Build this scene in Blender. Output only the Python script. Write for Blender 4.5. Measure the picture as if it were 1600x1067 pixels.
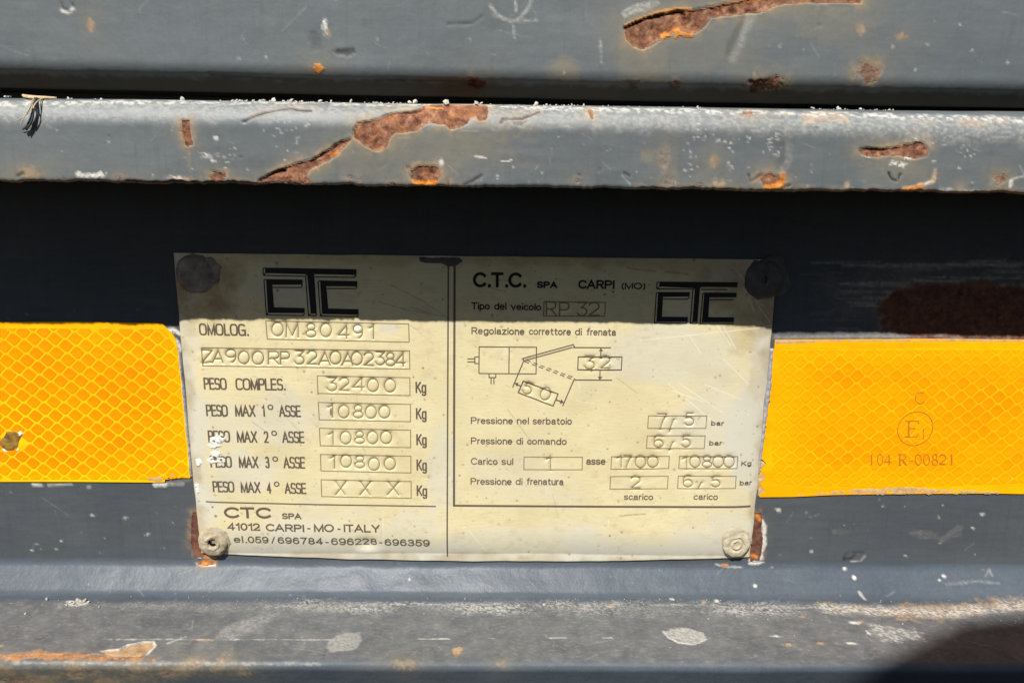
import bpy, bmesh, math, random
import numpy as np
from mathutils import Vector, Matrix

# ---------------------------------------------------------------- scene, camera, light
sc = bpy.context.scene
for o in list(bpy.data.objects):
    bpy.data.objects.remove(o)
COL = sc.collection
MM = 0.001                                            # everything below is measured in millimetres

cam_d = bpy.data.cameras.new('camera')
cam_d.sensor_width = 36.0
cam_d.lens = 28.125
cam_d.clip_start = 0.005
cam_d.clip_end = 200.0
cam = bpy.data.objects.new('camera', cam_d)
COL.objects.link(cam)
PITCH, YAW, ROLL, DIST = math.radians(14.0), 0.014, 0.013, 260.0
fw = Vector((math.sin(YAW)*math.cos(PITCH), math.cos(YAW)*math.cos(PITCH), -math.sin(PITCH)))
r0 = Vector((math.cos(YAW), -math.sin(YAW), 0.0))
u0 = r0.cross(fw)
rt = r0*math.cos(ROLL) + u0*math.sin(ROLL)
up = u0*math.cos(ROLL) - r0*math.sin(ROLL)
m3 = Matrix((rt, up, -fw)).transposed()
cam.matrix_world = Matrix.Translation(-fw*DIST*MM) @ m3.to_4x4()
sc.camera = cam
sc.render.resolution_x, sc.render.resolution_y = 1024, 682

SUN = Vector((-0.30, -1.0, 1.33)).normalized()        # direction towards the sun
ELEV = math.asin(SUN.z)
world = bpy.data.worlds.new('World')
sc.world = world
world.use_nodes = True
wn = world.node_tree
wn.nodes.clear()
sky = wn.nodes.new('ShaderNodeTexSky')
sky.sky_type = 'NISHITA'
sky.sun_disc = False
sky.sun_elevation = ELEV
sky.sun_rotation = math.atan2(SUN.x, SUN.y)
bg = wn.nodes.new('ShaderNodeBackground')
bg.inputs['Strength'].default_value = 0.05
wo = wn.nodes.new('ShaderNodeOutputWorld')
wn.links.new(sky.outputs[0], bg.inputs['Color'])
wn.links.new(bg.outputs[0], wo.inputs['Surface'])
sl = bpy.data.lights.new('sun', 'SUN')
sl.energy = 5.0
sl.angle = math.radians(0.53)
sl.color = (1.0, 0.97, 0.915)
so = bpy.data.objects.new('sun', sl)
COL.objects.link(so)
so.rotation_euler = SUN.to_track_quat('Z', 'Y').to_euler()
vs = sc.view_settings
vs.view_transform = 'Standard'
vs.look = 'None'
vs.exposure = 0.6
vs.gamma = 1.0
vs.use_curve_mapping = False

# ---------------------------------------------------------------- measured data (mm on the surfaces themselves)
DATA = {}
DATA['wear'] = {}
DATA['wear']['panel'] = [
 {'k':'P','c':'rust','p':[(27.34,247.95),(29.77,246.82),(33,245.52),(37.06,244.36),(41.13,243.5),(45.23,243.27),(50.94,242.38),(55.8,241.36),(60.6,239.74),(70.37,238.62),(87.73,239.17),(88.26,240.84),(85.46,240.9),(78.85,240.88),(72.27,241.17),(66.55,241.75),(63.38,243.2),(61.77,243.69),(58.49,243.91),(52.76,244.65),(49.48,245.02),(48.91,246.27),(47.53,247.85),(45.63,249.13),(44.3,249),(42.43,248.42),(40.9,247.83),(39.81,248.94),(37.51,249.29),(37.25,250.54),(34.21,252.48),(32.59,253.3),(30.05,252.56),(28.31,250.88),(27.73,249.03)],'seed':11,'amp':0.25,'soft':0.22,'halo':1,'hr':4},
 {'k':'P','c':'orange','p':[(36.85,249.31),(39.48,248.94),(39.22,250.04),(37.26,250.7)],'seed':12,'amp':0.2,'soft':0.2},
 {'k':'P','c':'orange','p':[(40.11,248.31),(41.4,247.82),(42.47,249.04),(45.62,248.97),(45.21,250.23),(42.86,249.96),(41.85,249.67),(40.89,250.31)],'seed':13,'amp':0.25,'soft':0.2},
 {'k':'L','c':'orange','p':[(27.83,247.63),(31.38,246.01),(36.24,244.37),(40.31,243.52),(44.43,243.59)],'w':0.35,'seed':14,'amp':0.2,'soft':0.25,'a':0.95},
 {'k':'L','c':'dark','p':[(27.52,248.1),(31.4,246.48),(33.33,245.51),(36.28,245.14),(38.22,244.49),(41.5,244.11),(42.84,244.54)],'w':0.28,'seed':15,'amp':0.1,'soft':0.18},
 {'k':'L','c':'tan','p':[(28.34,251.51),(30.06,252.72),(32.93,253.45),(36.32,251.66)],'w':0.2,'seed':16,'amp':0.1,'soft':0.2,'a':0.8},
 {'k':'L','c':'orange','p':[(50.94,242.38),(57.43,241.18),(61.5,240.63)],'w':0.25,'seed':17,'a':0.6,'amp':0.2},
 {'k':'D','c':'orange','p':[(-51.77,259.56)],'r':(1.33,1.14),'seed':18,'amp':0.6,'halo':0.9},
 {'k':'D','c':'rust','p':[(91.94,257.48)],'r':(2.85,2.85),'seed':19,'amp':1.4,'soft':1.2,'a':0.55,'halo':0.9},
 {'k':'D','c':'tan','p':[(91.9,257.16)],'r':(2.47,2.28),'seed':20,'amp':1.6,'soft':1.2,'a':0.45},
 {'k':'D','c':'tan','p':[(88.67,247)],'r':(0.95,1.14),'seed':21,'amp':0.8,'soft':0.6,'a':0.6,'halo':0.6},
 {'k':'D','c':'tan','p':[(99.59,248.96)],'r':(1.14,0.95),'seed':22,'amp':0.7,'soft':0.5,'a':0.7,'halo':0.5},
 {'k':'D','c':'rust','p':[(-10.6,262.98)],'r':(2.09,1.71),'seed':23,'amp':1,'soft':0.5,'a':0.8,'halo':0.8},
 {'k':'D','c':'rust','p':[(65.68,261.68)],'r':(3.8,1.9),'seed':24,'amp':1.5,'soft':0.5,'a':0.75,'halo':0.8},
 {'k':'D','c':'tan','p':[(65.5,260.94)],'r':(4.18,1.71),'seed':25,'amp':1.6,'soft':0.5,'a':0.55},
 {'k':'D','c':'rust','p':[(41.79,262.49)],'r':(1.52,1.14),'seed':26,'amp':0.8,'a':0.7,'halo':0.4},
 {'k':'D','c':'rust','p':[(30.75,262.35)],'r':(1.52,1.14),'seed':27,'amp':0.8,'a':0.5,'halo':0.4},
 {'k':'D','c':'halo','p':[(12.48,259.06)],'r':(3.8,3.8),'seed':28,'amp':1.5,'soft':2,'a':0.7},
 {'k':'D','c':'halo','p':[(33.56,255.95)],'r':(7.6,7.6),'seed':29,'amp':2,'soft':3,'a':0.55},
 {'k':'D','c':'halo','p':[(80.93,244.84)],'r':(11.4,5.7),'seed':30,'amp':2.5,'soft':3,'a':0.45},
 {'k':'D','c':'halo','p':[(48.31,251.72)],'r':(13.3,7.6),'seed':31,'amp':2.5,'soft':4,'a':0.35},
 {'k':'D','c':'tan','p':[(-109.36,249.99)],'r':(0.95,1.71),'seed':32,'amp':0.6,'a':0.8,'halo':0.4},
 {'k':'L','c':'pale','p':[(-116.14,247.07),(-114.72,247.35),(-113.33,246.55)],'w':0.4,'seed':33,'a':0.8},
 {'k':'L','c':'dark','p':[(-116.04,244.94),(-115.74,246.45),(-114.36,247.03)],'w':0.3,'seed':34,'a':0.7},
 {'k':'L','c':'dark','p':[(-113.45,244.89),(-113.11,246.09)],'w':0.2,'seed':35,'a':0.6},
 {'k':'D','c':'pale','p':[(-49.64,249.53)],'r':(0.57,1.52),'seed':36,'amp':0.4},
 {'k':'D','c':'tan','p':[(-48.88,250.91)],'r':(0.57,0.95),'seed':37,'amp':0.4,'a':0.8},
 {'k':'L','c':'dark','p':[(-50.26,248.77),(-49.53,250.61)],'w':0.2,'seed':38,'a':0.7},
 {'k':'D','c':'dark','p':[(-51.91,252.52)],'r':(1.52,2.28),'seed':39,'amp':1,'soft':1,'a':0.3},
 {'k':'L','c':'pale','p':[(-7.14,243.59),(-5.65,245.39),(-3.51,246.73),(-1.04,246.99),(0.92,246.03),(2.69,243.69),(3.62,241.23)],'w':0.32,'seed':40,'a':0.55,'grain':0.5},
 {'k':'L','c':'pale','p':[(-0.95,241.33),(-0.41,244.67)],'w':0.22,'seed':41,'a':0.5,'grain':0.4},
 {'k':'L','c':'pale','p':[(-6.14,245.71),(-1.53,247.15),(4.72,246.87)],'w':0.3,'seed':42,'a':0.3,'grain':0.6},
 {'k':'L','c':'pale','p':[(27.69,244.7),(31.72,243.09),(35.28,242.09)],'w':0.9,'seed':43,'a':0.45,'grain':0.6},
 {'k':'L','c':'pale','p':[(60.02,244.5),(58.16,249.96),(56.25,255.18)],'w':1,'seed':44,'a':0.22,'grain':0.5,'soft':0.8},
 {'k':'L','c':'dark','p':[(58.11,245.31),(56.19,250.31),(54.81,253.95)],'w':0.8,'seed':45,'a':0.25,'soft':0.8},
 {'k':'L','c':'pale','p':[(21.34,250.71),(21.92,256.98)],'w':0.15,'seed':46,'a':0.35,'grain':0.6},
 {'k':'L','c':'pale','p':[(-1.19,248.07),(-0.82,251.16)],'w':0.4,'seed':47,'a':0.4,'grain':0.6},
 {'k':'L','c':'dark','p':[(-17.96,248.11),(-11.72,247.83),(-8.93,245.92)],'w':0.2,'seed':48,'a':0.4},
 {'k':'L','c':'dark','p':[(-40.86,262.73),(-31.58,262.29),(-11.43,262.39)],'w':0.35,'seed':49,'a':0.7},
 {'k':'L','c':'dark','p':[(-79.97,262.09),(-68.4,262.41),(-48.4,262.72)],'w':0.4,'seed':0,'a':0.6},
 {'k':'L','c':'pale','p':[(-40.09,263.3),(-13.13,263.04)],'w':0.25,'seed':1,'a':0.2,'grain':0.5},
 {'k':'D','c':'dark','p':[(-44.46,255.48)],'r':(2.66,0.76),'seed':2,'amp':0.6,'a':0.6},
 {'k':'D','c':'pale','p':[(-72.11,257.61)],'r':(0.27,0.23),'seed':3,'amp':0.3,'a':0.5},
 {'k':'D','c':'pale','p':[(-64.99,257.15)],'r':(0.27,0.23),'seed':4,'amp':0.3,'a':0.5},
 {'k':'D','c':'pale','p':[(-36.11,252.2)],'r':(0.27,0.23),'seed':5,'amp':0.3,'a':0.5},
 {'k':'D','c':'pale','p':[(-12.21,251.71)],'r':(0.27,0.23),'seed':6,'amp':0.3,'a':0.5},
 {'k':'D','c':'pale','p':[(12.17,259.71)],'r':(0.27,0.23),'seed':7,'amp':0.3,'a':0.5},
 {'k':'D','c':'pale','p':[(30.73,252.71)],'r':(0.27,0.23),'seed':8,'amp':0.3,'a':0.5},
 {'k':'D','c':'pale','p':[(47.94,246.6)],'r':(0.27,0.23),'seed':9,'amp':0.3,'a':0.5},
 {'k':'D','c':'pale','p':[(68.31,251.63)],'r':(0.27,0.23),'seed':10,'amp':0.3,'a':0.5},
 {'k':'D','c':'pale','p':[(97.56,251.35)],'r':(0.27,0.23),'seed':11,'amp':0.3,'a':0.5},
 {'k':'D','c':'pale','p':[(106.67,250.54)],'r':(0.27,0.23),'seed':12,'amp':0.3,'a':0.5},
 {'k':'D','c':'pale','p':[(114.34,245.7)],'r':(0.27,0.23),'seed':13,'amp':0.3,'a':0.5},
 {'k':'D','c':'pale','p':[(118.63,251.87)],'r':(0.27,0.23),'seed':14,'amp':0.3,'a':0.5},
 {'k':'D','c':'pale','p':[(128.33,254.52)],'r':(0.27,0.23),'seed':15,'amp':0.3,'a':0.5},
 {'k':'D','c':'pale','p':[(104.19,256.91)],'r':(0.27,0.23),'seed':16,'amp':0.3,'a':0.5}]
DATA['wear']['lip'] = [
 {'k':'P','c':'rust','p':[(-87.21,38.03),(-84.9,38),(-84.91,41.41),(-84.66,44.33),(-86.36,44.83),(-87.36,40.96)],'seed':17,'amp':0.3,'soft':0.2,'halo':0.7,'hr':1.5},
 {'k':'L','c':'halo','p':[(-86.04,44.99),(-85.74,51.22)],'w':0.5,'seed':18,'a':0.7,'soft':0.5},
 {'k':'L','c':'pale','p':[(-86.33,36.44),(-85.9,37.85)],'w':0.7,'seed':19,'a':0.5,'grain':0.5},
 {'k':'L','c':'dark','p':[(-70.99,38.48),(-67.9,36.72),(-65.51,35.73),(-62.13,34.82),(-59.08,34.04),(-57.31,34.73),(-53.62,34.89)],'w':0.22,'seed':20,'amp':0.3,'soft':0.2},
 {'k':'L','c':'tan','p':[(-68.72,36.91),(-63.2,34.37),(-58.38,33.19),(-53.21,34.17)],'w':1.2,'seed':21,'a':0.4,'amp':0.8,'soft':0.8,'grain':0.4},
 {'k':'P','c':'rust','p':[(-68.11,53.66),(-63.55,50.95),(-59.24,49.08),(-54.99,48.04),(-50.71,46.18),(-46.76,43.69),(-43.36,42.18),(-44.76,43.82),(-46.51,45.8),(-48.25,47.3),(-51.69,49.15),(-54.44,50.5),(-55.2,52.17),(-54.27,53.66),(-57.11,54.38),(-62.14,54.2)],'seed':22,'amp':0.35,'soft':0.2,'halo':0.9,'hr':2.5},
 {'k':'L','c':'dark','p':[(-68.09,53.49),(-64.44,51.78),(-61.01,50.75)],'w':0.3,'seed':23,'soft':0.2},
 {'k':'L','c':'dark','p':[(-54.17,48.36),(-50.72,46.35),(-47.27,43.86),(-45.57,43.02)],'w':0.22,'seed':24,'soft':0.2,'a':0.8},
 {'k':'P','c':'tan','p':[(-50.21,46.18),(-47.46,44.35),(-45.6,43.83),(-46.18,45.8),(-48.24,47.14),(-49.92,47.16)],'seed':25,'amp':0.3,'soft':0.25},
 {'k':'P','c':'orange','p':[(-49.56,46.5),(-46.47,44.82),(-46.86,46.14),(-48.91,47.14)],'seed':26,'amp':0.3,'soft':0.25,'a':0.6},
 {'k':'P','c':'rust','p':[(-42.45,40.07),(-41.6,38.43),(-38.78,37.89),(-36.3,37.16),(-33.07,35.18),(-28.12,34.17),(-25.69,32.99),(-24.31,31.32),(-20.01,29.8),(-14.87,30.26),(-8.06,30.32),(-7.3,34.72),(-8.1,37.29),(-9.94,37.49),(-10.97,35.84),(-12.46,36.45),(-12.94,37.88),(-14.6,38.73),(-16.94,39.9),(-18.77,38.62),(-22.95,38.01),(-25.95,39.86),(-28.79,40.38),(-31.31,40.73),(-33.17,41.89),(-34.07,44.34),(-36.77,45.35),(-39.75,44.09),(-41.72,42.81),(-42.84,41.53)],'seed':27,'amp':0.3,'soft':0.2,'halo':1,'hr':3},
 {'k':'L','c':'dark','p':[(-42.47,40.55),(-41.6,38.26),(-38.78,37.89),(-35.97,36.97),(-34.04,35.62),(-30.59,34.69),(-28.08,34.65),(-25.46,33.86)],'w':0.25,'seed':28,'soft':0.2,'a':0.85},
 {'k':'L','c':'orange','p':[(-23.59,31.8),(-19.83,32.49)],'w':0.5,'seed':29,'amp':0.4,'a':0.8},
 {'k':'D','c':'halo','p':[(-23.83,43.4)],'r':(20.9,8.55),'seed':30,'amp':4,'soft':5,'a':0.55},
 {'k':'D','c':'halo','p':[(-41.55,47.71)],'r':(11.4,5.7),'seed':31,'amp':3,'soft':4,'a':0.45},
 {'k':'P','c':'rust','p':[(-28.14,50.18),(-25.59,49.16),(-23.39,48.8),(-20.71,49.76),(-20.05,51.41),(-21.43,53.78),(-26.53,53.85),(-27.5,52.16)],'seed':32,'amp':0.7,'soft':0.3,'halo':1,'hr':2.2},
 {'k':'L','c':'orange','p':[(-26.85,53.49),(-24.82,53.64),(-21.42,53.42)],'w':0.8,'seed':33,'amp':0.5},
 {'k':'L','c':'dark','p':[(-26.47,51.15),(-24.43,50.47),(-21.73,50.77)],'w':0.25,'seed':34,'a':0.7},
 {'k':'L','c':'tan','p':[(-28.13,49.52),(-25.41,48.5)],'w':1,'seed':35,'a':0.4,'amp':0.8},
 {'k':'L','c':'dark','p':[(-4.08,37.92),(-3.59,36.69),(-1.25,36.65),(1.26,36.62),(4.62,34.96),(5.98,33.98)],'w':0.22,'seed':36,'soft':0.2,'a':0.8},
 {'k':'P','c':'tan','p':[(-3.6,35.53),(0.43,33.56),(6.37,32.06),(5.79,35.37),(2.1,37.32),(-1.24,37.72)],'seed':37,'amp':0.8,'soft':0.6,'a':0.5,'grain':0.5},
 {'k':'D','c':'rust','p':[(-0.07,37.7)],'r':(2.28,0.95),'seed':38,'amp':1,'soft':0.7,'a':0.35},
 {'k':'P','c':'rust','p':[(18.67,33.13),(19.91,32.42),(20.21,36.33),(19.53,36.72)],'seed':39,'amp':0.4,'soft':0.4,'a':0.7,'halo':0.5},
 {'k':'P','c':'rust','p':[(90.64,43.6),(93.49,43.23),(100.2,42.49),(103.49,41.63),(105.41,40.79),(107.86,41.25),(108.66,43.37),(108.72,45.02),(105.72,45.55),(100.52,44.96),(97.09,44.84),(92.73,45.38)],'seed':40,'amp':0.6,'soft':0.35,'halo':0.9,'hr':2},
 {'k':'L','c':'dark','p':[(90.92,43.1),(96.08,43.53),(100.58,42.82)],'w':0.2,'seed':41,'a':0.6},
 {'k':'D','c':'pale','p':[(93.33,44.72)],'r':(0.95,0.57),'seed':42,'amp':0.5},
 {'k':'D','c':'pale','p':[(100.44,46.94)],'r':(0.95,0.57),'seed':43,'amp':0.5},
 {'k':'D','c':'pale','p':[(102.53,47.25)],'r':(0.95,0.57),'seed':44,'amp':0.5},
 {'k':'D','c':'pale','p':[(104.33,45.41)],'r':(0.95,0.57),'seed':45,'amp':0.5},
 {'k':'D','c':'pale','p':[(105.65,41.28)],'r':(0.95,0.57),'seed':46,'amp':0.5},
 {'k':'D','c':'halo','p':[(102.62,47.91)],'r':(9.5,4.75),'seed':47,'amp':2,'soft':3,'a':0.5},
 {'k':'L','c':'dark','p':[(99.2,49.29),(100.29,51.11),(101.87,51.43),(102.34,49.75)],'w':0.22,'seed':48,'a':0.9,'soft':0.15},
 {'k':'L','c':'tan','p':[(103.78,53.78),(106.44,53.39),(109.22,52.35),(111.34,51.48),(111.52,49.14)],'w':0.6,'seed':49,'amp':0.4},
 {'k':'L','c':'orange','p':[(104.13,53.78),(106.82,53.56),(108.41,52.69)],'w':0.7,'seed':0,'amp':0.4,'a':0.8},
 {'k':'L','c':'pale','p':[(107.72,52.7),(111.02,51.65)],'w':0.4,'seed':1,'a':0.9},
 {'k':'P','c':'rust','p':[(64.64,51.04),(67.76,49.67),(70.41,50.64),(71.22,51.97),(70.15,53.32),(66.95,53.71),(65.44,52.37)],'seed':2,'amp':0.5,'soft':0.35,'halo':0.9,'a':0.8},
 {'k':'L','c':'orange','p':[(66.71,53.19),(68.94,53.17),(70.91,52.31),(70.89,50.3)],'w':0.6,'seed':3,'amp':0.4},
 {'k':'P','c':'tan','p':[(61.54,50.75),(65.17,49.37),(67.79,50),(66.29,52.36),(62.67,52.07)],'seed':4,'amp':0.6,'soft':0.6,'a':0.45},
 {'k':'L','c':'dark','p':[(61.85,50.41),(62.49,51.91),(65.23,50.04)],'w':0.2,'seed':5,'a':0.8},
 {'k':'L','c':'dark','p':[(71.06,53.66),(73.02,52.78)],'w':0.25,'seed':6,'a':0.9},
 {'k':'D','c':'tan','p':[(52.37,46.88)],'r':(0.95,1.14),'seed':7,'amp':0.8,'soft':0.7,'a':0.7,'halo':0.7},
 {'k':'D','c':'tan','p':[(53.85,53.01)],'r':(1.9,1.14),'seed':8,'amp':1,'soft':0.5,'a':0.8,'halo':0.7},
 {'k':'D','c':'rust','p':[(39.12,46.71)],'r':(0.76,1.71),'seed':9,'amp':0.9,'soft':0.7,'a':0.4,'halo':0.6},
 {'k':'D','c':'rust','p':[(40.59,51.34)],'r':(1.52,1.71),'seed':10,'amp':1,'soft':0.8,'a':0.35,'halo':0.6},
 {'k':'D','c':'halo','p':[(34.33,45.95)],'r':(1.9,1.52),'seed':11,'amp':1,'soft':1,'a':0.6},
 {'k':'D','c':'rust','p':[(129.11,50.6)],'r':(1.52,1.52),'seed':12,'amp':0.9,'soft':0.9,'a':0.7,'halo':0.8},
 {'k':'D','c':'rust','p':[(-78.79,52.62)],'r':(1.9,1.33),'seed':13,'amp':0.7,'soft':0.3,'a':0.9,'halo':0.7},
 {'k':'D','c':'tan','p':[(-128.04,52.39)],'r':(2.66,1.33),'seed':14,'amp':1,'soft':0.6,'a':0.6,'halo':0.8},
 {'k':'L','c':'dark','p':[(-131.1,52.76),(-129.7,52.25)],'w':0.3,'seed':15,'a':0.7},
 {'k':'D','c':'pale','p':[(-113.24,53.04)],'r':(1.33,0.57),'seed':16,'amp':0.5},
 {'k':'D','c':'pale','p':[(-110.72,53.01)],'r':(1.33,0.57),'seed':17,'amp':0.5},
 {'k':'D','c':'pale','p':[(-109.34,52.66)],'r':(0.95,0.76),'seed':18,'amp':0.5},
 {'k':'D','c':'pale','p':[(-89.77,53.25)],'r':(1.52,0.38),'seed':19,'amp':0.5},
 {'k':'D','c':'pale','p':[(-114.9,52.89)],'r':(0.76,0.95),'seed':20,'amp':0.5},
 {'k':'D','c':'tan','p':[(-88.09,53.23)],'r':(2.28,0.38),'seed':21,'amp':0.5},
 {'k':'P','c':'tan','p':[(75.92,32.95),(81.29,32.06),(88.47,33.82),(87.19,36.08),(81.22,36.55),(76.42,37.69),(74.76,37.01)],'seed':22,'amp':1,'soft':0.6,'a':0.65,'grain':0.4},
 {'k':'D','c':'rust','p':[(61.37,33.31)],'r':(1.71,1.14),'seed':23,'amp':1,'soft':0.6,'a':0.7,'halo':0.6},
 {'k':'D','c':'tan','p':[(70.78,33.08)],'r':(1.52,0.95),'seed':24,'amp':0.8,'a':0.5},
 {'k':'D','c':'tan','p':[(120.32,35.95)],'r':(3.42,1.71),'seed':25,'amp':1.2,'soft':0.9,'a':0.45},
 {'k':'D','c':'halo','p':[(108.39,36.14)],'r':(1.71,1.33),'seed':26,'a':0.6},
 {'k':'D','c':'tan','p':[(128.21,34.99)],'r':(2.28,1.33),'seed':27,'amp':1,'a':0.4},
 {'k':'L','c':'pale','p':[(-137.94,34.15),(-85.52,31.8),(-42.11,29.95),(15.66,32.54),(83.47,33.38),(137.53,35.27)],'w':1.3,'seed':28,'a':0.75,'amp':0.9,'soft':0.9,'grain':0.75},
 {'k':'L','c':'pale','p':[(-137.39,36.09),(-41.48,34.43),(15.53,35.62),(82.88,36.89),(137.13,38.07)],'w':3.2,'seed':29,'a':0.3,'amp':1.5,'soft':2,'grain':0.6},
 {'k':'L','c':'pale','p':[(-48.56,31.81),(-31.71,31.63),(-26.84,29.68)],'w':1,'seed':30,'a':0.7,'grain':0.6},
 {'k':'L','c':'pale','p':[(-10.74,46.51),(-7.88,46.96)],'w':0.2,'seed':31,'a':0.7,'soft':0.15},
 {'k':'L','c':'pale','p':[(-3.99,47.57),(-2.64,47.89),(-1.29,47.37)],'w':0.2,'seed':32,'a':0.8,'soft':0.15},
 {'k':'L','c':'dark','p':[(-13.79,53.67),(-11.24,52.63),(-9.21,51.28)],'w':0.18,'seed':33,'a':0.7},
 {'k':'L','c':'dark','p':[(28.61,50.15),(30.34,50.96)],'w':0.18,'seed':34,'a':0.7},
 {'k':'L','c':'pale','p':[(28.13,50.99),(30.45,53.13)],'w':0.2,'seed':35,'a':0.5,'grain':0.4},
 {'k':'L','c':'pale','p':[(132.37,51.56),(132.9,50.55),(135.51,49.68)],'w':0.2,'seed':36,'a':0.6},
 {'k':'D','c':'pale','p':[(132.26,51.9)],'r':(0.47,0.95),'seed':37,'amp':0.3},
 {'k':'D','c':'tan','p':[(88.44,52.6)],'r':(0.76,0.95),'seed':38,'amp':0.3,'a':0.9},
 {'k':'D','c':'pale','p':[(-78.55,42.79)],'r':(0.57,0.57),'seed':39,'amp':0.3},
 {'k':'D','c':'pale','p':[(-80.88,47.05)],'r':(1.52,0.57),'seed':40,'amp':0.7,'a':0.8,'grain':0.4},
 {'k':'D','c':'pale','p':[(-79.65,48.51)],'r':(0.57,0.38),'seed':41,'amp':0.4,'a':0.8},
 {'k':'D','c':'pale','p':[(-19.68,48.1)],'r':(0.57,0.76),'seed':42,'amp':0.2},
 {'k':'D','c':'pale','p':[(-62.37,40.08)],'r':(0.34,0.13),'seed':43,'amp':0.2,'a':0.514,'soft':0.2},
 {'k':'D','c':'pale','p':[(-60.39,38.6)],'r':(0.19,0.26),'seed':44,'amp':0.2,'a':0.494,'soft':0.2},
 {'k':'D','c':'pale','p':[(-60.02,45.73)],'r':(0.23,0.25),'seed':45,'amp':0.2,'a':0.635,'soft':0.2},
 {'k':'D','c':'pale','p':[(-54.09,33.3)],'r':(0.33,0.14),'seed':46,'amp':0.2,'a':0.515,'soft':0.2},
 {'k':'D','c':'pale','p':[(-62.33,38.46)],'r':(0.28,0.14),'seed':47,'amp':0.2,'a':0.479,'soft':0.2},
 {'k':'D','c':'pale','p':[(-65.92,40.68)],'r':(0.33,0.17),'seed':48,'amp':0.2,'a':0.392,'soft':0.2},
 {'k':'D','c':'pale','p':[(-61.52,41.31)],'r':(0.33,0.21),'seed':49,'amp':0.2,'a':0.406,'soft':0.2},
 {'k':'D','c':'pale','p':[(-57.6,43.69)],'r':(0.28,0.2),'seed':0,'amp':0.2,'a':0.389,'soft':0.2},
 {'k':'D','c':'pale','p':[(-57.56,39.93)],'r':(0.19,0.19),'seed':1,'amp':0.2,'a':0.436,'soft':0.2},
 {'k':'D','c':'pale','p':[(-62.19,38.04)],'r':(0.33,0.27),'seed':2,'amp':0.2,'a':0.442,'soft':0.2},
 {'k':'D','c':'pale','p':[(-54.22,38.9)],'r':(0.33,0.21),'seed':3,'amp':0.2,'a':0.582,'soft':0.2},
 {'k':'D','c':'pale','p':[(-61.55,40.68)],'r':(0.22,0.28),'seed':4,'amp':0.2,'a':0.457,'soft':0.2},
 {'k':'D','c':'pale','p':[(-61.53,41.18)],'r':(0.21,0.25),'seed':5,'amp':0.2,'a':0.354,'soft':0.2},
 {'k':'D','c':'pale','p':[(-59.93,40.55)],'r':(0.33,0.15),'seed':6,'amp':0.2,'a':0.345,'soft':0.2},
 {'k':'D','c':'pale','p':[(-62.78,36.42)],'r':(0.2,0.2),'seed':7,'amp':0.2,'a':0.343,'soft':0.2},
 {'k':'D','c':'pale','p':[(-54.85,39.48)],'r':(0.29,0.13),'seed':8,'amp':0.2,'a':0.526,'soft':0.2},
 {'k':'D','c':'pale','p':[(-65.9,33.61)],'r':(0.22,0.22),'seed':9,'amp':0.2,'a':0.502,'soft':0.2},
 {'k':'D','c':'pale','p':[(-53.16,37.11)],'r':(0.19,0.13),'seed':10,'amp':0.2,'a':0.443,'soft':0.2},
 {'k':'D','c':'pale','p':[(-64.97,35.6)],'r':(0.28,0.2),'seed':11,'amp':0.2,'a':0.48,'soft':0.2},
 {'k':'D','c':'pale','p':[(-62.79,44.7)],'r':(0.26,0.13),'seed':12,'amp':0.2,'a':0.367,'soft':0.2},
 {'k':'D','c':'pale','p':[(-57.13,42.25)],'r':(0.3,0.2),'seed':13,'amp':0.2,'a':0.442,'soft':0.2},
 {'k':'D','c':'pale','p':[(-57.36,43.11)],'r':(0.21,0.16),'seed':14,'amp':0.2,'a':0.453,'soft':0.2},
 {'k':'D','c':'pale','p':[(-58.99,35.77)],'r':(0.31,0.22),'seed':15,'amp':0.2,'a':0.323,'soft':0.2},
 {'k':'D','c':'pale','p':[(-58.65,40.56)],'r':(0.32,0.18),'seed':16,'amp':0.2,'a':0.496,'soft':0.2},
 {'k':'D','c':'pale','p':[(-63.27,42.08)],'r':(0.29,0.22),'seed':17,'amp':0.2,'a':0.488,'soft':0.2},
 {'k':'D','c':'pale','p':[(-60.72,47.97)],'r':(0.17,0.27),'seed':18,'amp':0.2,'a':0.63,'soft':0.2},
 {'k':'D','c':'pale','p':[(69.24,45.27)],'r':(0.27,0.25),'seed':19,'amp':0.2,'a':0.34,'soft':0.2},
 {'k':'D','c':'pale','p':[(67.38,43.16)],'r':(0.33,0.16),'seed':20,'amp':0.2,'a':0.628,'soft':0.2},
 {'k':'D','c':'pale','p':[(61.27,40.91)],'r':(0.31,0.28),'seed':21,'amp':0.2,'a':0.546,'soft':0.2},
 {'k':'D','c':'pale','p':[(68.69,41.29)],'r':(0.29,0.18),'seed':22,'amp':0.2,'a':0.618,'soft':0.2},
 {'k':'D','c':'pale','p':[(66.09,41.34)],'r':(0.3,0.13),'seed':23,'amp':0.2,'a':0.616,'soft':0.2},
 {'k':'D','c':'pale','p':[(68.18,39.65)],'r':(0.27,0.25),'seed':24,'amp':0.2,'a':0.521,'soft':0.2},
 {'k':'D','c':'pale','p':[(66.47,42.06)],'r':(0.21,0.18),'seed':25,'amp':0.2,'a':0.41,'soft':0.2},
 {'k':'D','c':'pale','p':[(68.6,41.18)],'r':(0.32,0.22),'seed':26,'amp':0.2,'a':0.571,'soft':0.2},
 {'k':'D','c':'pale','p':[(60.56,40.51)],'r':(0.17,0.22),'seed':27,'amp':0.2,'a':0.326,'soft':0.2},
 {'k':'D','c':'pale','p':[(65.17,44.5)],'r':(0.24,0.27),'seed':28,'amp':0.2,'a':0.326,'soft':0.2},
 {'k':'D','c':'pale','p':[(69.77,43.28)],'r':(0.31,0.17),'seed':29,'amp':0.2,'a':0.446,'soft':0.2},
 {'k':'D','c':'pale','p':[(66.61,43.19)],'r':(0.29,0.24),'seed':30,'amp':0.2,'a':0.36,'soft':0.2},
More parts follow.
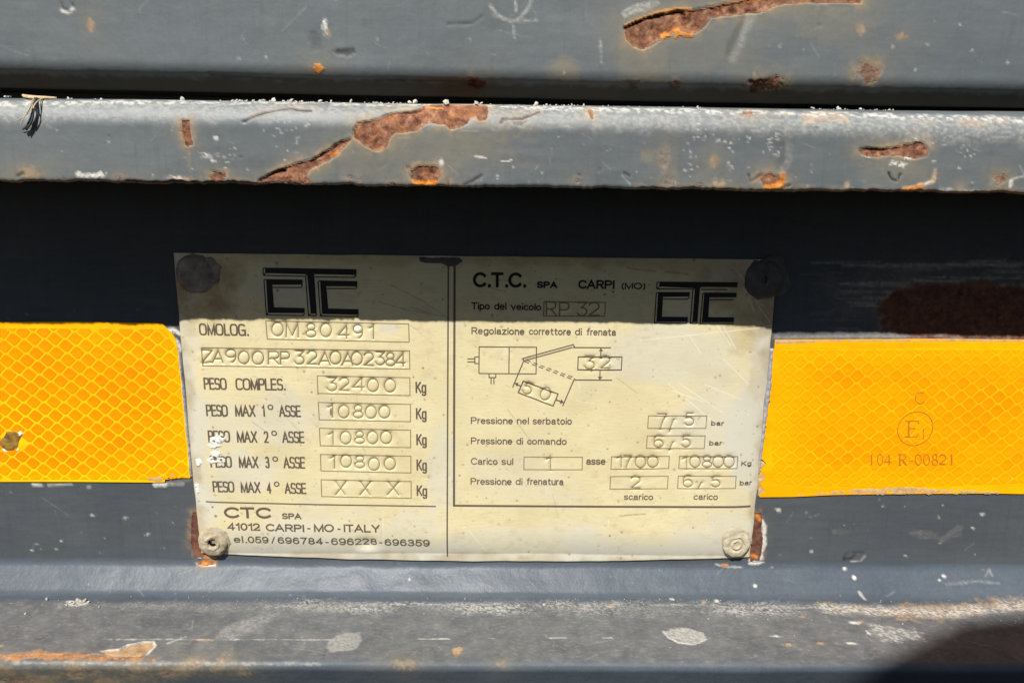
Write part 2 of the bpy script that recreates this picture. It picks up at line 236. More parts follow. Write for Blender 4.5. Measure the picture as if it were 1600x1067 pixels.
 {'k':'D','c':'pale','p':[(68.75,41.13)],'r':(0.32,0.14),'seed':31,'amp':0.2,'a':0.508,'soft':0.2},
 {'k':'D','c':'pale','p':[(67.24,40.91)],'r':(0.28,0.25),'seed':32,'amp':0.2,'a':0.546,'soft':0.2},
 {'k':'D','c':'pale','p':[(69.2,44.47)],'r':(0.32,0.2),'seed':33,'amp':0.2,'a':0.613,'soft':0.2},
 {'k':'D','c':'pale','p':[(68.47,45.12)],'r':(0.33,0.13),'seed':34,'amp':0.2,'a':0.599,'soft':0.2},
 {'k':'D','c':'pale','p':[(66.06,42.33)],'r':(0.19,0.19),'seed':35,'amp':0.2,'a':0.365,'soft':0.2},
 {'k':'D','c':'pale','p':[(68.35,40.33)],'r':(0.24,0.25),'seed':36,'amp':0.2,'a':0.439,'soft':0.2},
 {'k':'D','c':'pale','p':[(66.96,41.98)],'r':(0.33,0.25),'seed':37,'amp':0.2,'a':0.638,'soft':0.2},
 {'k':'D','c':'pale','p':[(71.27,42.63)],'r':(0.25,0.27),'seed':38,'amp':0.2,'a':0.616,'soft':0.2},
 {'k':'D','c':'pale','p':[(66.67,41.21)],'r':(0.2,0.22),'seed':39,'amp':0.2,'a':0.382,'soft':0.2},
 {'k':'D','c':'pale','p':[(63.74,39.14)],'r':(0.31,0.16),'seed':40,'amp':0.2,'a':0.616,'soft':0.2},
 {'k':'D','c':'pale','p':[(69.15,39.87)],'r':(0.18,0.25),'seed':41,'amp':0.2,'a':0.374,'soft':0.2},
 {'k':'D','c':'pale','p':[(66.88,43.89)],'r':(0.23,0.22),'seed':42,'amp':0.2,'a':0.494,'soft':0.2},
 {'k':'D','c':'pale','p':[(69.07,41.06)],'r':(0.16,0.18),'seed':43,'amp':0.2,'a':0.464,'soft':0.2},
 {'k':'D','c':'pale','p':[(68.99,45.86)],'r':(0.15,0.13),'seed':44,'amp':0.2,'a':0.396,'soft':0.2},
 {'k':'D','c':'pale','p':[(56.51,42.05)],'r':(0.29,0.27),'seed':45,'amp':0.2,'a':0.449,'soft':0.2},
 {'k':'D','c':'pale','p':[(56.5,42.28)],'r':(0.32,0.27),'seed':46,'amp':0.2,'a':0.626,'soft':0.2},
 {'k':'D','c':'pale','p':[(60.91,42.02)],'r':(0.26,0.26),'seed':47,'amp':0.2,'a':0.424,'soft':0.2},
 {'k':'D','c':'pale','p':[(55,41.82)],'r':(0.27,0.26),'seed':48,'amp':0.2,'a':0.536,'soft':0.2},
 {'k':'D','c':'pale','p':[(58.32,41.03)],'r':(0.21,0.15),'seed':49,'amp':0.2,'a':0.61,'soft':0.2},
 {'k':'D','c':'pale','p':[(56.19,43.66)],'r':(0.33,0.25),'seed':0,'amp':0.2,'a':0.597,'soft':0.2},
 {'k':'D','c':'pale','p':[(52.95,41.98)],'r':(0.33,0.19),'seed':1,'amp':0.2,'a':0.544,'soft':0.2},
 {'k':'D','c':'pale','p':[(56.94,44.47)],'r':(0.17,0.2),'seed':2,'amp':0.2,'a':0.605,'soft':0.2},
 {'k':'D','c':'pale','p':[(54.72,42.1)],'r':(0.34,0.19),'seed':3,'amp':0.2,'a':0.46,'soft':0.2},
 {'k':'D','c':'pale','p':[(53.13,41.53)],'r':(0.34,0.19),'seed':4,'amp':0.2,'a':0.569,'soft':0.2},
 {'k':'D','c':'pale','p':[(47.65,40.8)],'r':(0.28,0.14),'seed':5,'amp':0.2,'a':0.483,'soft':0.2},
 {'k':'D','c':'pale','p':[(43.87,44.24)],'r':(0.29,0.16),'seed':6,'amp':0.2,'a':0.511,'soft':0.2},
 {'k':'D','c':'pale','p':[(44.99,38.91)],'r':(0.21,0.24),'seed':7,'amp':0.2,'a':0.364,'soft':0.2},
 {'k':'D','c':'pale','p':[(49.76,38.86)],'r':(0.25,0.13),'seed':8,'amp':0.2,'a':0.537,'soft':0.2},
 {'k':'D','c':'pale','p':[(47.58,38.98)],'r':(0.33,0.11),'seed':9,'amp':0.2,'a':0.625,'soft':0.2},
 {'k':'D','c':'pale','p':[(49.56,40.61)],'r':(0.18,0.19),'seed':10,'amp':0.2,'a':0.458,'soft':0.2},
 {'k':'D','c':'pale','p':[(46.57,41.43)],'r':(0.17,0.16),'seed':11,'amp':0.2,'a':0.366,'soft':0.2},
 {'k':'D','c':'pale','p':[(49.19,41.42)],'r':(0.28,0.13),'seed':12,'amp':0.2,'a':0.529,'soft':0.2},
 {'k':'D','c':'pale','p':[(47.66,40.78)],'r':(0.29,0.17),'seed':13,'amp':0.2,'a':0.543,'soft':0.2},
 {'k':'D','c':'pale','p':[(47.71,37.48)],'r':(0.27,0.23),'seed':14,'amp':0.2,'a':0.606,'soft':0.2},
 {'k':'D','c':'pale','p':[(45.9,35.29)],'r':(0.24,0.27),'seed':15,'amp':0.2,'a':0.339,'soft':0.2},
 {'k':'D','c':'pale','p':[(48.06,38.92)],'r':(0.26,0.27),'seed':16,'amp':0.2,'a':0.421,'soft':0.2},
 {'k':'D','c':'pale','p':[(51.53,40.25)],'r':(0.18,0.27),'seed':17,'amp':0.2,'a':0.394,'soft':0.2},
 {'k':'D','c':'pale','p':[(46.63,40.91)],'r':(0.2,0.27),'seed':18,'amp':0.2,'a':0.354,'soft':0.2},
 {'k':'D','c':'pale','p':[(46.4,49.16)],'r':(0.25,0.12),'seed':19,'amp':0.2,'a':0.486,'soft':0.2},
 {'k':'D','c':'pale','p':[(46.11,46.01)],'r':(0.32,0.16),'seed':20,'amp':0.2,'a':0.343,'soft':0.2},
 {'k':'D','c':'pale','p':[(45.88,44.67)],'r':(0.31,0.24),'seed':21,'amp':0.2,'a':0.573,'soft':0.2},
 {'k':'D','c':'pale','p':[(46.24,51.02)],'r':(0.29,0.16),'seed':22,'amp':0.2,'a':0.554,'soft':0.2},
 {'k':'D','c':'pale','p':[(45.78,47.78)],'r':(0.27,0.12),'seed':23,'amp':0.2,'a':0.441,'soft':0.2},
 {'k':'D','c':'pale','p':[(45.17,42.53)],'r':(0.33,0.27),'seed':24,'amp':0.2,'a':0.339,'soft':0.2},
 {'k':'D','c':'pale','p':[(47.44,45.97)],'r':(0.28,0.28),'seed':25,'amp':0.2,'a':0.366,'soft':0.2},
 {'k':'D','c':'pale','p':[(46.26,48.08)],'r':(0.29,0.25),'seed':26,'amp':0.2,'a':0.334,'soft':0.2},
 {'k':'D','c':'pale','p':[(44.87,49.41)],'r':(0.33,0.24),'seed':27,'amp':0.2,'a':0.521,'soft':0.2},
 {'k':'D','c':'pale','p':[(121.3,44.36)],'r':(0.3,0.16),'seed':28,'amp':0.2,'a':0.403,'soft':0.2},
 {'k':'D','c':'pale','p':[(117.65,42.85)],'r':(0.27,0.14),'seed':29,'amp':0.2,'a':0.421,'soft':0.2},
 {'k':'D','c':'pale','p':[(119.63,42.13)],'r':(0.16,0.15),'seed':30,'amp':0.2,'a':0.509,'soft':0.2},
 {'k':'D','c':'pale','p':[(122.03,51.63)],'r':(0.2,0.25),'seed':31,'amp':0.2,'a':0.419,'soft':0.2},
 {'k':'D','c':'pale','p':[(119.37,43.42)],'r':(0.25,0.26),'seed':32,'amp':0.2,'a':0.465,'soft':0.2},
 {'k':'D','c':'pale','p':[(118.1,42.14)],'r':(0.28,0.27),'seed':33,'amp':0.2,'a':0.351,'soft':0.2},
 {'k':'D','c':'pale','p':[(119.08,46.02)],'r':(0.22,0.11),'seed':34,'amp':0.2,'a':0.467,'soft':0.2},
 {'k':'D','c':'pale','p':[(116.83,40)],'r':(0.19,0.18),'seed':35,'amp':0.2,'a':0.607,'soft':0.2},
 {'k':'D','c':'pale','p':[(117.78,47.82)],'r':(0.26,0.23),'seed':36,'amp':0.2,'a':0.46,'soft':0.2},
 {'k':'D','c':'pale','p':[(117.86,47.96)],'r':(0.34,0.14),'seed':37,'amp':0.2,'a':0.582,'soft':0.2},
 {'k':'D','c':'pale','p':[(118.97,44.85)],'r':(0.25,0.21),'seed':38,'amp':0.2,'a':0.43,'soft':0.2},
 {'k':'D','c':'pale','p':[(120.39,44.69)],'r':(0.27,0.17),'seed':39,'amp':0.2,'a':0.614,'soft':0.2},
 {'k':'D','c':'pale','p':[(-76.53,50.4)],'r':(0.24,0.15),'seed':40,'amp':0.2,'a':0.551,'soft':0.2},
 {'k':'D','c':'pale','p':[(-75.99,48.83)],'r':(0.33,0.14),'seed':41,'amp':0.2,'a':0.606,'soft':0.2},
 {'k':'D','c':'pale','p':[(-73.75,45.19)],'r':(0.31,0.21),'seed':42,'amp':0.2,'a':0.569,'soft':0.2},
 {'k':'D','c':'pale','p':[(-74.99,45.37)],'r':(0.17,0.14),'seed':43,'amp':0.2,'a':0.485,'soft':0.2},
 {'k':'D','c':'pale','p':[(-75.62,49.05)],'r':(0.19,0.2),'seed':44,'amp':0.2,'a':0.336,'soft':0.2},
 {'k':'D','c':'pale','p':[(-75.32,47.09)],'r':(0.17,0.19),'seed':45,'amp':0.2,'a':0.619,'soft':0.2},
 {'k':'D','c':'pale','p':[(-73.98,47.02)],'r':(0.19,0.25),'seed':46,'amp':0.2,'a':0.485,'soft':0.2},
 {'k':'D','c':'pale','p':[(-76.73,47.5)],'r':(0.33,0.25),'seed':47,'amp':0.2,'a':0.391,'soft':0.2},
 {'k':'D','c':'pale','p':[(120.6,44.96)],'r':(0.22,0.13),'seed':48,'amp':0.2,'a':0.489,'soft':0.2},
 {'k':'D','c':'pale','p':[(109.94,41.54)],'r':(0.28,0.24),'seed':49,'amp':0.2,'a':0.517,'soft':0.2},
 {'k':'D','c':'pale','p':[(110.62,46.29)],'r':(0.31,0.12),'seed':0,'amp':0.2,'a':0.556,'soft':0.2},
 {'k':'D','c':'pale','p':[(109.31,37.96)],'r':(0.23,0.25),'seed':1,'amp':0.2,'a':0.329,'soft':0.2},
 {'k':'D','c':'pale','p':[(112.84,40.19)],'r':(0.26,0.23),'seed':2,'amp':0.2,'a':0.47,'soft':0.2},
 {'k':'D','c':'pale','p':[(110.97,37.34)],'r':(0.18,0.12),'seed':3,'amp':0.2,'a':0.594,'soft':0.2},
 {'k':'D','c':'pale','p':[(102.91,46.36)],'r':(0.21,0.18),'seed':4,'amp':0.2,'a':0.58,'soft':0.2},
 {'k':'D','c':'pale','p':[(109.44,41.5)],'r':(0.3,0.16),'seed':5,'amp':0.2,'a':0.355,'soft':0.2},
 {'k':'D','c':'pale','p':[(112.79,42.12)],'r':(0.34,0.15),'seed':6,'amp':0.2,'a':0.57,'soft':0.2},
 {'k':'D','c':'pale','p':[(103.55,39.17)],'r':(0.18,0.15),'seed':7,'amp':0.2,'a':0.57,'soft':0.2},
 {'k':'D','c':'pale','p':[(56.14,47.95)],'r':(0.22,0.28),'seed':8,'amp':0.2,'a':0.565,'soft':0.2},
 {'k':'D','c':'pale','p':[(56.55,49.01)],'r':(0.27,0.14),'seed':9,'amp':0.2,'a':0.411,'soft':0.2},
 {'k':'D','c':'pale','p':[(57.31,48.36)],'r':(0.16,0.21),'seed':10,'amp':0.2,'a':0.383,'soft':0.2},
 {'k':'D','c':'pale','p':[(57.04,48.17)],'r':(0.29,0.21),'seed':11,'amp':0.2,'a':0.524,'soft':0.2},
 {'k':'D','c':'pale','p':[(57.5,48.77)],'r':(0.31,0.13),'seed':12,'amp':0.2,'a':0.429,'soft':0.2},
 {'k':'D','c':'pale','p':[(56.28,47.34)],'r':(0.27,0.18),'seed':13,'amp':0.2,'a':0.572,'soft':0.2},
 {'k':'D','c':'dark','p':[(70.62,43.85)],'r':(1.9,5.7),'seed':14,'amp':1,'soft':2,'a':0.22},
 {'k':'L','c':'pale','p':[(71.7,38.93),(72.05,46.3),(70.63,49.3)],'w':0.8,'seed':15,'a':0.22,'grain':0.5,'soft':0.7},
 {'k':'L','c':'rust','p':[(-102.6,54.18),(-85.75,54.12),(-65.54,54.27)],'w':0.25,'seed':16,'a':0.7},
 {'k':'L','c':'rust','p':[(33.18,54.54),(67.51,54.48),(136.68,54.52)],'w':0.28,'seed':17,'a':0.6},
 {'k':'L','c':'pale','p':[(113.75,53.65),(129.46,54.03),(136.45,54.14)],'w':0.35,'seed':18,'a':0.5,'grain':0.7}]
DATA['wear']['web'] = [
 {'k':'P','c':'rust','p':[(118.12,55.5),(119.78,52.12),(123.24,49.99),(131.34,48.66),(139.47,47.53),(151.87,47.4),(168.62,48.26),(186.17,53.1),(184.16,64.84),(167.55,66.52),(135.83,65.97),(124.05,64.37),(120.09,61.2)],'seed':19,'amp':1.8,'soft':3,'a':0.85},
 {'k':'P','c':'dust','p':[(100.24,47.74),(114.04,42.43),(138.48,40.72),(171.52,41.18),(184.99,46.83),(173.14,50.3),(139.62,48.57),(121.33,51.27),(118.28,60.16),(109.69,58.12),(100.91,54)],'seed':20,'amp':3.5,'soft':4,'a':1,'grain':0.35},
 {'k':'L','c':'dust','p':[(92.13,45.56),(100.79,45.22)],'w':0.25,'seed':21,'a':0.9,'soft':0.35},
 {'k':'L','c':'dust','p':[(111.74,56.83),(124.8,57.22)],'w':0.25,'seed':22,'a':0.9,'soft':0.35},
 {'k':'L','c':'dust','p':[(103.93,54.73),(110.85,54.19)],'w':0.25,'seed':23,'a':0.9,'soft':0.35},
 {'k':'L','c':'dust','p':[(94.87,58.53),(113.52,58.08)],'w':0.25,'seed':24,'a':0.9,'soft':0.35},
 {'k':'L','c':'dust','p':[(119.95,53.71),(128.83,53.43)],'w':0.25,'seed':25,'a':0.9,'soft':0.35},
 {'k':'L','c':'dust','p':[(112.83,56.84),(132.15,55.84)],'w':0.25,'seed':26,'a':0.9,'soft':0.35},
 {'k':'L','c':'dust','p':[(96.9,57.85),(104.69,57.79)],'w':0.25,'seed':27,'a':0.9,'soft':0.35},
 {'k':'L','c':'dust','p':[(106.91,59.87),(114.92,60.52)],'w':0.25,'seed':28,'a':0.9,'soft':0.35},
 {'k':'L','c':'dust','p':[(103.34,56.81),(112.67,57.14)],'w':0.25,'seed':29,'a':0.9,'soft':0.35},
 {'k':'L','c':'dust','p':[(116.35,56.93),(136.88,55.94)],'w':0.25,'seed':30,'a':0.9,'soft':0.35},
 {'k':'L','c':'dust','p':[(108.99,56.52),(117.47,56.35)],'w':0.25,'seed':31,'a':0.9,'soft':0.35},
 {'k':'L','c':'dust','p':[(97.04,52.2),(111.86,51.87)],'w':0.25,'seed':32,'a':0.9,'soft':0.35},
 {'k':'L','c':'dust','p':[(99.78,57.81),(117.92,57.16)],'w':0.25,'seed':33,'a':0.9,'soft':0.35},
 {'k':'L','c':'dust','p':[(113.43,50.29),(128.48,49.96)],'w':0.25,'seed':34,'a':0.9,'soft':0.35},
 {'k':'L','c':'dust','p':[(114.83,43.22),(136.04,42.95)],'w':0.25,'seed':35,'a':0.9,'soft':0.35},
 {'k':'L','c':'dust','p':[(103.74,63.32),(114.32,63.66)],'w':0.25,'seed':36,'a':0.9,'soft':0.35},
 {'k':'L','c':'dust','p':[(98.49,60.43),(108.06,60.21)],'w':0.25,'seed':37,'a':0.9,'soft':0.35},
 {'k':'L','c':'dust','p':[(102.51,46.54),(118.98,46.48)],'w':0.25,'seed':38,'a':0.9,'soft':0.35},
 {'k':'L','c':'dust','p':[(121.65,51.71),(141.23,51.36)],'w':0.25,'seed':39,'a':0.9,'soft':0.35},
 {'k':'L','c':'dust','p':[(118.8,54.7),(130.62,54.45)],'w':0.25,'seed':40,'a':0.9,'soft':0.35},
 {'k':'L','c':'dust','p':[(92.13,45.39),(111.34,44.57)],'w':0.25,'seed':41,'a':0.9,'soft':0.35},
 {'k':'L','c':'dust','p':[(120.98,57.29),(144.81,56.79)],'w':0.25,'seed':42,'a':0.9,'soft':0.35},
 {'k':'L','c':'dust','p':[(97.04,60.55),(116.37,60.57)],'w':0.25,'seed':43,'a':0.9,'soft':0.35},
 {'k':'L','c':'dust','p':[(96.49,48.63),(117.68,48.34)],'w':0.25,'seed':44,'a':0.9,'soft':0.35},
 {'k':'L','c':'dust','p':[(109.3,52.78),(127.33,52.88)],'w':0.25,'seed':45,'a':0.9,'soft':0.35},
 {'k':'L','c':'dust','p':[(95.68,63.13),(112.7,62.82)],'w':0.25,'seed':46,'a':0.9,'soft':0.35},
 {'k':'L','c':'pale','p':[(108,54.42),(132.14,54.18)],'w':0.28,'seed':47,'a':0.309,'soft':0.4,'grain':0.4},
 {'k':'L','c':'pale','p':[(121.74,44.02),(137.1,43.4)],'w':0.28,'seed':48,'a':0.242,'soft':0.4,'grain':0.4},
 {'k':'L','c':'pale','p':[(154.35,42.21),(162.25,42.58)],'w':0.28,'seed':49,'a':0.308,'soft':0.4,'grain':0.4},
 {'k':'L','c':'pale','p':[(140.96,42.04),(157.36,41.83)],'w':0.28,'seed':0,'a':0.45,'soft':0.4,'grain':0.4},
 {'k':'L','c':'pale','p':[(110.8,54.8),(121.34,54.98)],'w':0.28,'seed':1,'a':0.33,'soft':0.4,'grain':0.4},
 {'k':'L','c':'pale','p':[(154.27,44.06),(171.44,43.79)],'w':0.28,'seed':2,'a':0.23,'soft':0.4,'grain':0.4},
 {'k':'L','c':'pale','p':[(126.99,52.94),(138.32,52.78)],'w':0.28,'seed':3,'a':0.379,'soft':0.4,'grain':0.4},
 {'k':'L','c':'pale','p':[(147.11,53.07),(162.76,53.32)],'w':0.28,'seed':4,'a':0.204,'soft':0.4,'grain':0.4},
 {'k':'L','c':'pale','p':[(119.01,41.87),(136.3,41.87)],'w':0.28,'seed':5,'a':0.408,'soft':0.4,'grain':0.4},
 {'k':'L','c':'pale','p':[(109.39,55.42),(130.39,55.3)],'w':0.28,'seed':6,'a':0.445,'soft':0.4,'grain':0.4},
 {'k':'L','c':'pale','p':[(153.81,43.99),(174.91,43.98)],'w':0.28,'seed':7,'a':0.324,'soft':0.4,'grain':0.4},
 {'k':'L','c':'pale','p':[(155.71,41.61),(171.46,41.68)],'w':0.28,'seed':8,'a':0.397,'soft':0.4,'grain':0.4},
 {'k':'L','c':'pale','p':[(120.79,51.37),(131.67,51.1)],'w':0.28,'seed':9,'a':0.356,'soft':0.4,'grain':0.4},
 {'k':'L','c':'pale','p':[(105.06,42.55),(127.33,42.57)],'w':0.28,'seed':10,'a':0.494,'soft':0.4,'grain':0.4},
 {'k':'L','c':'pale','p':[(140.2,46.28),(162.88,45.72)],'w':0.28,'seed':11,'a':0.373,'soft':0.4,'grain':0.4},
 {'k':'L','c':'pale','p':[(141.49,50.24),(153.7,49.96)],'w':0.28,'seed':12,'a':0.49,'soft':0.4,'grain':0.4},
 {'k':'L','c':'pale','p':[(151.94,43.63),(173.93,43.56)],'w':0.28,'seed':13,'a':0.289,'soft':0.4,'grain':0.4},
 {'k':'L','c':'pale','p':[(155.42,41.3),(172.89,41.61)],'w':0.28,'seed':14,'a':0.447,'soft':0.4,'grain':0.4},
 {'k':'L','c':'pale','p':[(152.48,41.02),(172.27,40.63)],'w':0.28,'seed':15,'a':0.356,'soft':0.4,'grain':0.4},
 {'k':'L','c':'pale','p':[(112.89,52.78),(126.07,52.51)],'w':0.28,'seed':16,'a':0.303,'soft':0.4,'grain':0.4},
 {'k':'L','c':'pale','p':[(124.28,55.12),(134.75,55.27)],'w':0.28,'seed':17,'a':0.224,'soft':0.4,'grain':0.4},
 {'k':'L','c':'pale','p':[(155.16,48.4),(167.95,47.96)],'w':0.28,'seed':18,'a':0.428,'soft':0.4,'grain':0.4},
 {'k':'L','c':'pale','p':[(155.63,49.59),(176.56,49.31)],'w':0.28,'seed':19,'a':0.45,'soft':0.4,'grain':0.4},
 {'k':'L','c':'pale','p':[(143.54,46.24),(154.7,46.36)],'w':0.28,'seed':20,'a':0.346,'soft':0.4,'grain':0.4},
 {'k':'L','c':'pale','p':[(144.93,41.05),(157.08,40.31)],'w':0.28,'seed':21,'a':0.427,'soft':0.4,'grain':0.4},
 {'k':'L','c':'pale','p':[(120.66,51.9),(133.72,52.36)],'w':0.28,'seed':22,'a':0.303,'soft':0.4,'grain':0.4},
 {'k':'L','c':'pale','p':[(111.32,47.94),(127.34,47.64)],'w':0.28,'seed':23,'a':0.31,'soft':0.4,'grain':0.4},
 {'k':'L','c':'pale','p':[(104.76,53.33),(128.96,53.17)],'w':0.28,'seed':24,'a':0.225,'soft':0.4,'grain':0.4},
 {'k':'L','c':'pale','p':[(126.53,42.45),(139.42,42.49)],'w':0.28,'seed':25,'a':0.22,'soft':0.4,'grain':0.4},
 {'k':'L','c':'pale','p':[(127.47,46.72),(138.56,45.87)],'w':0.28,'seed':26,'a':0.383,'soft':0.4,'grain':0.4},
 {'k':'L','c':'pale','p':[(138.1,55.03),(155.99,54.54)],'w':0.28,'seed':27,'a':0.263,'soft':0.4,'grain':0.4},
 {'k':'L','c':'pale','p':[(95.4,41.74),(116.78,41.4)],'w':0.28,'seed':28,'a':0.341,'soft':0.4,'grain':0.4},
 {'k':'L','c':'pale','p':[(107.97,48.95),(128.87,48.64)],'w':0.28,'seed':29,'a':0.412,'soft':0.4,'grain':0.4},
 {'k':'L','c':'pale','p':[(97.08,41.77),(104.33,41.61)],'w':0.28,'seed':30,'a':0.207,'soft':0.4,'grain':0.4},
 {'k':'L','c':'pale','p':[(142.42,52.34),(163.02,52.16)],'w':0.28,'seed':31,'a':0.326,'soft':0.4,'grain':0.4},
 {'k':'L','c':'pale','p':[(135,42.03),(147.24,42.29)],'w':0.28,'seed':32,'a':0.35,'soft':0.4,'grain':0.4},
 {'k':'L','c':'pale','p':[(118.65,42.76),(139.55,42.75)],'w':0.28,'seed':33,'a':0.327,'soft':0.4,'grain':0.4},
 {'k':'L','c':'pale','p':[(129.04,42.27),(151.91,41.78)],'w':0.28,'seed':34,'a':0.428,'soft':0.4,'grain':0.4},
 {'k':'L','c':'pale','p':[(134.56,41.92),(140.95,42.14)],'w':0.28,'seed':35,'a':0.426,'soft':0.4,'grain':0.4},
 {'k':'L','c':'pale','p':[(103.79,51.77),(113.59,51.15)],'w':0.28,'seed':36,'a':0.237,'soft':0.4,'grain':0.4},
 {'k':'L','c':'pale','p':[(104.92,48.44),(124.86,48.02)],'w':0.28,'seed':37,'a':0.451,'soft':0.4,'grain':0.4},
 {'k':'L','c':'pale','p':[(129.13,47.28),(144.85,47.12)],'w':0.28,'seed':38,'a':0.485,'soft':0.4,'grain':0.4},
 {'k':'L','c':'pale','p':[(148.26,41.29),(159.96,40.87)],'w':0.28,'seed':39,'a':0.329,'soft':0.4,'grain':0.4},
 {'k':'L','c':'pale','p':[(123.16,54.36),(141.9,53.98)],'w':0.28,'seed':40,'a':0.455,'soft':0.4,'grain':0.4},
 {'k':'L','c':'pale','p':[(105.72,50.96),(123.11,50.92)],'w':0.28,'seed':41,'a':0.368,'soft':0.4,'grain':0.4},
 {'k':'L','c':'pale','p':[(138.33,41.74),(161.08,41.78)],'w':0.28,'seed':42,'a':0.499,'soft':0.4,'grain':0.4},
 {'k':'D','c':'rust','p':[(96.55,115.08)],'r':(0.76,0.76),'seed':43,'a':0.4},
 {'k':'P','c':'rust','p':[(-108.57,129.64),(-106.83,129.62),(-106.54,136.81),(-106.29,144.57),(-101.99,146.01),(-102.5,146.87),(-106.48,146.88),(-109.06,146.06),(-110.2,141.19),(-109.53,135.86)],'seed':44,'amp':0.25,'soft':0.2},
 {'k':'L','c':'orange','p':[(-105.16,146.99),(-102.51,146.95)],'w':1,'seed':45,'amp':0.3,'a':0.8},
 {'k':'L','c':'tan','p':[(-107.37,146.96),(-102.51,146.97)],'w':0.35,'seed':46,'a':0.8},
 {'k':'L','c':'pale','p':[(-108.8,145.57),(-107.37,146.96),(-102.51,146.97)],'w':0.25,'seed':47,'a':0.9},
 {'k':'P','c':'rust','p':[(84.1,128.23),(86.82,128.93),(87.62,135.45),(88.41,141.8),(87.5,146.74),(84.36,146.91),(82.95,135.48)],'seed':48,'amp':0.35,'soft':0.2},
 {'k':'L','c':'orange','p':[(85.56,129.66),(86.35,131.1)],'w':0.7,'seed':49,'a':0.8,'amp':0.5},
 {'k':'L','c':'orange','p':[(85.08,144.78),(86.47,145.26)],'w':0.7,'seed':0,'a':0.8},
 {'k':'L','c':'pale','p':[(87.08,131.82),(88.12,133.5),(88.11,135.93)],'w':0.75,'seed':1,'amp':0.4,'lift':0.35},
 {'k':'L','c':'pale','p':[(88.24,137.39),(88.73,140.32),(88.05,142.78)],'w':0.75,'seed':2,'amp':0.4,'lift':0.35},
 {'k':'L','c':'pale','p':[(87.73,144.27),(88.31,145.75),(85.71,146.83),(84.33,146.51)],'w':0.75,'seed':3,'amp':0.4,'lift':0.35},
 {'k':'L','c':'pale','p':[(86.82,146.75),(88.33,145.99)],'w':0.75,'seed':4,'amp':0.4,'lift':0.35},
 {'k':'L','c':'dark','p':[(121.22,144.04),(119.82,145.54),(117.17,146.05),(117.79,143.57),(124.03,143.04)],'w':0.2,'seed':5,'a':0.8},
 {'k':'L','c':'pale','p':[(119.97,146.85),(123.32,146.51),(124.66,144.52)],'w':0.22,'seed':6,'a':0.6,'grain':0.3},
 {'k':'P','c':'dust','p':[(138.81,135.58),(143.09,134.09),(150.22,136.96),(155.25,133.03),(158.16,133.01),(156.95,136.92),(151.62,138.91),(143.62,137.99)],'seed':7,'amp':0.8,'soft':0.6,'a':0.6},
 {'k':'P','c':'dust','p':[(111.87,134.79),(118.63,135.23),(117.68,136.7),(112.09,136.74)],'seed':8,'amp':0.5,'soft':0.5,'a':0.45},
 {'k':'D','c':'pale','p':[(-142.5,120.69)],'r':(0.46,0.3),'seed':9,'amp':0.4,'a':0.8},
 {'k':'D','c':'pale','p':[(-131.62,131.95)],'r':(0.46,0.3),'seed':10,'amp':0.4,'a':0.8},
 {'k':'D','c':'pale','p':[(-154.43,140.76)],'r':(0.46,0.3),'seed':11,'amp':0.4,'a':0.8},
 {'k':'D','c':'pale','p':[(-156.35,143.93)],'r':(0.34,0.23),'seed':12,'amp':0.4,'a':0.8},
 {'k':'D','c':'pale','p':[(-168.74,122.53)],'r':(0.23,0.15),'seed':13,'amp':0.4,'a':0.8},
 {'k':'D','c':'pale','p':[(-162.24,142.03)],'r':(0.23,0.15),'seed':14,'amp':0.4,'a':0.8},
 {'k':'D','c':'pale','p':[(-164.75,144.47)],'r':(0.23,0.15),'seed':15,'amp':0.4,'a':0.8},
 {'k':'D','c':'pale','p':[(-142.39,131.07)],'r':(0.57,0.38),'seed':16,'amp':0.4,'a':0.8},
 {'k':'D','c':'pale','p':[(-115.46,133.75)],'r':(0.23,0.15),'seed':17,'amp':0.4,'a':0.8},
 {'k':'D','c':'pale','p':[(138.86,144.42)],'r':(0.34,0.23),'seed':18,'amp':0.4,'a':0.8},
 {'k':'D','c':'pale','p':[(128.59,125.5)],'r':(0.23,0.15),'seed':19,'amp':0.4,'a':0.8},
 {'k':'D','c':'pale','p':[(149.22,125.35)],'r':(0.23,0.15),'seed':20,'amp':0.4,'a':0.8},
 {'k':'D','c':'pale','p':[(163.48,128.37)],'r':(0.57,0.38),'seed':21,'amp':0.4,'a':0.8},
 {'k':'D','c':'pale','p':[(160.95,133.72)],'r':(0.46,0.3),'seed':22,'amp':0.4,'a':0.8},
 {'k':'D','c':'pale','p':[(148.5,129.68)],'r':(0.34,0.23),'seed':23,'amp':0.4,'a':0.8},
 {'k':'D','c':'pale','p':[(105.57,142.91)],'r':(0.46,0.3),'seed':24,'amp':0.4,'a':0.8},
 {'k':'D','c':'pale','p':[(150.57,139.41)],'r':(0.23,0.15),'seed':25,'amp':0.4,'a':0.8},
 {'k':'D','c':'pale','p':[(-124.61,138.14)],'r':(0.57,0.38),'seed':26,'amp':0.4,'a':0.8},
 {'k':'D','c':'pale','p':[(92.45,127.45)],'r':(0.91,0.61),'seed':27,'amp':0.4,'a':0.8},
 {'k':'L','c':'pale','p':[(-161.09,119.9),(-158.11,120.11)],'w':0.4,'seed':28,'a':0.9,'amp':0.3},
 {'k':'L','c':'pale','p':[(-155.97,120.09),(-148.17,119.57)],'w':0.35,'seed':29,'a':0.6,'amp':0.3},
 {'k':'L','c':'pale','p':[(-120.01,119.58),(-116.99,119.56)],'w':1,'seed':30,'a':0.95,'amp':0.4,'lift':0.2},
 {'k':'L','c':'dust','p':[(-115.81,118.38),(-108.44,117.86)],'w':1,'seed':31,'a':0.9},
 {'k':'L','c':'pale','p':[(-115.91,119.55),(-110.94,119.28)],'w':0.6,'seed':32,'a':0.6,'grain':0.5},
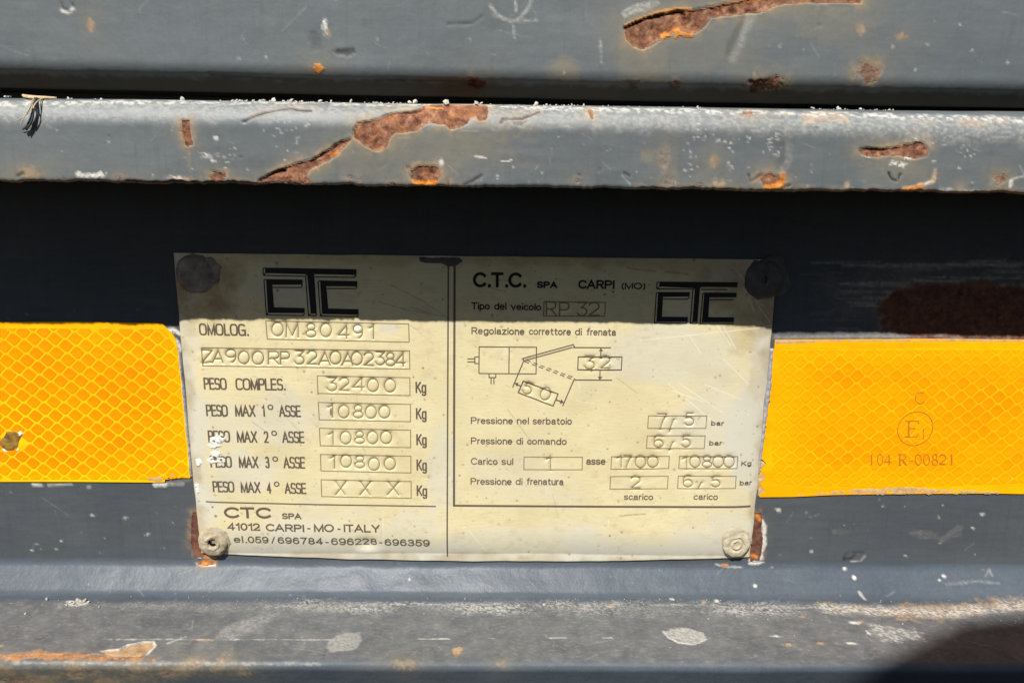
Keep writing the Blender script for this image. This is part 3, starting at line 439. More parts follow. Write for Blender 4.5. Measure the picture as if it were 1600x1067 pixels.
 {'k':'L','c':'pale','p':[(85.88,66.25),(104.29,65.85),(129.47,65.6),(167.22,64.58)],'w':0.5,'seed':33,'a':0.35,'grain':0.3},
 {'k':'L','c':'dust','p':[(85.03,66.05),(129.41,65.17),(167.18,64.37)],'w':1,'seed':34,'a':0.8},
 {'k':'L','c':'pale','p':[(-111.07,66.3),(-108.98,65.86),(-107.24,67.11)],'w':0.9,'seed':35,'amp':0.4,'lift':0.3},
 {'k':'L','c':'pale','p':[(-110.36,67.57),(-109.28,69.26),(-108.48,69.47)],'w':0.6,'seed':36,'amp':0.4,'lift':0.3},
 {'k':'L','c':'pale','p':[(-108.19,70.96),(-107.73,72.67)],'w':0.8,'seed':37,'amp':0.4,'lift':0.3},
 {'k':'L','c':'dark','p':[(84.22,41.73),(86.26,43.76),(88.3,47.87),(88.39,50.99)],'w':0.25,'seed':38,'a':0.9}]
DATA['wear']['flange'] = [
 {'k':'P','c':'rust','p':[(-107.41,0.96),(-102.11,0.93),(-102.27,2.24),(-105.09,2.68),(-108.23,2.27)],'seed':39,'amp':0.2,'soft':0.2},
 {'k':'L','c':'orange','p':[(-106.07,1.61),(-102.53,1.59)],'w':0.7,'seed':40,'amp':0.3,'a':0.8},
 {'k':'L','c':'pale','p':[(-108.71,1.84),(-106,2.47),(-102.24,2.45)],'w':0.3,'seed':41,'a':0.95},
 {'k':'L','c':'pale','p':[(84.41,0.72),(87.34,0.7),(88.88,0.08)],'w':0.5,'seed':42,'a':0.9,'lift':0.2},
 {'k':'L','c':'orange','p':[(74.52,1.23),(76.32,1.44)],'w':0.4,'seed':43,'a':0.8},
 {'k':'L','c':'pale','p':[(72.27,1.02),(74.96,1.89),(81.7,2.07)],'w':0.2,'seed':44,'a':0.5},
 {'k':'P','c':'dust','p':[(-176.62,16.45),(0.98,16.72),(184.96,15.03),(163.46,47.21),(0.65,47.11),(-157.6,46.75)],'seed':45,'amp':1.4,'soft':1.6,'a':0.85},
 {'k':'L','c':'pale','p':[(-67.38,18.5),(0.95,19.01),(43.83,19.01),(106.26,19.21)],'w':3.4,'seed':46,'a':0.55,'grain':1,'gs':1.7,'soft':3,'amp':2,'mod':1},
 {'k':'L','c':'pale','p':[(-54.84,17.24),(0.97,17.11),(106.86,17.68)],'w':1,'seed':47,'a':0.5,'grain':1,'gs':1.3,'soft':0.9,'amp':1,'mod':1},
 {'k':'L','c':'pale','p':[(106.71,18.06),(125.45,19.79),(146.36,21.11),(175.58,15.89)],'w':2.6,'seed':48,'a':0.7,'grain':0.9,'gs':1.5,'soft':2,'amp':2},
 {'k':'P','c':'tan','p':[(105.28,16.15),(109.82,15.72),(126.16,18.27),(134.22,15.1),(149.27,15.74),(168.63,12.74),(181.7,13.23),(174.34,17.83),(160.03,19.86),(140.08,24.86),(127.82,23.86),(122.76,20.94),(108.27,19.57)],'seed':49,'amp':2.2,'soft':1.8,'a':0.75,'grain':0.7,'gs':1.3},
 {'k':'P','c':'pale','p':[(117.65,27.56),(132.71,30.96),(130.08,36.1),(117.84,36.19),(115.7,32.82)],'seed':0,'amp':2,'soft':1,'a':0.5,'grain':0.8,'gs':1.2},
 {'k':'P','c':'pale','p':[(48.91,32.66),(51.79,30.57),(57.52,29.82),(61.62,32.56),(62.17,35.27),(59.7,37.95),(52.61,38.33),(50.07,36.03)],'seed':1,'amp':0.5,'soft':0.3,'a':0.55,'grain':0.5,'gs':2},
 {'k':'L','c':'pale','p':[(49.25,31.97),(50.21,35.36),(52.75,37.67),(57.54,38.62),(61.8,35.95)],'w':0.3,'seed':2,'a':0.8},
 {'k':'P','c':'pale','p':[(-55.95,37.5),(-53.64,34.14),(-47.73,33.42),(-45.84,37.42),(-47.15,42.28),(-53.76,43.28),(-56.5,41.39)],'seed':3,'amp':0.6,'soft':0.4,'a':0.32,'grain':0.4,'gs':2},
 {'k':'L','c':'dark','p':[(-55.99,46.4),(-56.11,41.39),(-53.97,37.48)],'w':0.15,'seed':4,'a':0.6},
 {'k':'P','c':'pale','p':[(-92.47,37.77),(-90.79,31.02),(-82.58,24.57),(-74.97,21.94),(-76.06,25.6),(-80.17,32.65),(-86.78,37.07)],'seed':5,'amp':1,'soft':1.2,'a':0.22,'grain':0.6},
 {'k':'L','c':'pale','p':[(-126.15,37.37),(-98.49,37.49),(-74.82,37.31),(-53.04,37.15)],'w':0.16,'seed':6,'a':0.65,'grain':0.4,'soft':0.15},
 {'k':'L','c':'tan','p':[(-96.8,37.8),(-92.07,37.77)],'w':0.35,'seed':7,'a':0.8},
 {'k':'L','c':'pale','p':[(-105.18,39.5),(-100.96,36.19)],'w':0.3,'seed':8,'a':0.4},
 {'k':'L','c':'pale','p':[(-28.26,36.3),(-18.87,36.22)],'w':0.18,'seed':9,'a':0.6,'soft':0.15},
 {'k':'L','c':'pale','p':[(-5.85,36.13),(-4.45,36.11)],'w':0.18,'seed':10,'a':0.6,'soft':0.15},
 {'k':'L','c':'pale','p':[(12.84,35.65),(17.88,35.61)],'w':0.18,'seed':11,'a':0.6,'soft':0.15},
 {'k':'L','c':'pale','p':[(29.37,35.52),(32.2,35.5)],'w':0.18,'seed':12,'a':0.6,'soft':0.15},
 {'k':'P','c':'tan','p':[(-123.59,43.45),(-118.71,42.79),(-116.83,40.55),(-112.53,39.23),(-109.74,38.88),(-108.41,41.13),(-109,44.29),(-111.44,46.16),(-119.97,46.22)],'seed':13,'amp':0.25,'soft':0.25,'a':0.95,'lift':-0.2},
 {'k':'L','c':'pale','p':[(-123.94,43.14),(-118.66,42.47),(-116.97,40.23),(-113.26,38.91),(-109.88,38.56),(-108.35,40.81),(-109.12,44.91)],'w':0.28,'seed':14,'a':0.95,'lift':0.2},
 {'k':'L','c':'dark','p':[(-118.28,42.47),(-117.46,40.87)],'w':0.25,'seed':15,'a':0.8},
 {'k':'P','c':'tan','p':[(-156.64,45.24),(-145.2,43.61),(-142.52,43.27),(-134.37,44.15),(-122.91,44.07),(-118.36,45.59),(-129.44,46.28),(-140.5,46.9),(-155.35,47.41)],'seed':16,'amp':0.9,'soft':0.5,'a':0.8,'grain':0.45},
 {'k':'P','c':'orange','p':[(-156.26,45.85),(-148.88,45.49),(-142.17,43.9),(-136.11,44.48),(-125.96,45.65),(-110.49,46.15),(-106.26,47.18),(-127.27,46.83),(-155.35,47.41)],'seed':17,'amp':1,'soft':0.4,'a':0.55,'grain':0.6},
 {'k':'P','c':'rust','p':[(-135.78,45.1),(-128.17,45.04),(-110.76,45.54),(-107.21,47.19),(-123.29,47.26),(-133.89,46.87)],'seed':18,'amp':1,'soft':0.5,'a':0.6,'grain':0.4},
 {'k':'D','c':'tan','p':[(-150.65,51.69)],'r':(3.04,1.67),'seed':19,'amp':1.6,'soft':1.4,'a':0.5,'halo':0.8,'grain':0.4},
 {'k':'D','c':'tan','p':[(-141.24,55.16)],'r':(3.8,2.09),'seed':20,'amp':1.6,'soft':1.4,'a':0.5,'halo':0.8,'grain':0.4},
 {'k':'D','c':'tan','p':[(-129.41,49.51)],'r':(1.52,0.84),'seed':21,'amp':1.6,'soft':1.4,'a':0.5,'halo':0.8,'grain':0.4},
 {'k':'D','c':'rust','p':[(-130.21,53.03)],'r':(1.33,0.73),'seed':22,'amp':1.6,'soft':1.4,'a':0.5,'halo':0.8,'grain':0.4},
 {'k':'D','c':'rust','p':[(-125.09,51.54)],'r':(0.95,0.52),'seed':23,'amp':1.6,'soft':1.4,'a':0.5,'halo':0.8,'grain':0.4},
 {'k':'D','c':'tan','p':[(-111.57,50.3)],'r':(2.28,1.25),'seed':24,'amp':1.6,'soft':1.4,'a':0.5,'halo':0.8,'grain':0.4},
 {'k':'D','c':'tan','p':[(-113.16,53.22)],'r':(1.52,0.84),'seed':25,'amp':1.6,'soft':1.4,'a':0.5,'halo':0.8,'grain':0.4},
 {'k':'D','c':'tan','p':[(-96.42,50.22)],'r':(2.66,1.46),'seed':26,'amp':1.6,'soft':1.4,'a':0.5,'halo':0.8,'grain':0.4},
 {'k':'D','c':'rust','p':[(-94.62,48.1)],'r':(1.71,0.94),'seed':27,'amp':1.6,'soft':1.4,'a':0.5,'halo':0.8,'grain':0.4},
 {'k':'D','c':'tan','p':[(-86.92,49.94)],'r':(1.52,0.84),'seed':28,'amp':1.6,'soft':1.4,'a':0.5,'halo':0.8,'grain':0.4},
 {'k':'D','c':'tan','p':[(-85.18,47.88)],'r':(1.14,0.63),'seed':29,'amp':1.6,'soft':1.4,'a':0.5,'halo':0.8,'grain':0.4},
 {'k':'D','c':'tan','p':[(-80.47,51.26)],'r':(1.14,0.63),'seed':30,'amp':1.6,'soft':1.4,'a':0.5,'halo':0.8,'grain':0.4},
 {'k':'D','c':'rust','p':[(-101.95,51.39)],'r':(1.33,0.73),'seed':31,'amp':1.6,'soft':1.4,'a':0.5,'halo':0.8,'grain':0.4},
 {'k':'D','c':'rust','p':[(-147.31,56.38)],'r':(4.75,2.61),'seed':32,'amp':1.6,'soft':1.4,'a':0.5,'halo':0.8,'grain':0.4},
 {'k':'D','c':'tan','p':[(-121.35,55.63)],'r':(3.42,1.88),'seed':33,'amp':1.6,'soft':1.4,'a':0.5,'halo':0.8,'grain':0.4},
 {'k':'P','c':'halo','p':[(-154.97,48.34),(-105.93,48.32),(-88.8,49.34),(-115.74,60.4),(-158.66,62.17)],'seed':34,'amp':2,'soft':1.5,'a':0.75,'grain':0.4},
 {'k':'P','c':'tan','p':[(-17.96,41.12),(-15.44,40.46),(-14.02,41.41),(-14.88,43.63),(-15.91,46.13),(-17.18,44.27)],'seed':35,'amp':0.4,'soft':0.25,'a':0.9},
 {'k':'D','c':'tan','p':[(-31.28,48.21)],'r':(2.09,0.95),'seed':36,'amp':1.3,'soft':1.2,'a':0.5,'halo':0.6,'grain':0.5},
 {'k':'D','c':'tan','p':[(-2.61,48.1)],'r':(1.14,0.95),'seed':37,'amp':1,'soft':1,'a':0.45,'halo':0.5,'grain':0.5},
 {'k':'D','c':'tan','p':[(-155.31,41.15)],'r':(0.76,0.76),'seed':38,'amp':0.3},
 {'k':'D','c':'tan','p':[(97.17,23.39)],'r':(1.14,0.57),'seed':39,'amp':0.4,'a':0.85,'lift':0.15},
 {'k':'D','c':'tan','p':[(129.6,24.58)],'r':(1.71,0.76),'seed':40,'amp':0.4,'a':0.85,'lift':0.15},
 {'k':'D','c':'tan','p':[(86.85,38.41)],'r':(1.71,0.76),'seed':41,'amp':0.4,'a':0.85,'lift':0.15},
 {'k':'D','c':'tan','p':[(66.33,14.95)],'r':(0.76,0.95),'seed':42,'amp':0.4,'a':0.85,'lift':0.15},
 {'k':'D','c':'pale','p':[(112.84,26.53)],'r':(1.52,0.76),'seed':43,'amp':0.4,'a':0.85,'lift':0.15},
 {'k':'D','c':'tan','p':[(115.27,25.79)],'r':(1.14,0.57),'seed':44,'amp':0.4,'a':0.85,'lift':0.15},
 {'k':'D','c':'tan','p':[(97.38,37.67)],'r':(1.14,0.57),'seed':45,'amp':0.4,'a':0.85,'lift':0.15},
 {'k':'D','c':'pale','p':[(114.97,32.14)],'r':(0.57,0.95),'seed':46,'amp':0.4,'a':0.85,'lift':0.15},
 {'k':'D','c':'pale','p':[(84.68,34.09)],'r':(1.33,0.38),'seed':47,'amp':0.4,'a':0.85,'lift':0.15},
 {'k':'D','c':'pale','p':[(107.09,37.6)],'r':(1.52,0.57),'seed':48,'amp':0.4,'a':0.85,'lift':0.15},
 {'k':'D','c':'tan','p':[(34.26,18.33)],'r':(1.14,0.57),'seed':49,'amp':0.4,'a':0.85,'lift':0.15},
 {'k':'D','c':'pale','p':[(-3.32,18.67)],'r':(0.57,0.38),'seed':0,'amp':0.4,'a':0.85,'lift':0.15},
 {'k':'D','c':'pale','p':[(55.7,13.55)],'r':(0.57,0.57),'seed':1,'amp':0.4,'a':0.85,'lift':0.15},
 {'k':'D','c':'pale','p':[(117.74,2.3)],'r':(0.57,0.57),'seed':2,'amp':0.2},
 {'k':'D','c':'pale','p':[(120.52,5.37)],'r':(0.76,0.76),'seed':3,'amp':0.2},
 {'k':'D','c':'pale','p':[(152.2,4.75)],'r':(0.57,0.57),'seed':4,'amp':0.2},
 {'k':'D','c':'pale','p':[(150.25,6.09)],'r':(0.38,0.38),'seed':5,'amp':0.2},
 {'k':'D','c':'pale','p':[(70.92,14.13)],'r':(0.76,0.76),'seed':6,'amp':0.2},
 {'k':'D','c':'pale','p':[(-34.35,6.89)],'r':(0.38,0.38),'seed':7,'amp':0.2},
 {'k':'D','c':'pale','p':[(85.28,8.42)],'r':(0.57,0.57),'seed':8,'amp':0.2},
 {'k':'L','c':'pale','p':[(152.52,7.62),(164.1,6.46),(170.66,7.08)],'w':0.5,'seed':9,'a':0.18,'grain':0.6},
 {'k':'L','c':'pale','p':[(166.9,4.67),(168.86,2.45),(169.23,4.43)],'w':0.4,'seed':10,'a':0.25,'grain':0.4},
 {'k':'L','c':'pale','p':[(121.19,10.41),(122.36,13.06)],'w':0.3,'seed':11,'a':0.5},
 {'k':'P','c':'pale','p':[(-148.09,16.18),(-142.11,15.35),(-139.91,17.64),(-143.16,19.56),(-146.9,18.84)],'seed':12,'amp':0.6,'soft':0.3,'a':0.9,'grain':0.6,'gs':2.2},
 {'k':'L','c':'pale','p':[(-147.74,18.85),(-105.49,18.84),(-54.55,18.76)],'w':2,'seed':13,'a':0.35,'grain':1,'gs':1.8,'soft':2,'amp':1.5,'mod':1},
 {'k':'L','c':'pale','p':[(-147.45,48.31),(-105.93,48.32),(-56.61,48.31)],'w':0.45,'seed':14,'a':0.35,'grain':0.6},
 {'k':'L','c':'dust','p':[(-155.09,47.98),(0.65,47.91),(163.02,48.18)],'w':0.5,'seed':15,'a':0.5,'grain':0.3},
 {'k':'D','c':'dark','p':[(-43.17,6.94)],'r':(5.7,3.99),'seed':16,'a':0.0001,'soft':3,'amp':0.5,'dent':-2450},
 {'k':'D','c':'dark','p':[(-52.09,5.89)],'r':(2.66,1.86),'seed':17,'a':0.0001,'soft':3,'amp':0.5,'dent':1750},
 {'k':'D','c':'dark','p':[(-25.63,4.64)],'r':(4.18,2.93),'seed':18,'a':0.0001,'soft':3,'amp':0.5,'dent':-2100},
 {'k':'D','c':'dark','p':[(-34.2,9.07)],'r':(3.42,2.39),'seed':19,'a':0.0001,'soft':3,'amp':0.5,'dent':1750},
 {'k':'D','c':'dark','p':[(-70.82,6)],'r':(4.75,3.33),'seed':20,'a':0.0001,'soft':3,'amp':0.5,'dent':-1750},
 {'k':'D','c':'dark','p':[(-7.84,6.74)],'r':(5.7,3.99),'seed':21,'a':0.0001,'soft':3,'amp':0.5,'dent':1540},
 {'k':'D','c':'dark','p':[(-91.51,7.2)],'r':(4.75,3.33),'seed':22,'a':0.0001,'soft':3,'amp':0.5,'dent':1400},
 {'k':'D','c':'dark','p':[(9.9,5.54)],'r':(3.8,2.66),'seed':23,'a':0.0001,'soft':3,'amp':0.5,'dent':-1400},
 {'k':'D','c':'dark','p':[(29.87,6.53)],'r':(4.94,3.46),'seed':24,'a':0.0001,'soft':3,'amp':0.5,'dent':1260},
 {'k':'D','c':'dark','p':[(-119.94,7.36)],'r':(5.7,3.99),'seed':25,'a':0.0001,'soft':3,'amp':0.5,'dent':-1400},
 {'k':'D','c':'dark','p':[(-141.75,7.48)],'r':(5.7,3.99),'seed':26,'a':0.0001,'soft':3,'amp':0.5,'dent':1400},
 {'k':'D','c':'dark','p':[(134.99,5.95)],'r':(7.6,5.32),'seed':27,'a':0.0001,'soft':3,'amp':0.5,'dent':-1400},
 {'k':'D','c':'dark','p':[(101.3,6.14)],'r':(5.7,3.99),'seed':28,'a':0.0001,'soft':3,'amp':0.5,'dent':1260},
 {'k':'D','c':'dark','p':[(67.74,6.32)],'r':(5.7,3.99),'seed':29,'a':0.0001,'soft':3,'amp':0.5,'dent':-1260}]
DATA['plate'] = (-106.5,83.9,27.9,-77.4)
DATA['dent'] = (-49.207,-71.821)
DATA['degrees'] = [
 (-78.94,-22.395,0.761),
 (-78.246,-31.43,0.761),
 (-78.439,-40.54,0.761),
 (-78.486,-49.541,0.761)]
DATA['texts'] = [
 {'s':'OMOLOG.','a':(-100.203,1.562),'b':(-84.344,1.51),'h':3.995,'w':0.54,'m':'print','gap':0.246,'name':'printed_word','e':3.4},
 {'s':'PESO','a':(-100.125,-16.554),'b':(-92.609,-16.593),'h':4.077,'w':0.54,'m':'print','gap':0.22,'name':'printed_word','e':3.4},
 {'s':'COMPLES.','a':(-89.811,-16.65),'b':(-73.604,-16.637),'h':4.081,'w':0.54,'m':'print','gap':0.22,'name':'printed_word','e':3.4},
 {'s':'PESO','a':(-100.075,-25.707),'b':(-92.885,-25.727),'h':4.091,'w':0.54,'m':'print','gap':0.22,'name':'printed_word','e':3.4},
 {'s':'MAX','a':(-90.583,-25.735),'b':(-83.91,-25.759),'h':4.094,'w':0.54,'m':'print','gap':0.22,'name':'printed_word','e':3.4},
 {'s':'1','a':(-81.806,-25.63),'b':(-80.842,-25.705),'h':4.094,'w':0.54,'m':'print','gap':0.22,'name':'printed_word','e':3.4},
 {'s':'ASSE','a':(-76.258,-25.72),'b':(-69.05,-25.74),'h':4.097,'w':0.54,'m':'print','gap':0.22,'name':'printed_word','e':3.4},
 {'s':'PESO','a':(-100.133,-34.737),'b':(-92.804,-34.76),'h':4.16,'w':0.54,'m':'print','gap':0.22,'name':'printed_word','e':3.4},
 {'s':'MAX','a':(-90.643,-34.798),'b':(-83.914,-34.826),'h':4.162,'w':0.54,'m':'print','gap':0.22,'name':'printed_word','e':3.4},
 {'s':'2','a':(-81.721,-34.808),'b':(-80.167,-34.88),'h':4.164,'w':0.54,'m':'print','gap':0.22,'name':'printed_word','e':3.4},
 {'s':'ASSE','a':(-75.725,-34.814),'b':(-68.376,-34.837),'h':4.166,'w':0.54,'m':'print','gap':0.22,'name':'printed_word','e':3.4},
 {'s':'PESO','a':(-100.125,-43.746),'b':(-92.869,-43.774),'h':4.228,'w':0.54,'m':'print','gap':0.22,'name':'printed_word','e':3.4},
 {'s':'MAX','a':(-90.611,-43.813),'b':(-84.093,-43.847),'h':4.231,'w':0.54,'m':'print','gap':0.22,'name':'printed_word','e':3.4},
 {'s':'3','a':(-81.882,-43.829),'b':(-80.422,-43.903),'h':4.232,'w':0.54,'m':'print','gap':0.22,'name':'printed_word','e':3.4},
 {'s':'ASSE','a':(-75.837,-43.867),'b':(-68.562,-43.895),'h':4.234,'w':0.54,'m':'print','gap':0.22,'name':'printed_word','e':3.4},
 {'s':'PESO','a':(-100.016,-52.641),'b':(-92.702,-52.673),'h':4.065,'w':0.54,'m':'print','gap':0.22,'name':'printed_word','e':3.4},
 {'s':'MAX','a':(-90.619,-52.803),'b':(-83.994,-52.84),'h':4.068,'w':0.54,'m':'print','gap':0.22,'name':'printed_word','e':3.4},
 {'s':'4','a':(-81.907,-52.94),'b':(-80.327,-53.016),'h':4.07,'w':0.54,'m':'print','gap':0.22,'name':'printed_word','e':3.4},
 {'s':'ASSE','a':(-75.95,-53.041),'b':(-68.642,-53.073),'h':4.073,'w':0.54,'m':'print','gap':0.22,'name':'printed_word','e':3.4},
 {'s':'CTC','a':(-96.885,-62.103),'b':(-81.064,-62.167),'h':4.135,'w':0.85,'m':'print','gap':0.231,'name':'printed_word','e':2},
 {'s':'SPA','a':(-77.336,-62.318),'b':(-70.781,-62.36),'h':2.222,'w':0.48,'m':'print','gap':0.242,'name':'printed_word','e':2},
 {'s':'41012','a':(-96.077,-66.588),'b':(-85.006,-66.719),'h':2.832,'w':0.54,'m':'print','gap':0.22,'name':'printed_word','e':2},
 {'s':'CARPI','a':(-83.114,-66.886),'b':(-70.068,-67.093),'h':2.835,'w':0.54,'m':'print','gap':0.22,'name':'printed_word','e':2},
 {'s':'-','a':(-69.046,-66.944),'b':(-67.92,-66.97),'h':3.021,'w':0.54,'m':'print','gap':0.22,'name':'printed_word','e':2},
 {'s':'MO','a':(-66.766,-67.066),'b':(-59.938,-67.087),'h':3.022,'w':0.54,'m':'print','gap':0.22,'name':'printed_word','e':2},
 {'s':'-','a':(-58.779,-67.079),'b':(-57.683,-67.105),'h':3.023,'w':0.54,'m':'print','gap':0.22,'name':'printed_word','e':2},
 {'s':'ITALY','a':(-56.647,-67.064),'b':(-44.355,-67.15),'h':2.956,'w':0.54,'m':'print','gap':0.22,'name':'printed_word','e':2},
 {'s':'el.','a':(-94.447,-71.525),'b':(-89.954,-71.615),'h':2.856,'w':0.48,'m':'print','gap':0.22,'name':'printed_word','e':2},
 {'s':'059','a':(-89.628,-71.643),'b':(-82.592,-71.716),'h':2.797,'w':0.48,'m':'print','gap':0.22,'name':'printed_word','e':2},
 {'s':'/','a':(-81.638,-71.739),'b':(-80.274,-71.76),'h':2.799,'w':0.42,'m':'print','gap':0.22,'name':'printed_word','e':2},
 {'s':'696784','a':(-79.456,-71.785),'b':(-64.029,-72.133),'h':2.771,'w':0.48,'m':'print','gap':0.238,'name':'printed_word','e':2},
 {'s':'-','a':(-63.235,-72.263),'b':(-62.072,-72.29),'h':2.774,'w':0.48,'m':'print','gap':0.22,'name':'printed_word','e':2},
 {'s':'696','a':(-61.252,-72.25),'b':(-53.478,-72.336),'h':2.913,'w':0.48,'m':'print','gap':0.22,'name':'printed_word','e':2},
 {'s':'228','a':(-53.163,-72.334),'b':(-45.599,-72.318),'h':2.776,'w':0.42,'m':'print','gap':0.22,'name':'printed_word','e':2},
 {'s':'-','a':(-44.812,-72.347),'b':(-43.709,-72.374),'h':2.777,'w':0.48,'m':'print','gap':0.22,'name':'printed_word','e':2},
 {'s':'696359','a':(-42.922,-72.439),'b':(-27.46,-72.683),'h':2.848,'w':0.48,'m':'print','gap':0.22,'name':'printed_word','e':2},
 {'s':'Kg','a':(-31.332,-17.07),'b':(-27.806,-17.092),'h':3.878,'w':0.54,'m':'print','gap':0.22,'name':'printed_unit','e':3.4},
 {'s':'Kg','a':(-31.35,-26.132),'b':(-27.847,-26.129),'h':3.943,'w':0.54,'m':'print','gap':0.22,'name':'printed_unit','e':3.4},
 {'s':'Kg','a':(-31.367,-35.262),'b':(-27.914,-35.262),'h':4.009,'w':0.54,'m':'print','gap':0.22,'name':'printed_unit','e':3.4},
 {'s':'Kg','a':(-31.461,-44.317),'b':(-27.979,-44.318),'h':4.075,'w':0.54,'m':'print','gap':0.22,'name':'printed_unit','e':3.4},
 {'s':'Kg','a':(-31.572,-53.5),'b':(-28.001,-53.54),'h':3.959,'w':0.54,'m':'print','gap':0.22,'name':'printed_unit','e':3.4},
 {'s':'C.T.C.','a':(-12.666,18.048),'b':(4.236,18.1),'h':4.909,'w':0.95,'m':'print_shaded','gap':0.22,'name':'printed_word','e':2},
 {'s':'SPA','a':(7.612,18.033),'b':(14.135,18.051),'h':2.207,'w':0.58,'m':'print_shaded','gap':0.242,'name':'printed_word','e':2},
 {'s':'CARPI','a':(20.691,17.967),'b':(32.261,17.961),'h':2.874,'w':0.58,'m':'print_shaded','gap':0.231,'name':'printed_word','e':2},
 {'s':'(MO)','a':(34.472,18.01),'b':(42.111,17.989),'h':2.158,'w':0.42,'m':'print_shaded','gap':0.22,'name':'printed_word','e':2},
 {'s':'Tipo','a':(-13.171,10.933),'b':(-7.23,10.943),'h':2.338,'w':0.4,'m':'print_shaded','gap':0.22,'name':'printed_word','e':2},
 {'s':'del','a':(-5.852,10.905),'b':(-1.948,10.893),'h':2.339,'w':0.4,'m':'print_shaded','gap':0.22,'name':'printed_word','e':2},
 {'s':'veicolo','a':(-0.543,10.83),'b':(9.162,10.8),'h':2.34,'w':0.4,'m':'print_shaded','gap':0.22,'name':'printed_word','e':2},
 {'s':'Regolazione','a':(-13.091,2.856),'b':(3.928,2.815),'h':2.321,'w':0.36,'m':'print','gap':0.22,'name':'printed_word','e':2},
 {'s':'correttore','a':(5.344,2.829),'b':(18.864,2.858),'h':2.323,'w':0.36,'m':'print','gap':0.22,'name':'printed_word','e':2},
 {'s':'di','a':(20.153,2.845),'b':(22.396,2.841),'h':2.325,'w':0.36,'m':'print','gap':0.22,'name':'printed_word','e':2},
 {'s':'frenata','a':(23.892,2.829),'b':(33.385,2.845),'h':2.326,'w':0.36,'m':'print','gap':0.22,'name':'printed_word','e':2},
 {'s':'Pressione','a':(-13.292,-27.621),'b':(0.588,-27.557),'h':2.4,'w':0.36,'m':'print','gap':0.22,'name':'printed_word','e':2},
 {'s':'nel','a':(1.911,-27.545),'b':(5.882,-27.567),'h':2.402,'w':0.36,'m':'print','gap':0.22,'name':'printed_word','e':2},
 {'s':'serbatoio','a':(7.152,-27.556),'b':(20.106,-27.499),'h':2.402,'w':0.36,'m':'print','gap':0.22,'name':'printed_word','e':2},
 {'s':'Pressione','a':(-13.291,-34.743),'b':(0.494,-34.684),'h':2.431,'w':0.36,'m':'print','gap':0.22,'name':'printed_word','e':2},
 {'s':'di','a':(1.825,-34.673),'b':(4.063,-34.711),'h':2.433,'w':0.36,'m':'print','gap':0.22,'name':'printed_word','e':2},
 {'s':'comando','a':(5.422,-34.699),'b':(18.591,-34.646),'h':2.434,'w':0.36,'m':'print','gap':0.22,'name':'printed_word','e':2},
 {'s':'Carico','a':(-13.29,-42.015),'b':(-4.318,-42),'h':2.464,'w':0.36,'m':'print','gap':0.22,'name':'printed_word','e':2},
 {'s':'sul','a':(-3.032,-41.99),'b':(0.908,-42.016),'h':2.465,'w':0.36,'m':'print','gap':0.22,'name':'printed_word','e':2},
 {'s':'Pressione','a':(-13.37,-49.239),'b':(0.462,-49.19),'h':2.496,'w':0.36,'m':'print','gap':0.22,'name':'printed_word','e':2},
 {'s':'di','a':(1.756,-49.151),'b':(4.105,-49.191),'h':2.497,'w':0.36,'m':'print','gap':0.22,'name':'printed_word','e':2},
 {'s':'frenatura','a':(5.507,-49.122),'b':(17.931,-49.084),'h':2.498,'w':0.36,'m':'print','gap':0.22,'name':'printed_word','e':2},
 {'s':'asse','a':(25.34,-41.743),'b':(31.854,-41.725),'h':2.616,'w':0.44,'m':'print','gap':0.22,'name':'printed_word','e':2},
 {'s':'scarico','a':(38.641,-54.418),'b':(48.537,-54.379),'h':2.327,'w':0.36,'m':'print','gap':0.22,'name':'printed_word','e':2},
 {'s':'carico','a':(62.272,-54.17),'b':(70.552,-54.143),'h':2.328,'w':0.36,'m':'print','gap':0.22,'name':'printed_word','e':2},
 {'s':'bar','a':(66.316,-27.519),'b':(70.631,-27.515),'h':1.749,'w':0.36,'m':'print','gap':0.242,'name':'printed_unit','e':2},
 {'s':'bar','a':(66.183,-34.509),'b':(70.526,-34.506),'h':1.771,'w':0.36,'m':'print','gap':0.242,'name':'printed_unit','e':2},
 {'s':'Kg','a':(77.567,-41.841),'b':(81.133,-41.847),'h':1.796,'w':0.36,'m':'print','gap':0.242,'name':'printed_unit','e':2},
 {'s':'bar','a':(77.591,-48.878),'b':(81.897,-48.879),'h':1.819,'w':0.36,'m':'print','gap':0.242,'name':'printed_unit','e':2}]
DATA['boxes'] = [
 [(-78.723,6.545),(-33.174,6.024),(-33.101,0.03),(-78.581,0.553)],
 [(-99.888,-2.476),(-33.072,-2.886),(-33.059,-8.939),(-99.943,-8.5)],
 [(-63.152,-11.516),(-33.112,-11.862),(-33.182,-17.975),(-63.22,-17.504)],
 [(-63.216,-20.6),(-33.09,-20.99),(-33.156,-26.962),(-63.176,-26.6)],
 [(-63.268,-29.548),(-33.209,-29.917),(-33.299,-36.101),(-63.25,-35.671)],
 [(-63.347,-38.759),(-33.269,-39.127),(-33.376,-45.139),(-63.4,-44.641)],
 [(-63.499,-47.803),(-33.346,-48.216),(-33.455,-54.351),(-63.601,-53.899)],
 [(9.992,13.71),(29.567,13.666),(29.566,9.181),(9.972,9.085)],
 [(4.481,-39.092),(24.024,-39.047),(24.042,-43.529),(4.5,-43.598)],
 [(45.374,-24.242),(64.728,-24.105),(64.691,-28.478),(45.354,-28.611)],
 [(45.336,-31.248),(64.652,-31.084),(64.651,-35.581),(45.316,-35.673)],
 [(33.761,-38.783),(53.134,-38.452),(53.172,-42.833),(33.759,-43.265)],
 [(33.743,-45.937),(53.176,-45.61),(53.188,-50.153),(33.774,-50.478)],
 [(56.527,-38.39),(76.147,-38.333),(76.238,-42.648),(56.581,-42.806)],
 [(56.59,-45.514),(76.171,-45.429),(76.271,-49.905),(56.616,-50.057)]]
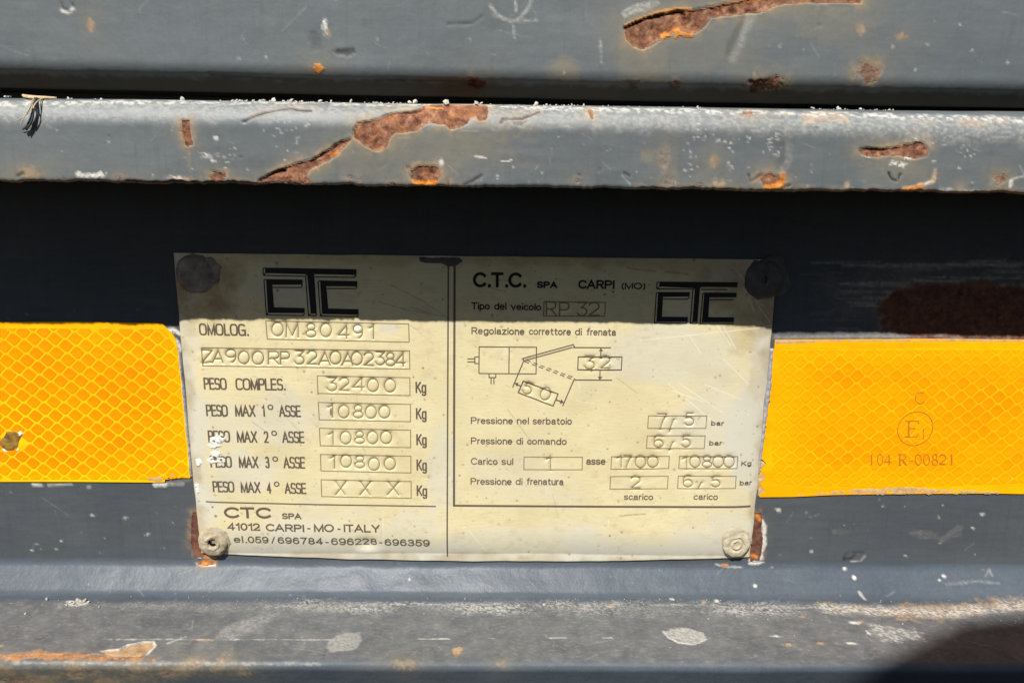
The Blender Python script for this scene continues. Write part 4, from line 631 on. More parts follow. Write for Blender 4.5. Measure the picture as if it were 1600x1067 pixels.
DATA['rules'] = [(0.46,[(-102.754,-56.208),(-64.297,-56.907),(-25.14,-57.276)]),(0.48,[(-20.362,25.332),(-20.892,-22.761),(-21.483,-76.982)]),(0.72,[(-18.39,25.961),(-18.768,-22.742),(-18.978,-56.924),(31.17,-56.954),(82.209,-56.718)])]
DATA['diagram'] = {'lines':[[(-10.604,-1.289),(7.906,-1.274),(7.921,-10.225),(-10.65,-10.23),(-10.604,-1.289)],[(-0.924,-1.289),(-0.913,-10.187)],[(-10.665,-4.655),(-11.992,-4.668),(-11.988,-6.891),(-10.659,-6.878)],[(-14.389,-5.342),(-11.991,-5.319)],[(-14.39,-6.357),(-11.989,-6.334)],[(-7.374,-10.248),(-7.343,-11.59),(-5.187,-11.569),(-5.15,-10.275)],[(-6.71,-11.584),(-6.697,-13.787)],[(-5.773,-11.575),(-5.757,-13.778)],[(3.982,-5.817),(3.55,-5.048),(19.786,-0.246),(20.208,-1.082)],[(3.866,-5.819),(19.512,-1.16)],[(3.797,-5.892),(0.365,-14.827)],[(20.539,-11.573),(20.32,-12.064),(16.88,-21.061)],[(19.63,-1.207),(31.972,-1.158)],[(20.556,-12.111),(32.79,-12.07)],[(28.72,-1.43),(28.76,-4.2)],[(28.721,-8.566),(28.78,-11.863)],[(21.476,-4.271),(35.678,-4.206),(35.644,-8.573),(21.454,-8.635),(21.476,-4.271)],[(3.811,-12.586),(15.277,-16.909),(13.729,-21.065),(2.201,-16.534),(3.811,-12.586)],[(2.945,-14.312),(1.407,-13.663)],[(14.62,-18.895),(16.77,-19.67)]],'dashes':[[(4.796,-5.64),(6.155,-6.142)],[(7.061,-6.477),(8.421,-6.979)],[(9.327,-7.314),(10.686,-7.816)],[(11.592,-8.151),(12.952,-8.653)],[(13.858,-8.987),(15.217,-9.49)],[(16.123,-9.824),(17.482,-10.326)],[(18.389,-10.661),(19.748,-11.163)],[(4.103,-6.058),(5.539,-6.59)],[(6.42,-6.916),(7.856,-7.448)],[(8.736,-7.774),(10.173,-8.306)],[(11.053,-8.632),(12.49,-9.164)],[(13.37,-9.49),(14.806,-10.022)],[(15.687,-10.348),(17.123,-10.88)],[(18.003,-11.206),(19.44,-11.738)]],'arrows':[[(28.714,-1.262),(28.104,-2.35),(29.456,-2.337)],[(28.788,-12.059),(28.085,-10.939),(29.519,-10.926)],[(0.887,-13.398),(2.223,-13.214),(1.89,-14.567)],[(17.249,-19.864),(16.39,-18.755),(15.96,-20.323)]]}
DATA['logos'] = [{'fill':[[(-77.918,23.663),(-49.172,23.471),(-49.286,21.616),(-62.542,21.726),(-62.326,9.019),(-64.281,9.051),(-64.753,21.652),(-77.902,21.89)],[(-77.769,19.984),(-66.268,19.98),(-66.352,18.32),(-75.866,18.218),(-75.79,11.011),(-66.095,10.852),(-66.18,9.162),(-77.803,9.12)],[(-60.823,19.784),(-49.126,19.655),(-49.185,17.94),(-58.891,17.939),(-58.617,10.8),(-49.002,10.64),(-49.064,8.817),(-60.678,8.958)]],'lines':[[(-77.918,23.663),(-78.442,23.278),(-78.56,21.375),(-78.322,21.174),(-65.287,21.01),(-65.024,8.392),(-62.739,8.338),(-62.326,9.019)],[(-77.902,21.89),(-78.322,21.174)],[(-64.753,21.652),(-65.287,21.01)],[(-64.281,9.051),(-64.948,8.393)],[(-62.406,20.863),(-49.966,20.845),(-49.286,21.616)],[(-77.769,19.984),(-78.42,19.595),(-78.352,8.438),(-66.676,8.375),(-66.18,9.162)],[(-77.803,9.12),(-78.352,8.438)],[(-75.915,17.399),(-66.851,17.418),(-66.352,18.32)],[(-60.823,19.784),(-61.475,19.267),(-61.216,8.301),(-49.517,8.213),(-49.064,8.817)],[(-60.678,8.958),(-61.216,8.301)],[(-58.797,17.197),(-49.713,17.268),(-49.185,17.94)]]},{'fill':[[(46.441,20.565),(71.425,20.618),(71.294,18.941),(59.775,18.954),(59.497,18.328),(59.438,7.524),(57.816,7.508),(57.877,18.528),(46.4,18.946)],[(46.233,17.185),(56.352,17.292),(56.398,15.799),(47.877,15.628),(47.929,9.199),(56.27,9.202),(56.297,7.575),(46.192,7.472)],[(60.97,17.206),(71.298,17.234),(71.419,15.74),(62.75,15.594),(62.834,9.215),(71.135,9.217),(71.186,7.561),(60.85,7.456)]],'lines':[[(46.304,20.617),(45.668,20.072),(45.683,18.398),(46.042,18.185),(57.281,18.224),(57.141,7.086),(59.119,7.051),(59.438,7.524)],[(46.4,18.946),(45.909,18.184)],[(57.877,18.528),(57.281,18.224)],[(57.816,7.508),(57.222,7.087)],[(59.83,18.17),(68.135,18.204)],[(46.233,17.185),(45.667,16.772),(45.591,7.107),(55.734,7.072),(56.243,7.575)],[(46.192,7.472),(45.591,7.107)],[(47.974,14.894),(55.755,14.976),(56.377,15.717)],[(60.97,17.206),(60.522,16.712),(60.336,7.064),(71.17,7.091)],[(62.801,14.886),(70.539,14.968)]]}]
DATA['stamps'] = [
 {'chars':[('O',[(-77.198,1.449),(-73.542,1.486),(-73.294,5.878),(-76.935,5.841)]),('M',[(-72.618,1.099),(-68.703,1.138),(-68.471,5.613),(-72.369,5.574)]),('8',[(-66.27,1.215),(-63.07,1.247),(-62.864,5.67),(-66.05,5.638)]),('0',[(-61.659,1.314),(-58.126,1.349),(-57.94,5.773),(-61.459,5.737)]),('4',[(-55.921,0.789),(-52.46,0.824),(-52.298,5.253),(-55.744,5.218)]),('9',[(-51.175,0.916),(-48.098,0.946),(-47.955,5.349),(-51.019,5.318)]),('1',[(-45.921,0.889),(-44.382,0.904),(-44.253,5.334),(-45.786,5.319)])]},
 {'chars':[('Z',[(-100.186,-7.687),(-96.97,-7.656),(-96.637,-3.38),(-99.84,-3.411)]),('A',[(-96.841,-7.655),(-93.367,-7.622),(-93.058,-3.478),(-96.519,-3.511)]),('9',[(-92.591,-7.56),(-89.244,-7.528),(-88.936,-3.171),(-92.27,-3.204)]),('0',[(-88.498,-7.897),(-85.02,-7.864),(-84.74,-3.663),(-88.204,-3.696)]),('0',[(-84.055,-8.069),(-80.395,-8.034),(-80.124,-3.697),(-83.77,-3.733)]),('R',[(-78.977,-8.02),(-75.366,-7.986),(-75.119,-3.702),(-78.715,-3.737)]),('P',[(-75.031,-7.983),(-72.013,-7.954),(-71.786,-3.803),(-74.793,-3.832)]),('3',[(-70.333,-7.884),(-67.236,-7.854),(-67.017,-3.49),(-70.101,-3.52)]),('2',[(-66.384,-7.846),(-63.105,-7.815),(-62.9,-3.369),(-66.165,-3.401)]),('A',[(-62.681,-8.133),(-58.858,-8.097),(-58.673,-3.728),(-62.481,-3.765)]),('0',[(-58.97,-7.695),(-55.405,-7.661),(-55.238,-3.375),(-58.788,-3.409)]),('A',[(-55.168,-8.196),(-51.497,-8.161),(-51.34,-3.737),(-54.996,-3.772)]),('0',[(-52.056,-7.897),(-48.514,-7.864),(-48.374,-3.575),(-51.902,-3.609)]),('2',[(-48.083,-8.129),(-44.824,-8.097),(-44.696,-3.726),(-47.942,-3.757)]),('3',[(-44.118,-7.822),(-41.195,-7.794),(-41.085,-3.557),(-43.997,-3.585)]),('8',[(-40.891,-8.06),(-37.914,-8.031),(-37.817,-3.739),(-40.781,-3.768)]),('4',[(-37.841,-8.219),(-34.552,-8.188),(-34.464,-3.706),(-37.739,-3.738)])],'w':0.3},
 {'chars':[('3',[(-60.267,-16.788),(-57.011,-16.758),(-56.834,-12.345),(-60.076,-12.376)]),('2',[(-56.306,-16.697),(-53.049,-16.667),(-52.889,-12.308),(-56.133,-12.339)]),('4',[(-51.852,-16.71),(-48.099,-16.676),(-47.953,-12.126),(-51.691,-12.161)]),('0',[(-47.116,-16.941),(-43.517,-16.908),(-43.394,-12.491),(-46.979,-12.524)]),('0',[(-41.564,-17.027),(-37.91,-16.993),(-37.809,-12.547),(-41.448,-12.581)])]},
 {'chars':[('1',[(-60.404,-26.025),(-58.565,-26.009),(-58.374,-21.383),(-60.205,-21.399)]),('0',[(-56.916,-26.133),(-53.447,-26.103),(-53.284,-21.668),(-56.739,-21.699)]),('8',[(-51.999,-26.035),(-48.844,-26.007),(-48.702,-21.627),(-51.844,-21.655)]),('0',[(-48.062,-26.195),(-44.458,-26.163),(-44.332,-21.726),(-47.921,-21.758)]),('0',[(-43.638,-26.017),(-39.981,-25.985),(-39.875,-21.631),(-43.518,-21.664)])]},
 {'chars':[('1',[(-60.629,-35.564),(-58.827,-35.549),(-58.636,-30.898),(-60.43,-30.913)]),('0',[(-56.696,-35.248),(-53.118,-35.218),(-52.959,-30.793),(-56.522,-30.824)]),('8',[(-51.868,-35.066),(-48.687,-35.039),(-48.547,-30.671),(-51.715,-30.698)]),('0',[(-47.813,-35.089),(-44.18,-35.058),(-44.057,-30.633),(-47.675,-30.664)]),('0',[(-43.303,-34.994),(-39.642,-34.964),(-39.536,-30.51),(-43.182,-30.541)])]},
 {'chars':[('1',[(-60.429,-43.973),(-58.64,-43.959),(-58.448,-39.237),(-60.229,-39.251)]),('0',[(-56.887,-43.514),(-53.283,-43.485),(-53.121,-38.994),(-56.711,-39.023)]),('8',[(-52.088,-43.677),(-48.882,-43.651),(-48.743,-39.3),(-51.936,-39.326)]),('0',[(-47.629,-44.59),(-43.964,-44.561),(-43.838,-39.973),(-47.487,-40.002)]),('0',[(-42.351,-44.26),(-38.605,-44.23),(-38.505,-39.786),(-42.235,-39.817)])]},
 {'chars':[('X',[(-59.011,-53.539),(-55.449,-53.512),(-55.266,-48.657),(-58.813,-48.685)]),('X',[(-50.801,-53.477),(-47.081,-53.449),(-46.932,-48.492),(-50.635,-48.521)]),('X',[(-41.497,-53.339),(-37.464,-53.309),(-37.358,-48.351),(-41.373,-48.382)])]},
 {'chars':[('R',[(10.733,9.171),(13.933,9.204),(13.821,13.501),(10.635,13.468)]),('P',[(14.964,8.953),(18.242,8.986),(18.113,13.286),(14.848,13.252)]),('3',[(20.724,9.09),(23.927,9.123),(23.777,13.346),(20.587,13.312)]),('2',[(24.437,9.181),(27.897,9.216),(27.732,13.439),(24.286,13.403)])],'w':0.36},
 {'chars':[('3',[(23.728,-8.613),(27.009,-8.582),(26.843,-4.171),(23.575,-4.202)]),('2',[(28.876,-8.321),(32.041,-8.291),(31.861,-4.05),(28.708,-4.08)])]},
 {'chars':[('5',[(3.399,-16.688),(6.046,-17.764),(7.458,-13.86),(4.82,-12.793)]),('0',[(8.981,-18.555),(11.972,-19.77),(13.408,-15.736),(10.426,-14.53)])]},
 {'chars':[('1',[(12.075,-43.538),(13.687,-43.525),(13.577,-39.018),(11.971,-39.031)])]},
 {'chars':[('7',[(48.73,-29.02),(51.764,-28.994),(51.454,-23.787),(48.434,-23.814)]),(',',[(52.624,-30.001),(54.542,-29.985),(54.27,-25.606),(52.36,-25.622)]),('5',[(57.701,-27.695),(60.734,-27.668),(60.447,-23.44),(57.426,-23.467)])]},
 {'chars':[('6',[(47.818,-35.584),(51.03,-35.557),(50.775,-31.202),(47.575,-31.229)]),(',',[(53.024,-36.635),(54.633,-36.622),(54.443,-33.55),(52.839,-33.563)]),('5',[(57.17,-35.335),(60.127,-35.311),(59.847,-31.125),(56.901,-31.15)])]},
 {'chars':[('1',[(35.936,-42.798),(37.454,-42.786),(37.256,-38.48),(35.744,-38.492)]),('7',[(38.108,-42.954),(40.789,-42.932),(40.573,-38.521),(37.902,-38.543)]),('0',[(42.017,-42.922),(45.476,-42.895),(45.241,-38.483),(41.796,-38.511)]),('0',[(46.048,-42.717),(49.669,-42.688),(49.427,-38.448),(45.82,-38.478)])]},
 {'chars':[('2',[(40.822,-50.248),(44.075,-50.223),(43.85,-45.858),(40.61,-45.883)])]},
 {'chars':[('1',[(57.886,-42.968),(59.57,-42.955),(59.285,-38.643),(57.609,-38.656)]),('0',[(60.388,-42.602),(63.851,-42.574),(63.555,-38.333),(60.105,-38.361)]),('8',[(64.596,-42.568),(67.737,-42.543),(67.426,-38.301),(64.297,-38.327)]),('0',[(68.125,-42.54),(71.721,-42.511),(71.394,-38.268),(67.813,-38.298)]),('0',[(71.85,-42.51),(75.349,-42.482),(75.004,-38.17),(71.518,-38.199)])]},
 {'chars':[('6',[(58.58,-49.691),(61.739,-49.666),(61.449,-45.371),(58.302,-45.396)]),(',',[(63.723,-50.072),(65.189,-50.061),(65.046,-48.03),(63.582,-48.041)]),('5',[(68.157,-49.617),(71.189,-49.594),(70.889,-45.645),(67.868,-45.669)])]}]
DATA['plate_wear'] = [
 {'k':'L','c':'dirt','p':[(-38.695,18.616),(-28.669,13.574),(-20.579,8.039)],'seed':0,'w':0.16,'a':0.55,'h':-0.08},
 {'k':'L','c':'dirt','p':[(-42.483,13.016),(-32.787,10.418),(-20.985,8.453)],'seed':1,'w':0.16,'a':0.55,'h':-0.08},
 {'k':'L','c':'dirt','p':[(-32.768,11.458),(-24.654,9.042)],'seed':2,'w':0.16,'a':0.55,'h':-0.08},
 {'k':'L','c':'dirt','p':[(-32.883,5.187),(-28.805,4.176),(-24.735,1.47)],'seed':3,'w':0.16,'a':0.55,'h':-0.08},
 {'k':'L','c':'dirt','p':[(-28.196,3.76),(-29.056,1.003)],'seed':4,'w':0.16,'a':0.55,'h':-0.08},
 {'k':'L','c':'dirt','p':[(-4.33,20.623),(0.735,20.063)],'seed':5,'w':0.16,'a':0.55,'h':-0.08},
 {'k':'L','c':'dirt','p':[(-8.363,18.53),(-3.283,16.939)],'seed':6,'w':0.16,'a':0.55,'h':-0.08},
 {'k':'L','c':'dirt','p':[(-85.036,-27.771),(-81.633,-30.422)],'seed':7,'w':0.16,'a':0.55,'h':-0.08},
 {'k':'L','c':'scratch','p':[(-31.867,4.776),(-29.422,3.959)],'seed':8,'w':0.2,'a':0.8},
 {'k':'L','c':'scratch','p':[(41.264,1.277),(84.771,6.378)],'seed':9,'w':0.16,'a':0.55},
 {'k':'L','c':'scratch','p':[(54.57,19.615),(59.207,17.396)],'seed':10,'w':0.13,'a':0.55},
 {'k':'L','c':'scratch','p':[(59.805,17.609),(67.06,16.238)],'seed':11,'w':0.13,'a':0.55},
 {'k':'L','c':'scratch','p':[(62.641,20.729),(68.943,18.326)],'seed':12,'w':0.13,'a':0.55},
 {'k':'L','c':'scratch','p':[(57.722,18.206),(61.92,16.598)],'seed':13,'w':0.13,'a':0.55},
 {'k':'L','c':'scratch','p':[(72.992,18.782),(80.694,12.637)],'seed':14,'w':0.13,'a':0.55},
 {'k':'L','c':'scratch','p':[(70.455,24.906),(76.142,17.783)],'seed':15,'w':0.13,'a':0.55},
 {'k':'L','c':'scratch','p':[(75.295,15.703),(77.793,10.515)],'seed':16,'w':0.13,'a':0.55},
 {'k':'L','c':'scratch','p':[(64.579,8.281),(70.812,-0.137)],'seed':17,'w':0.13,'a':0.55},
 {'k':'L','c':'scratch','p':[(66.639,8.302),(72.56,-1.19)],'seed':18,'w':0.13,'a':0.55},
 {'k':'L','c':'scratch','p':[(57.312,2.924),(61.232,-2.801)],'seed':19,'w':0.13,'a':0.55},
 {'k':'L','c':'scratch','p':[(51.46,-13.296),(65.998,-25.335)],'seed':20,'w':0.13,'a':0.55},
 {'k':'L','c':'scratch','p':[(54.581,-12.829),(70.078,-23.065)],'seed':21,'w':0.13,'a':0.55},
 {'k':'L','c':'scratch','p':[(52.644,-15.477),(63.447,-19.348)],'seed':22,'w':0.13,'a':0.55},
 {'k':'L','c':'scratch','p':[(63.01,-13.188),(76.078,-18.57)],'seed':23,'w':0.13,'a':0.55},
 {'k':'L','c':'scratch','p':[(68.649,-4.45),(77.727,-13.052)],'seed':24,'w':0.13,'a':0.55},
 {'k':'L','c':'scratch','p':[(77.432,14.687),(83.227,7.418)],'seed':25,'w':0.13,'a':0.55},
 {'k':'L','c':'scratch','p':[(61.045,14.515),(65.609,8.291)],'seed':26,'w':0.13,'a':0.55},
 {'k':'L','c':'dirt','p':[(37.433,-60.419),(46.149,-59.642)],'seed':27,'w':0.3,'a':0.6,'h':-0.1},
 {'k':'L','c':'scratch','p':[(54.204,-58.87),(56.989,-57.9)],'seed':28,'w':0.15,'a':0.6},
 {'k':'L','c':'dirt','p':[(36.001,24.936),(40.087,24.166),(45.171,23.814)],'seed':29,'w':0.3,'a':0.6},
 {'k':'L','c':'dirt','p':[(48.222,23.643),(55.358,23.108)],'seed':30,'w':0.3,'a':0.6},
 {'k':'D','c':'stain','p':[(79.006,8.428)],'seed':31,'r':(10,8),'a':0.75},
 {'k':'D','c':'stain','p':[(75.235,4.165)],'seed':32,'r':(9,9),'a':0.45},
 {'k':'D','c':'stain','p':[(68.91,18.738)],'seed':33,'r':(10,7),'a':0.6},
 {'k':'D','c':'stain','p':[(-100.511,13.233)],'seed':34,'r':(13,9),'a':0.95},
 {'k':'D','c':'stain','p':[(-96.022,19.023)],'seed':35,'r':(12,8),'a':0.8},
 {'k':'D','c':'stain','p':[(-90.701,23.144)],'seed':36,'r':(8,6),'a':0.6},
 {'k':'D','c':'stain','p':[(66.555,22.821)],'seed':37,'r':(16,6),'a':0.75},
 {'k':'D','c':'stain','p':[(60.244,25.812)],'seed':38,'r':(20,4),'a':0.6},
 {'k':'D','c':'stain','p':[(80.787,11.593)],'seed':39,'r':(9,9),'a':0.95},
 {'k':'D','c':'stain','p':[(81.742,-10.828)],'seed':0,'r':(5,14),'a':0.35},
 {'k':'D','c':'stain','p':[(-104.195,5.512)],'seed':1,'r':(6,5),'a':0.4},
 {'k':'D','c':'stain','p':[(75.383,14.665)],'seed':2,'r':(12,8),'a':0.6},
 {'k':'D','c':'worn','p':[(78.163,-30.856)],'seed':3,'r':(9,20),'a':0.9},
 {'k':'D','c':'worn','p':[(77.779,-65.879)],'seed':4,'r':(14,10),'a':0.6},
 {'k':'D','c':'worn','p':[(-34.199,-66.663)],'seed':5,'r':(14,9),'a':0.5},
 {'k':'D','c':'worn','p':[(-23.086,-45.404)],'seed':6,'r':(6,18),'a':0.55},
 {'k':'D','c':'worn','p':[(-89.425,-45.929)],'seed':7,'r':(14,10),'a':0.55},
 {'k':'D','c':'worn','p':[(-94.564,-28.969)],'seed':8,'r':(9,10),'a':0.45},
 {'k':'D','c':'worn','p':[(-51.585,-64.394)],'seed':9,'r':(10,8),'a':0.3},
 {'k':'D','c':'worn','p':[(0.547,-45.217)],'seed':10,'r':(16,10),'a':0.3},
 {'k':'D','c':'dirt','p':[(-28.782,-8.618)],'seed':11,'r':(0.405,0.36),'a':0.9,'amp':0.5},
 {'k':'D','c':'dirt','p':[(-31.945,-11.678)],'seed':12,'r':(0.36,0.32),'a':0.9,'amp':0.5},
 {'k':'D','c':'dirt','p':[(7.08,-26.521)],'seed':13,'r':(0.54,0.48),'a':0.9,'amp':0.5},
 {'k':'D','c':'dirt','p':[(5.168,-26.091)],'seed':14,'r':(0.36,0.32),'a':0.9,'amp':0.5},
 {'k':'D','c':'dirt','p':[(10.829,-23.812)],'seed':15,'r':(0.27,0.24),'a':0.9,'amp':0.5},
 {'k':'D','c':'dirt','p':[(18.229,-31.367)],'seed':16,'r':(0.225,0.2),'a':0.9,'amp':0.5},
 {'k':'D','c':'dirt','p':[(20.311,-36.793)],'seed':17,'r':(0.315,0.28),'a':0.9,'amp':0.5},
 {'k':'D','c':'dirt','p':[(-51.269,22.357)],'seed':18,'r':(0.27,0.24),'a':0.9,'amp':0.5},
 {'k':'D','c':'dirt','p':[(-41.2,15.507)],'seed':19,'r':(0.315,0.28),'a':0.9,'amp':0.5},
 {'k':'D','c':'dirt','p':[(-48.898,15.22)],'seed':20,'r':(0.27,0.24),'a':0.9,'amp':0.5},
 {'k':'D','c':'dirt','p':[(-100.602,-58.117)],'seed':21,'r':(0.495,0.44),'a':0.9,'amp':0.5},
 {'k':'D','c':'dirt','p':[(-99.778,-61.414)],'seed':22,'r':(0.495,0.44),'a':0.9,'amp':0.5},
 {'k':'D','c':'dirt','p':[(-96.891,-63.289)],'seed':23,'r':(0.36,0.32),'a':0.9,'amp':0.5},
 {'k':'D','c':'dirt','p':[(-40.137,-68.384)],'seed':24,'r':(0.405,0.36),'a':0.9,'amp':0.5},
 {'k':'D','c':'dirt','p':[(-53.168,-59.892)],'seed':25,'r':(0.225,0.2),'a':0.9,'amp':0.5},
 {'k':'D','c':'dirt','p':[(62.908,-64.54)],'seed':26,'r':(0.405,0.36),'a':0.9,'amp':0.5},
 {'k':'D','c':'dirt','p':[(34.467,-67.868)],'seed':27,'r':(0.45,0.4),'a':0.9,'amp':0.5},
 {'k':'D','c':'dirt','p':[(-8.009,-54.136)],'seed':28,'r':(0.315,0.28),'a':0.9,'amp':0.5},
 {'k':'D','c':'dirt','p':[(-11.259,-53.691)],'seed':29,'r':(0.27,0.24),'a':0.9,'amp':0.5},
 {'k':'D','c':'dirt','p':[(-22.273,-24.55)],'seed':30,'r':(0.36,0.32),'a':0.9,'amp':0.5},
 {'k':'D','c':'dirt','p':[(-64.946,-24.926)],'seed':31,'r':(0.36,0.32),'a':0.9,'amp':0.5},
 {'k':'D','c':'dirt','p':[(20.562,2.133)],'seed':32,'r':(0.27,0.24),'a':0.9,'amp':0.5},
 {'k':'D','c':'dirt','p':[(32.426,-19.627)],'seed':33,'r':(0.405,0.36),'a':0.9,'amp':0.5},
 {'k':'D','c':'dirt','p':[(-64.903,-37.498)],'seed':34,'r':(0.27,0.24),'a':0.9,'amp':0.5},
 {'k':'D','c':'dirt','p':[(-65.206,-17.216)],'seed':35,'r':(0.45,0.4),'a':0.9,'amp':0.5},
 {'k':'D','c':'dirt','p':[(-50.454,-37.151)],'seed':36,'r':(0.315,0.28),'a':0.9,'amp':0.5},
 {'k':'D','c':'dirt','p':[(-20.464,25.129)],'seed':37,'r':(0.36,0.32),'a':0.9,'amp':0.5},
 {'k':'D','c':'dirt','p':[(37.993,25.567)],'seed':38,'r':(0.27,0.24),'a':0.9,'amp':0.5},
 {'k':'D','c':'dirt','p':[(22.226,25.8)],'seed':39,'r':(0.36,0.32),'a':0.9,'amp':0.5},
 {'k':'D','c':'dirt','p':[(31.891,17.107)],'seed':0,'r':(0.405,0.36),'a':0.9,'amp':0.5},
 {'k':'D','c':'dirt','p':[(29.278,16.253)],'seed':1,'r':(0.45,0.4),'a':0.9,'amp':0.5},
 {'k':'D','c':'stain','p':[(6.793,-33.951)],'seed':2,'r':(0.9,0.7),'a':0.9},
 {'k':'D','c':'stain','p':[(-99.778,-61.414)],'seed':3,'r':(0.9,0.8),'a':0.8},
 {'k':'D','c':'dirt','p':[(-59.242,-23.989)],'seed':4,'r':(0.35,1.5),'a':0.95},
 {'k':'D','c':'scratch','p':[(-49.673,4.386)],'seed':5,'r':(1.2,0.8),'a':0.7},
 {'k':'D','c':'worn','p':[(-40.069,4.062)],'seed':6,'r':(5,2),'a':0.6}]
DATA['reliefs'] = [
 {'name':'paint_splash','m':'white','on':'plate','h':0.25,'p':[(-99.956,-33.497),(-98.217,-32.808),(-96.885,-31.898),(-94.391,-32.326),(-94.069,-33.672),(-96.069,-35.041),(-95.748,-36.394),(-97.262,-36.86),(-99.377,-36.877),(-100.363,-35.981)],'amp':0.5,'ragged':0.4,'seed':3,'res':0.22},
 {'name':'paint_splash','m':'white','on':'plate','h':0.25,'p':[(-99.906,-38.242),(-96.239,-37.304),(-95.282,-38.658),(-97.08,-40.037),(-94.959,-40.02),(-95.518,-41.849),(-98.545,-42.56),(-100.865,-42.35),(-101.394,-40.984),(-99.165,-39.599)],'amp':0.5,'ragged':0.43,'seed':5,'res':0.22},
 {'name':'paint_splash','m':'white','on':'plate','h':0.35,'p':[(-105.424,-41.017),(-103.478,-40.545),(-102.777,-42.365),(-103.739,-43.746),(-105.015,-43.756)],'amp':0.35,'ragged':0.32,'seed':9,'res':0.22},
 {'name':'paint_splash','m':'white','on':'plate','h':0.3,'p':[(-106.189,-50.22),(-104.887,-49.978),(-104.706,-52.997),(-105.817,-53.472)],'amp':0.4,'ragged':0.38,'seed':12,'res':0.22},
 {'name':'paint_splash','m':'white','on':'plate_web','h':0.3,'p':[(-109.388,2.637),(-107.894,3.288),(-108.268,1.376),(-109.502,1.363)],'amp':0.3,'seed':14,'res':0.22},
 {'name':'mud_cake','m':'mud','on':'plate','h':0.4,'p':[(-106.197,-68.602),(-103.397,-66.192),(-99.454,-65.687),(-96.556,-67.578),(-95.564,-71.894),(-97.596,-75.779),(-102.45,-76.297),(-106.272,-74.866),(-107.126,-71.973)],'amp':0.8,'seed':4,'rim':2.2,'wn':0.35},
 {'name':'mud_cake','m':'rivet_plate','on':'plate','h':0.35,'p':[(72.705,-68.812),(74.653,-65.419),(78.764,-64.428),(82.674,-66.327),(83.931,-70.675),(82.082,-75.078),(77.227,-75.6),(73.925,-73.177)],'amp':0.7,'seed':6,'rim':2},
 {'name':'paint_blob','m':'black_paint','on':'plate','h':1.1,'p':[(-29.47,27.454),(-22.453,27.531),(-16.839,27.19),(-16.038,26.391),(-18.052,25.155),(-20.467,24.723),(-22.469,25.714),(-26.888,25.665),(-29.288,26.245)],'amp':0.35,'seed':7,'rim':1.4},
 {'name':'paint_blob','m':'black_paint','on':'plate','h':0.9,'p':[(73.787,23.922),(76.331,27.411),(81.284,28.682),(85.572,28.324),(86.453,25.488),(88.113,23.055),(88.963,18.539),(85.927,16.022),(82.406,16.4),(78.24,17.185),(75.371,19.632)],'amp':0.8,'seed':8,'rim':2.2,'wn':0.3},
 {'name':'paint_blob','m':'rivet_dark','on':'plate','h':0.35,'p':[(-103.633,26.028),(-100.327,27.471),(-94.418,26.733),(-91.425,24.147),(-92.609,19.059),(-96.079,15.749),(-101.347,15.282),(-105.194,17.291),(-106.038,21.356)],'amp':0.9,'seed':13,'rim':1.5}]
DATA['rivets'] = {'tl':(-100.034,21.421),'tr':(79.491,21.526),'bl':(-101.637,-71.454),'br':(78.41,-70.956)}
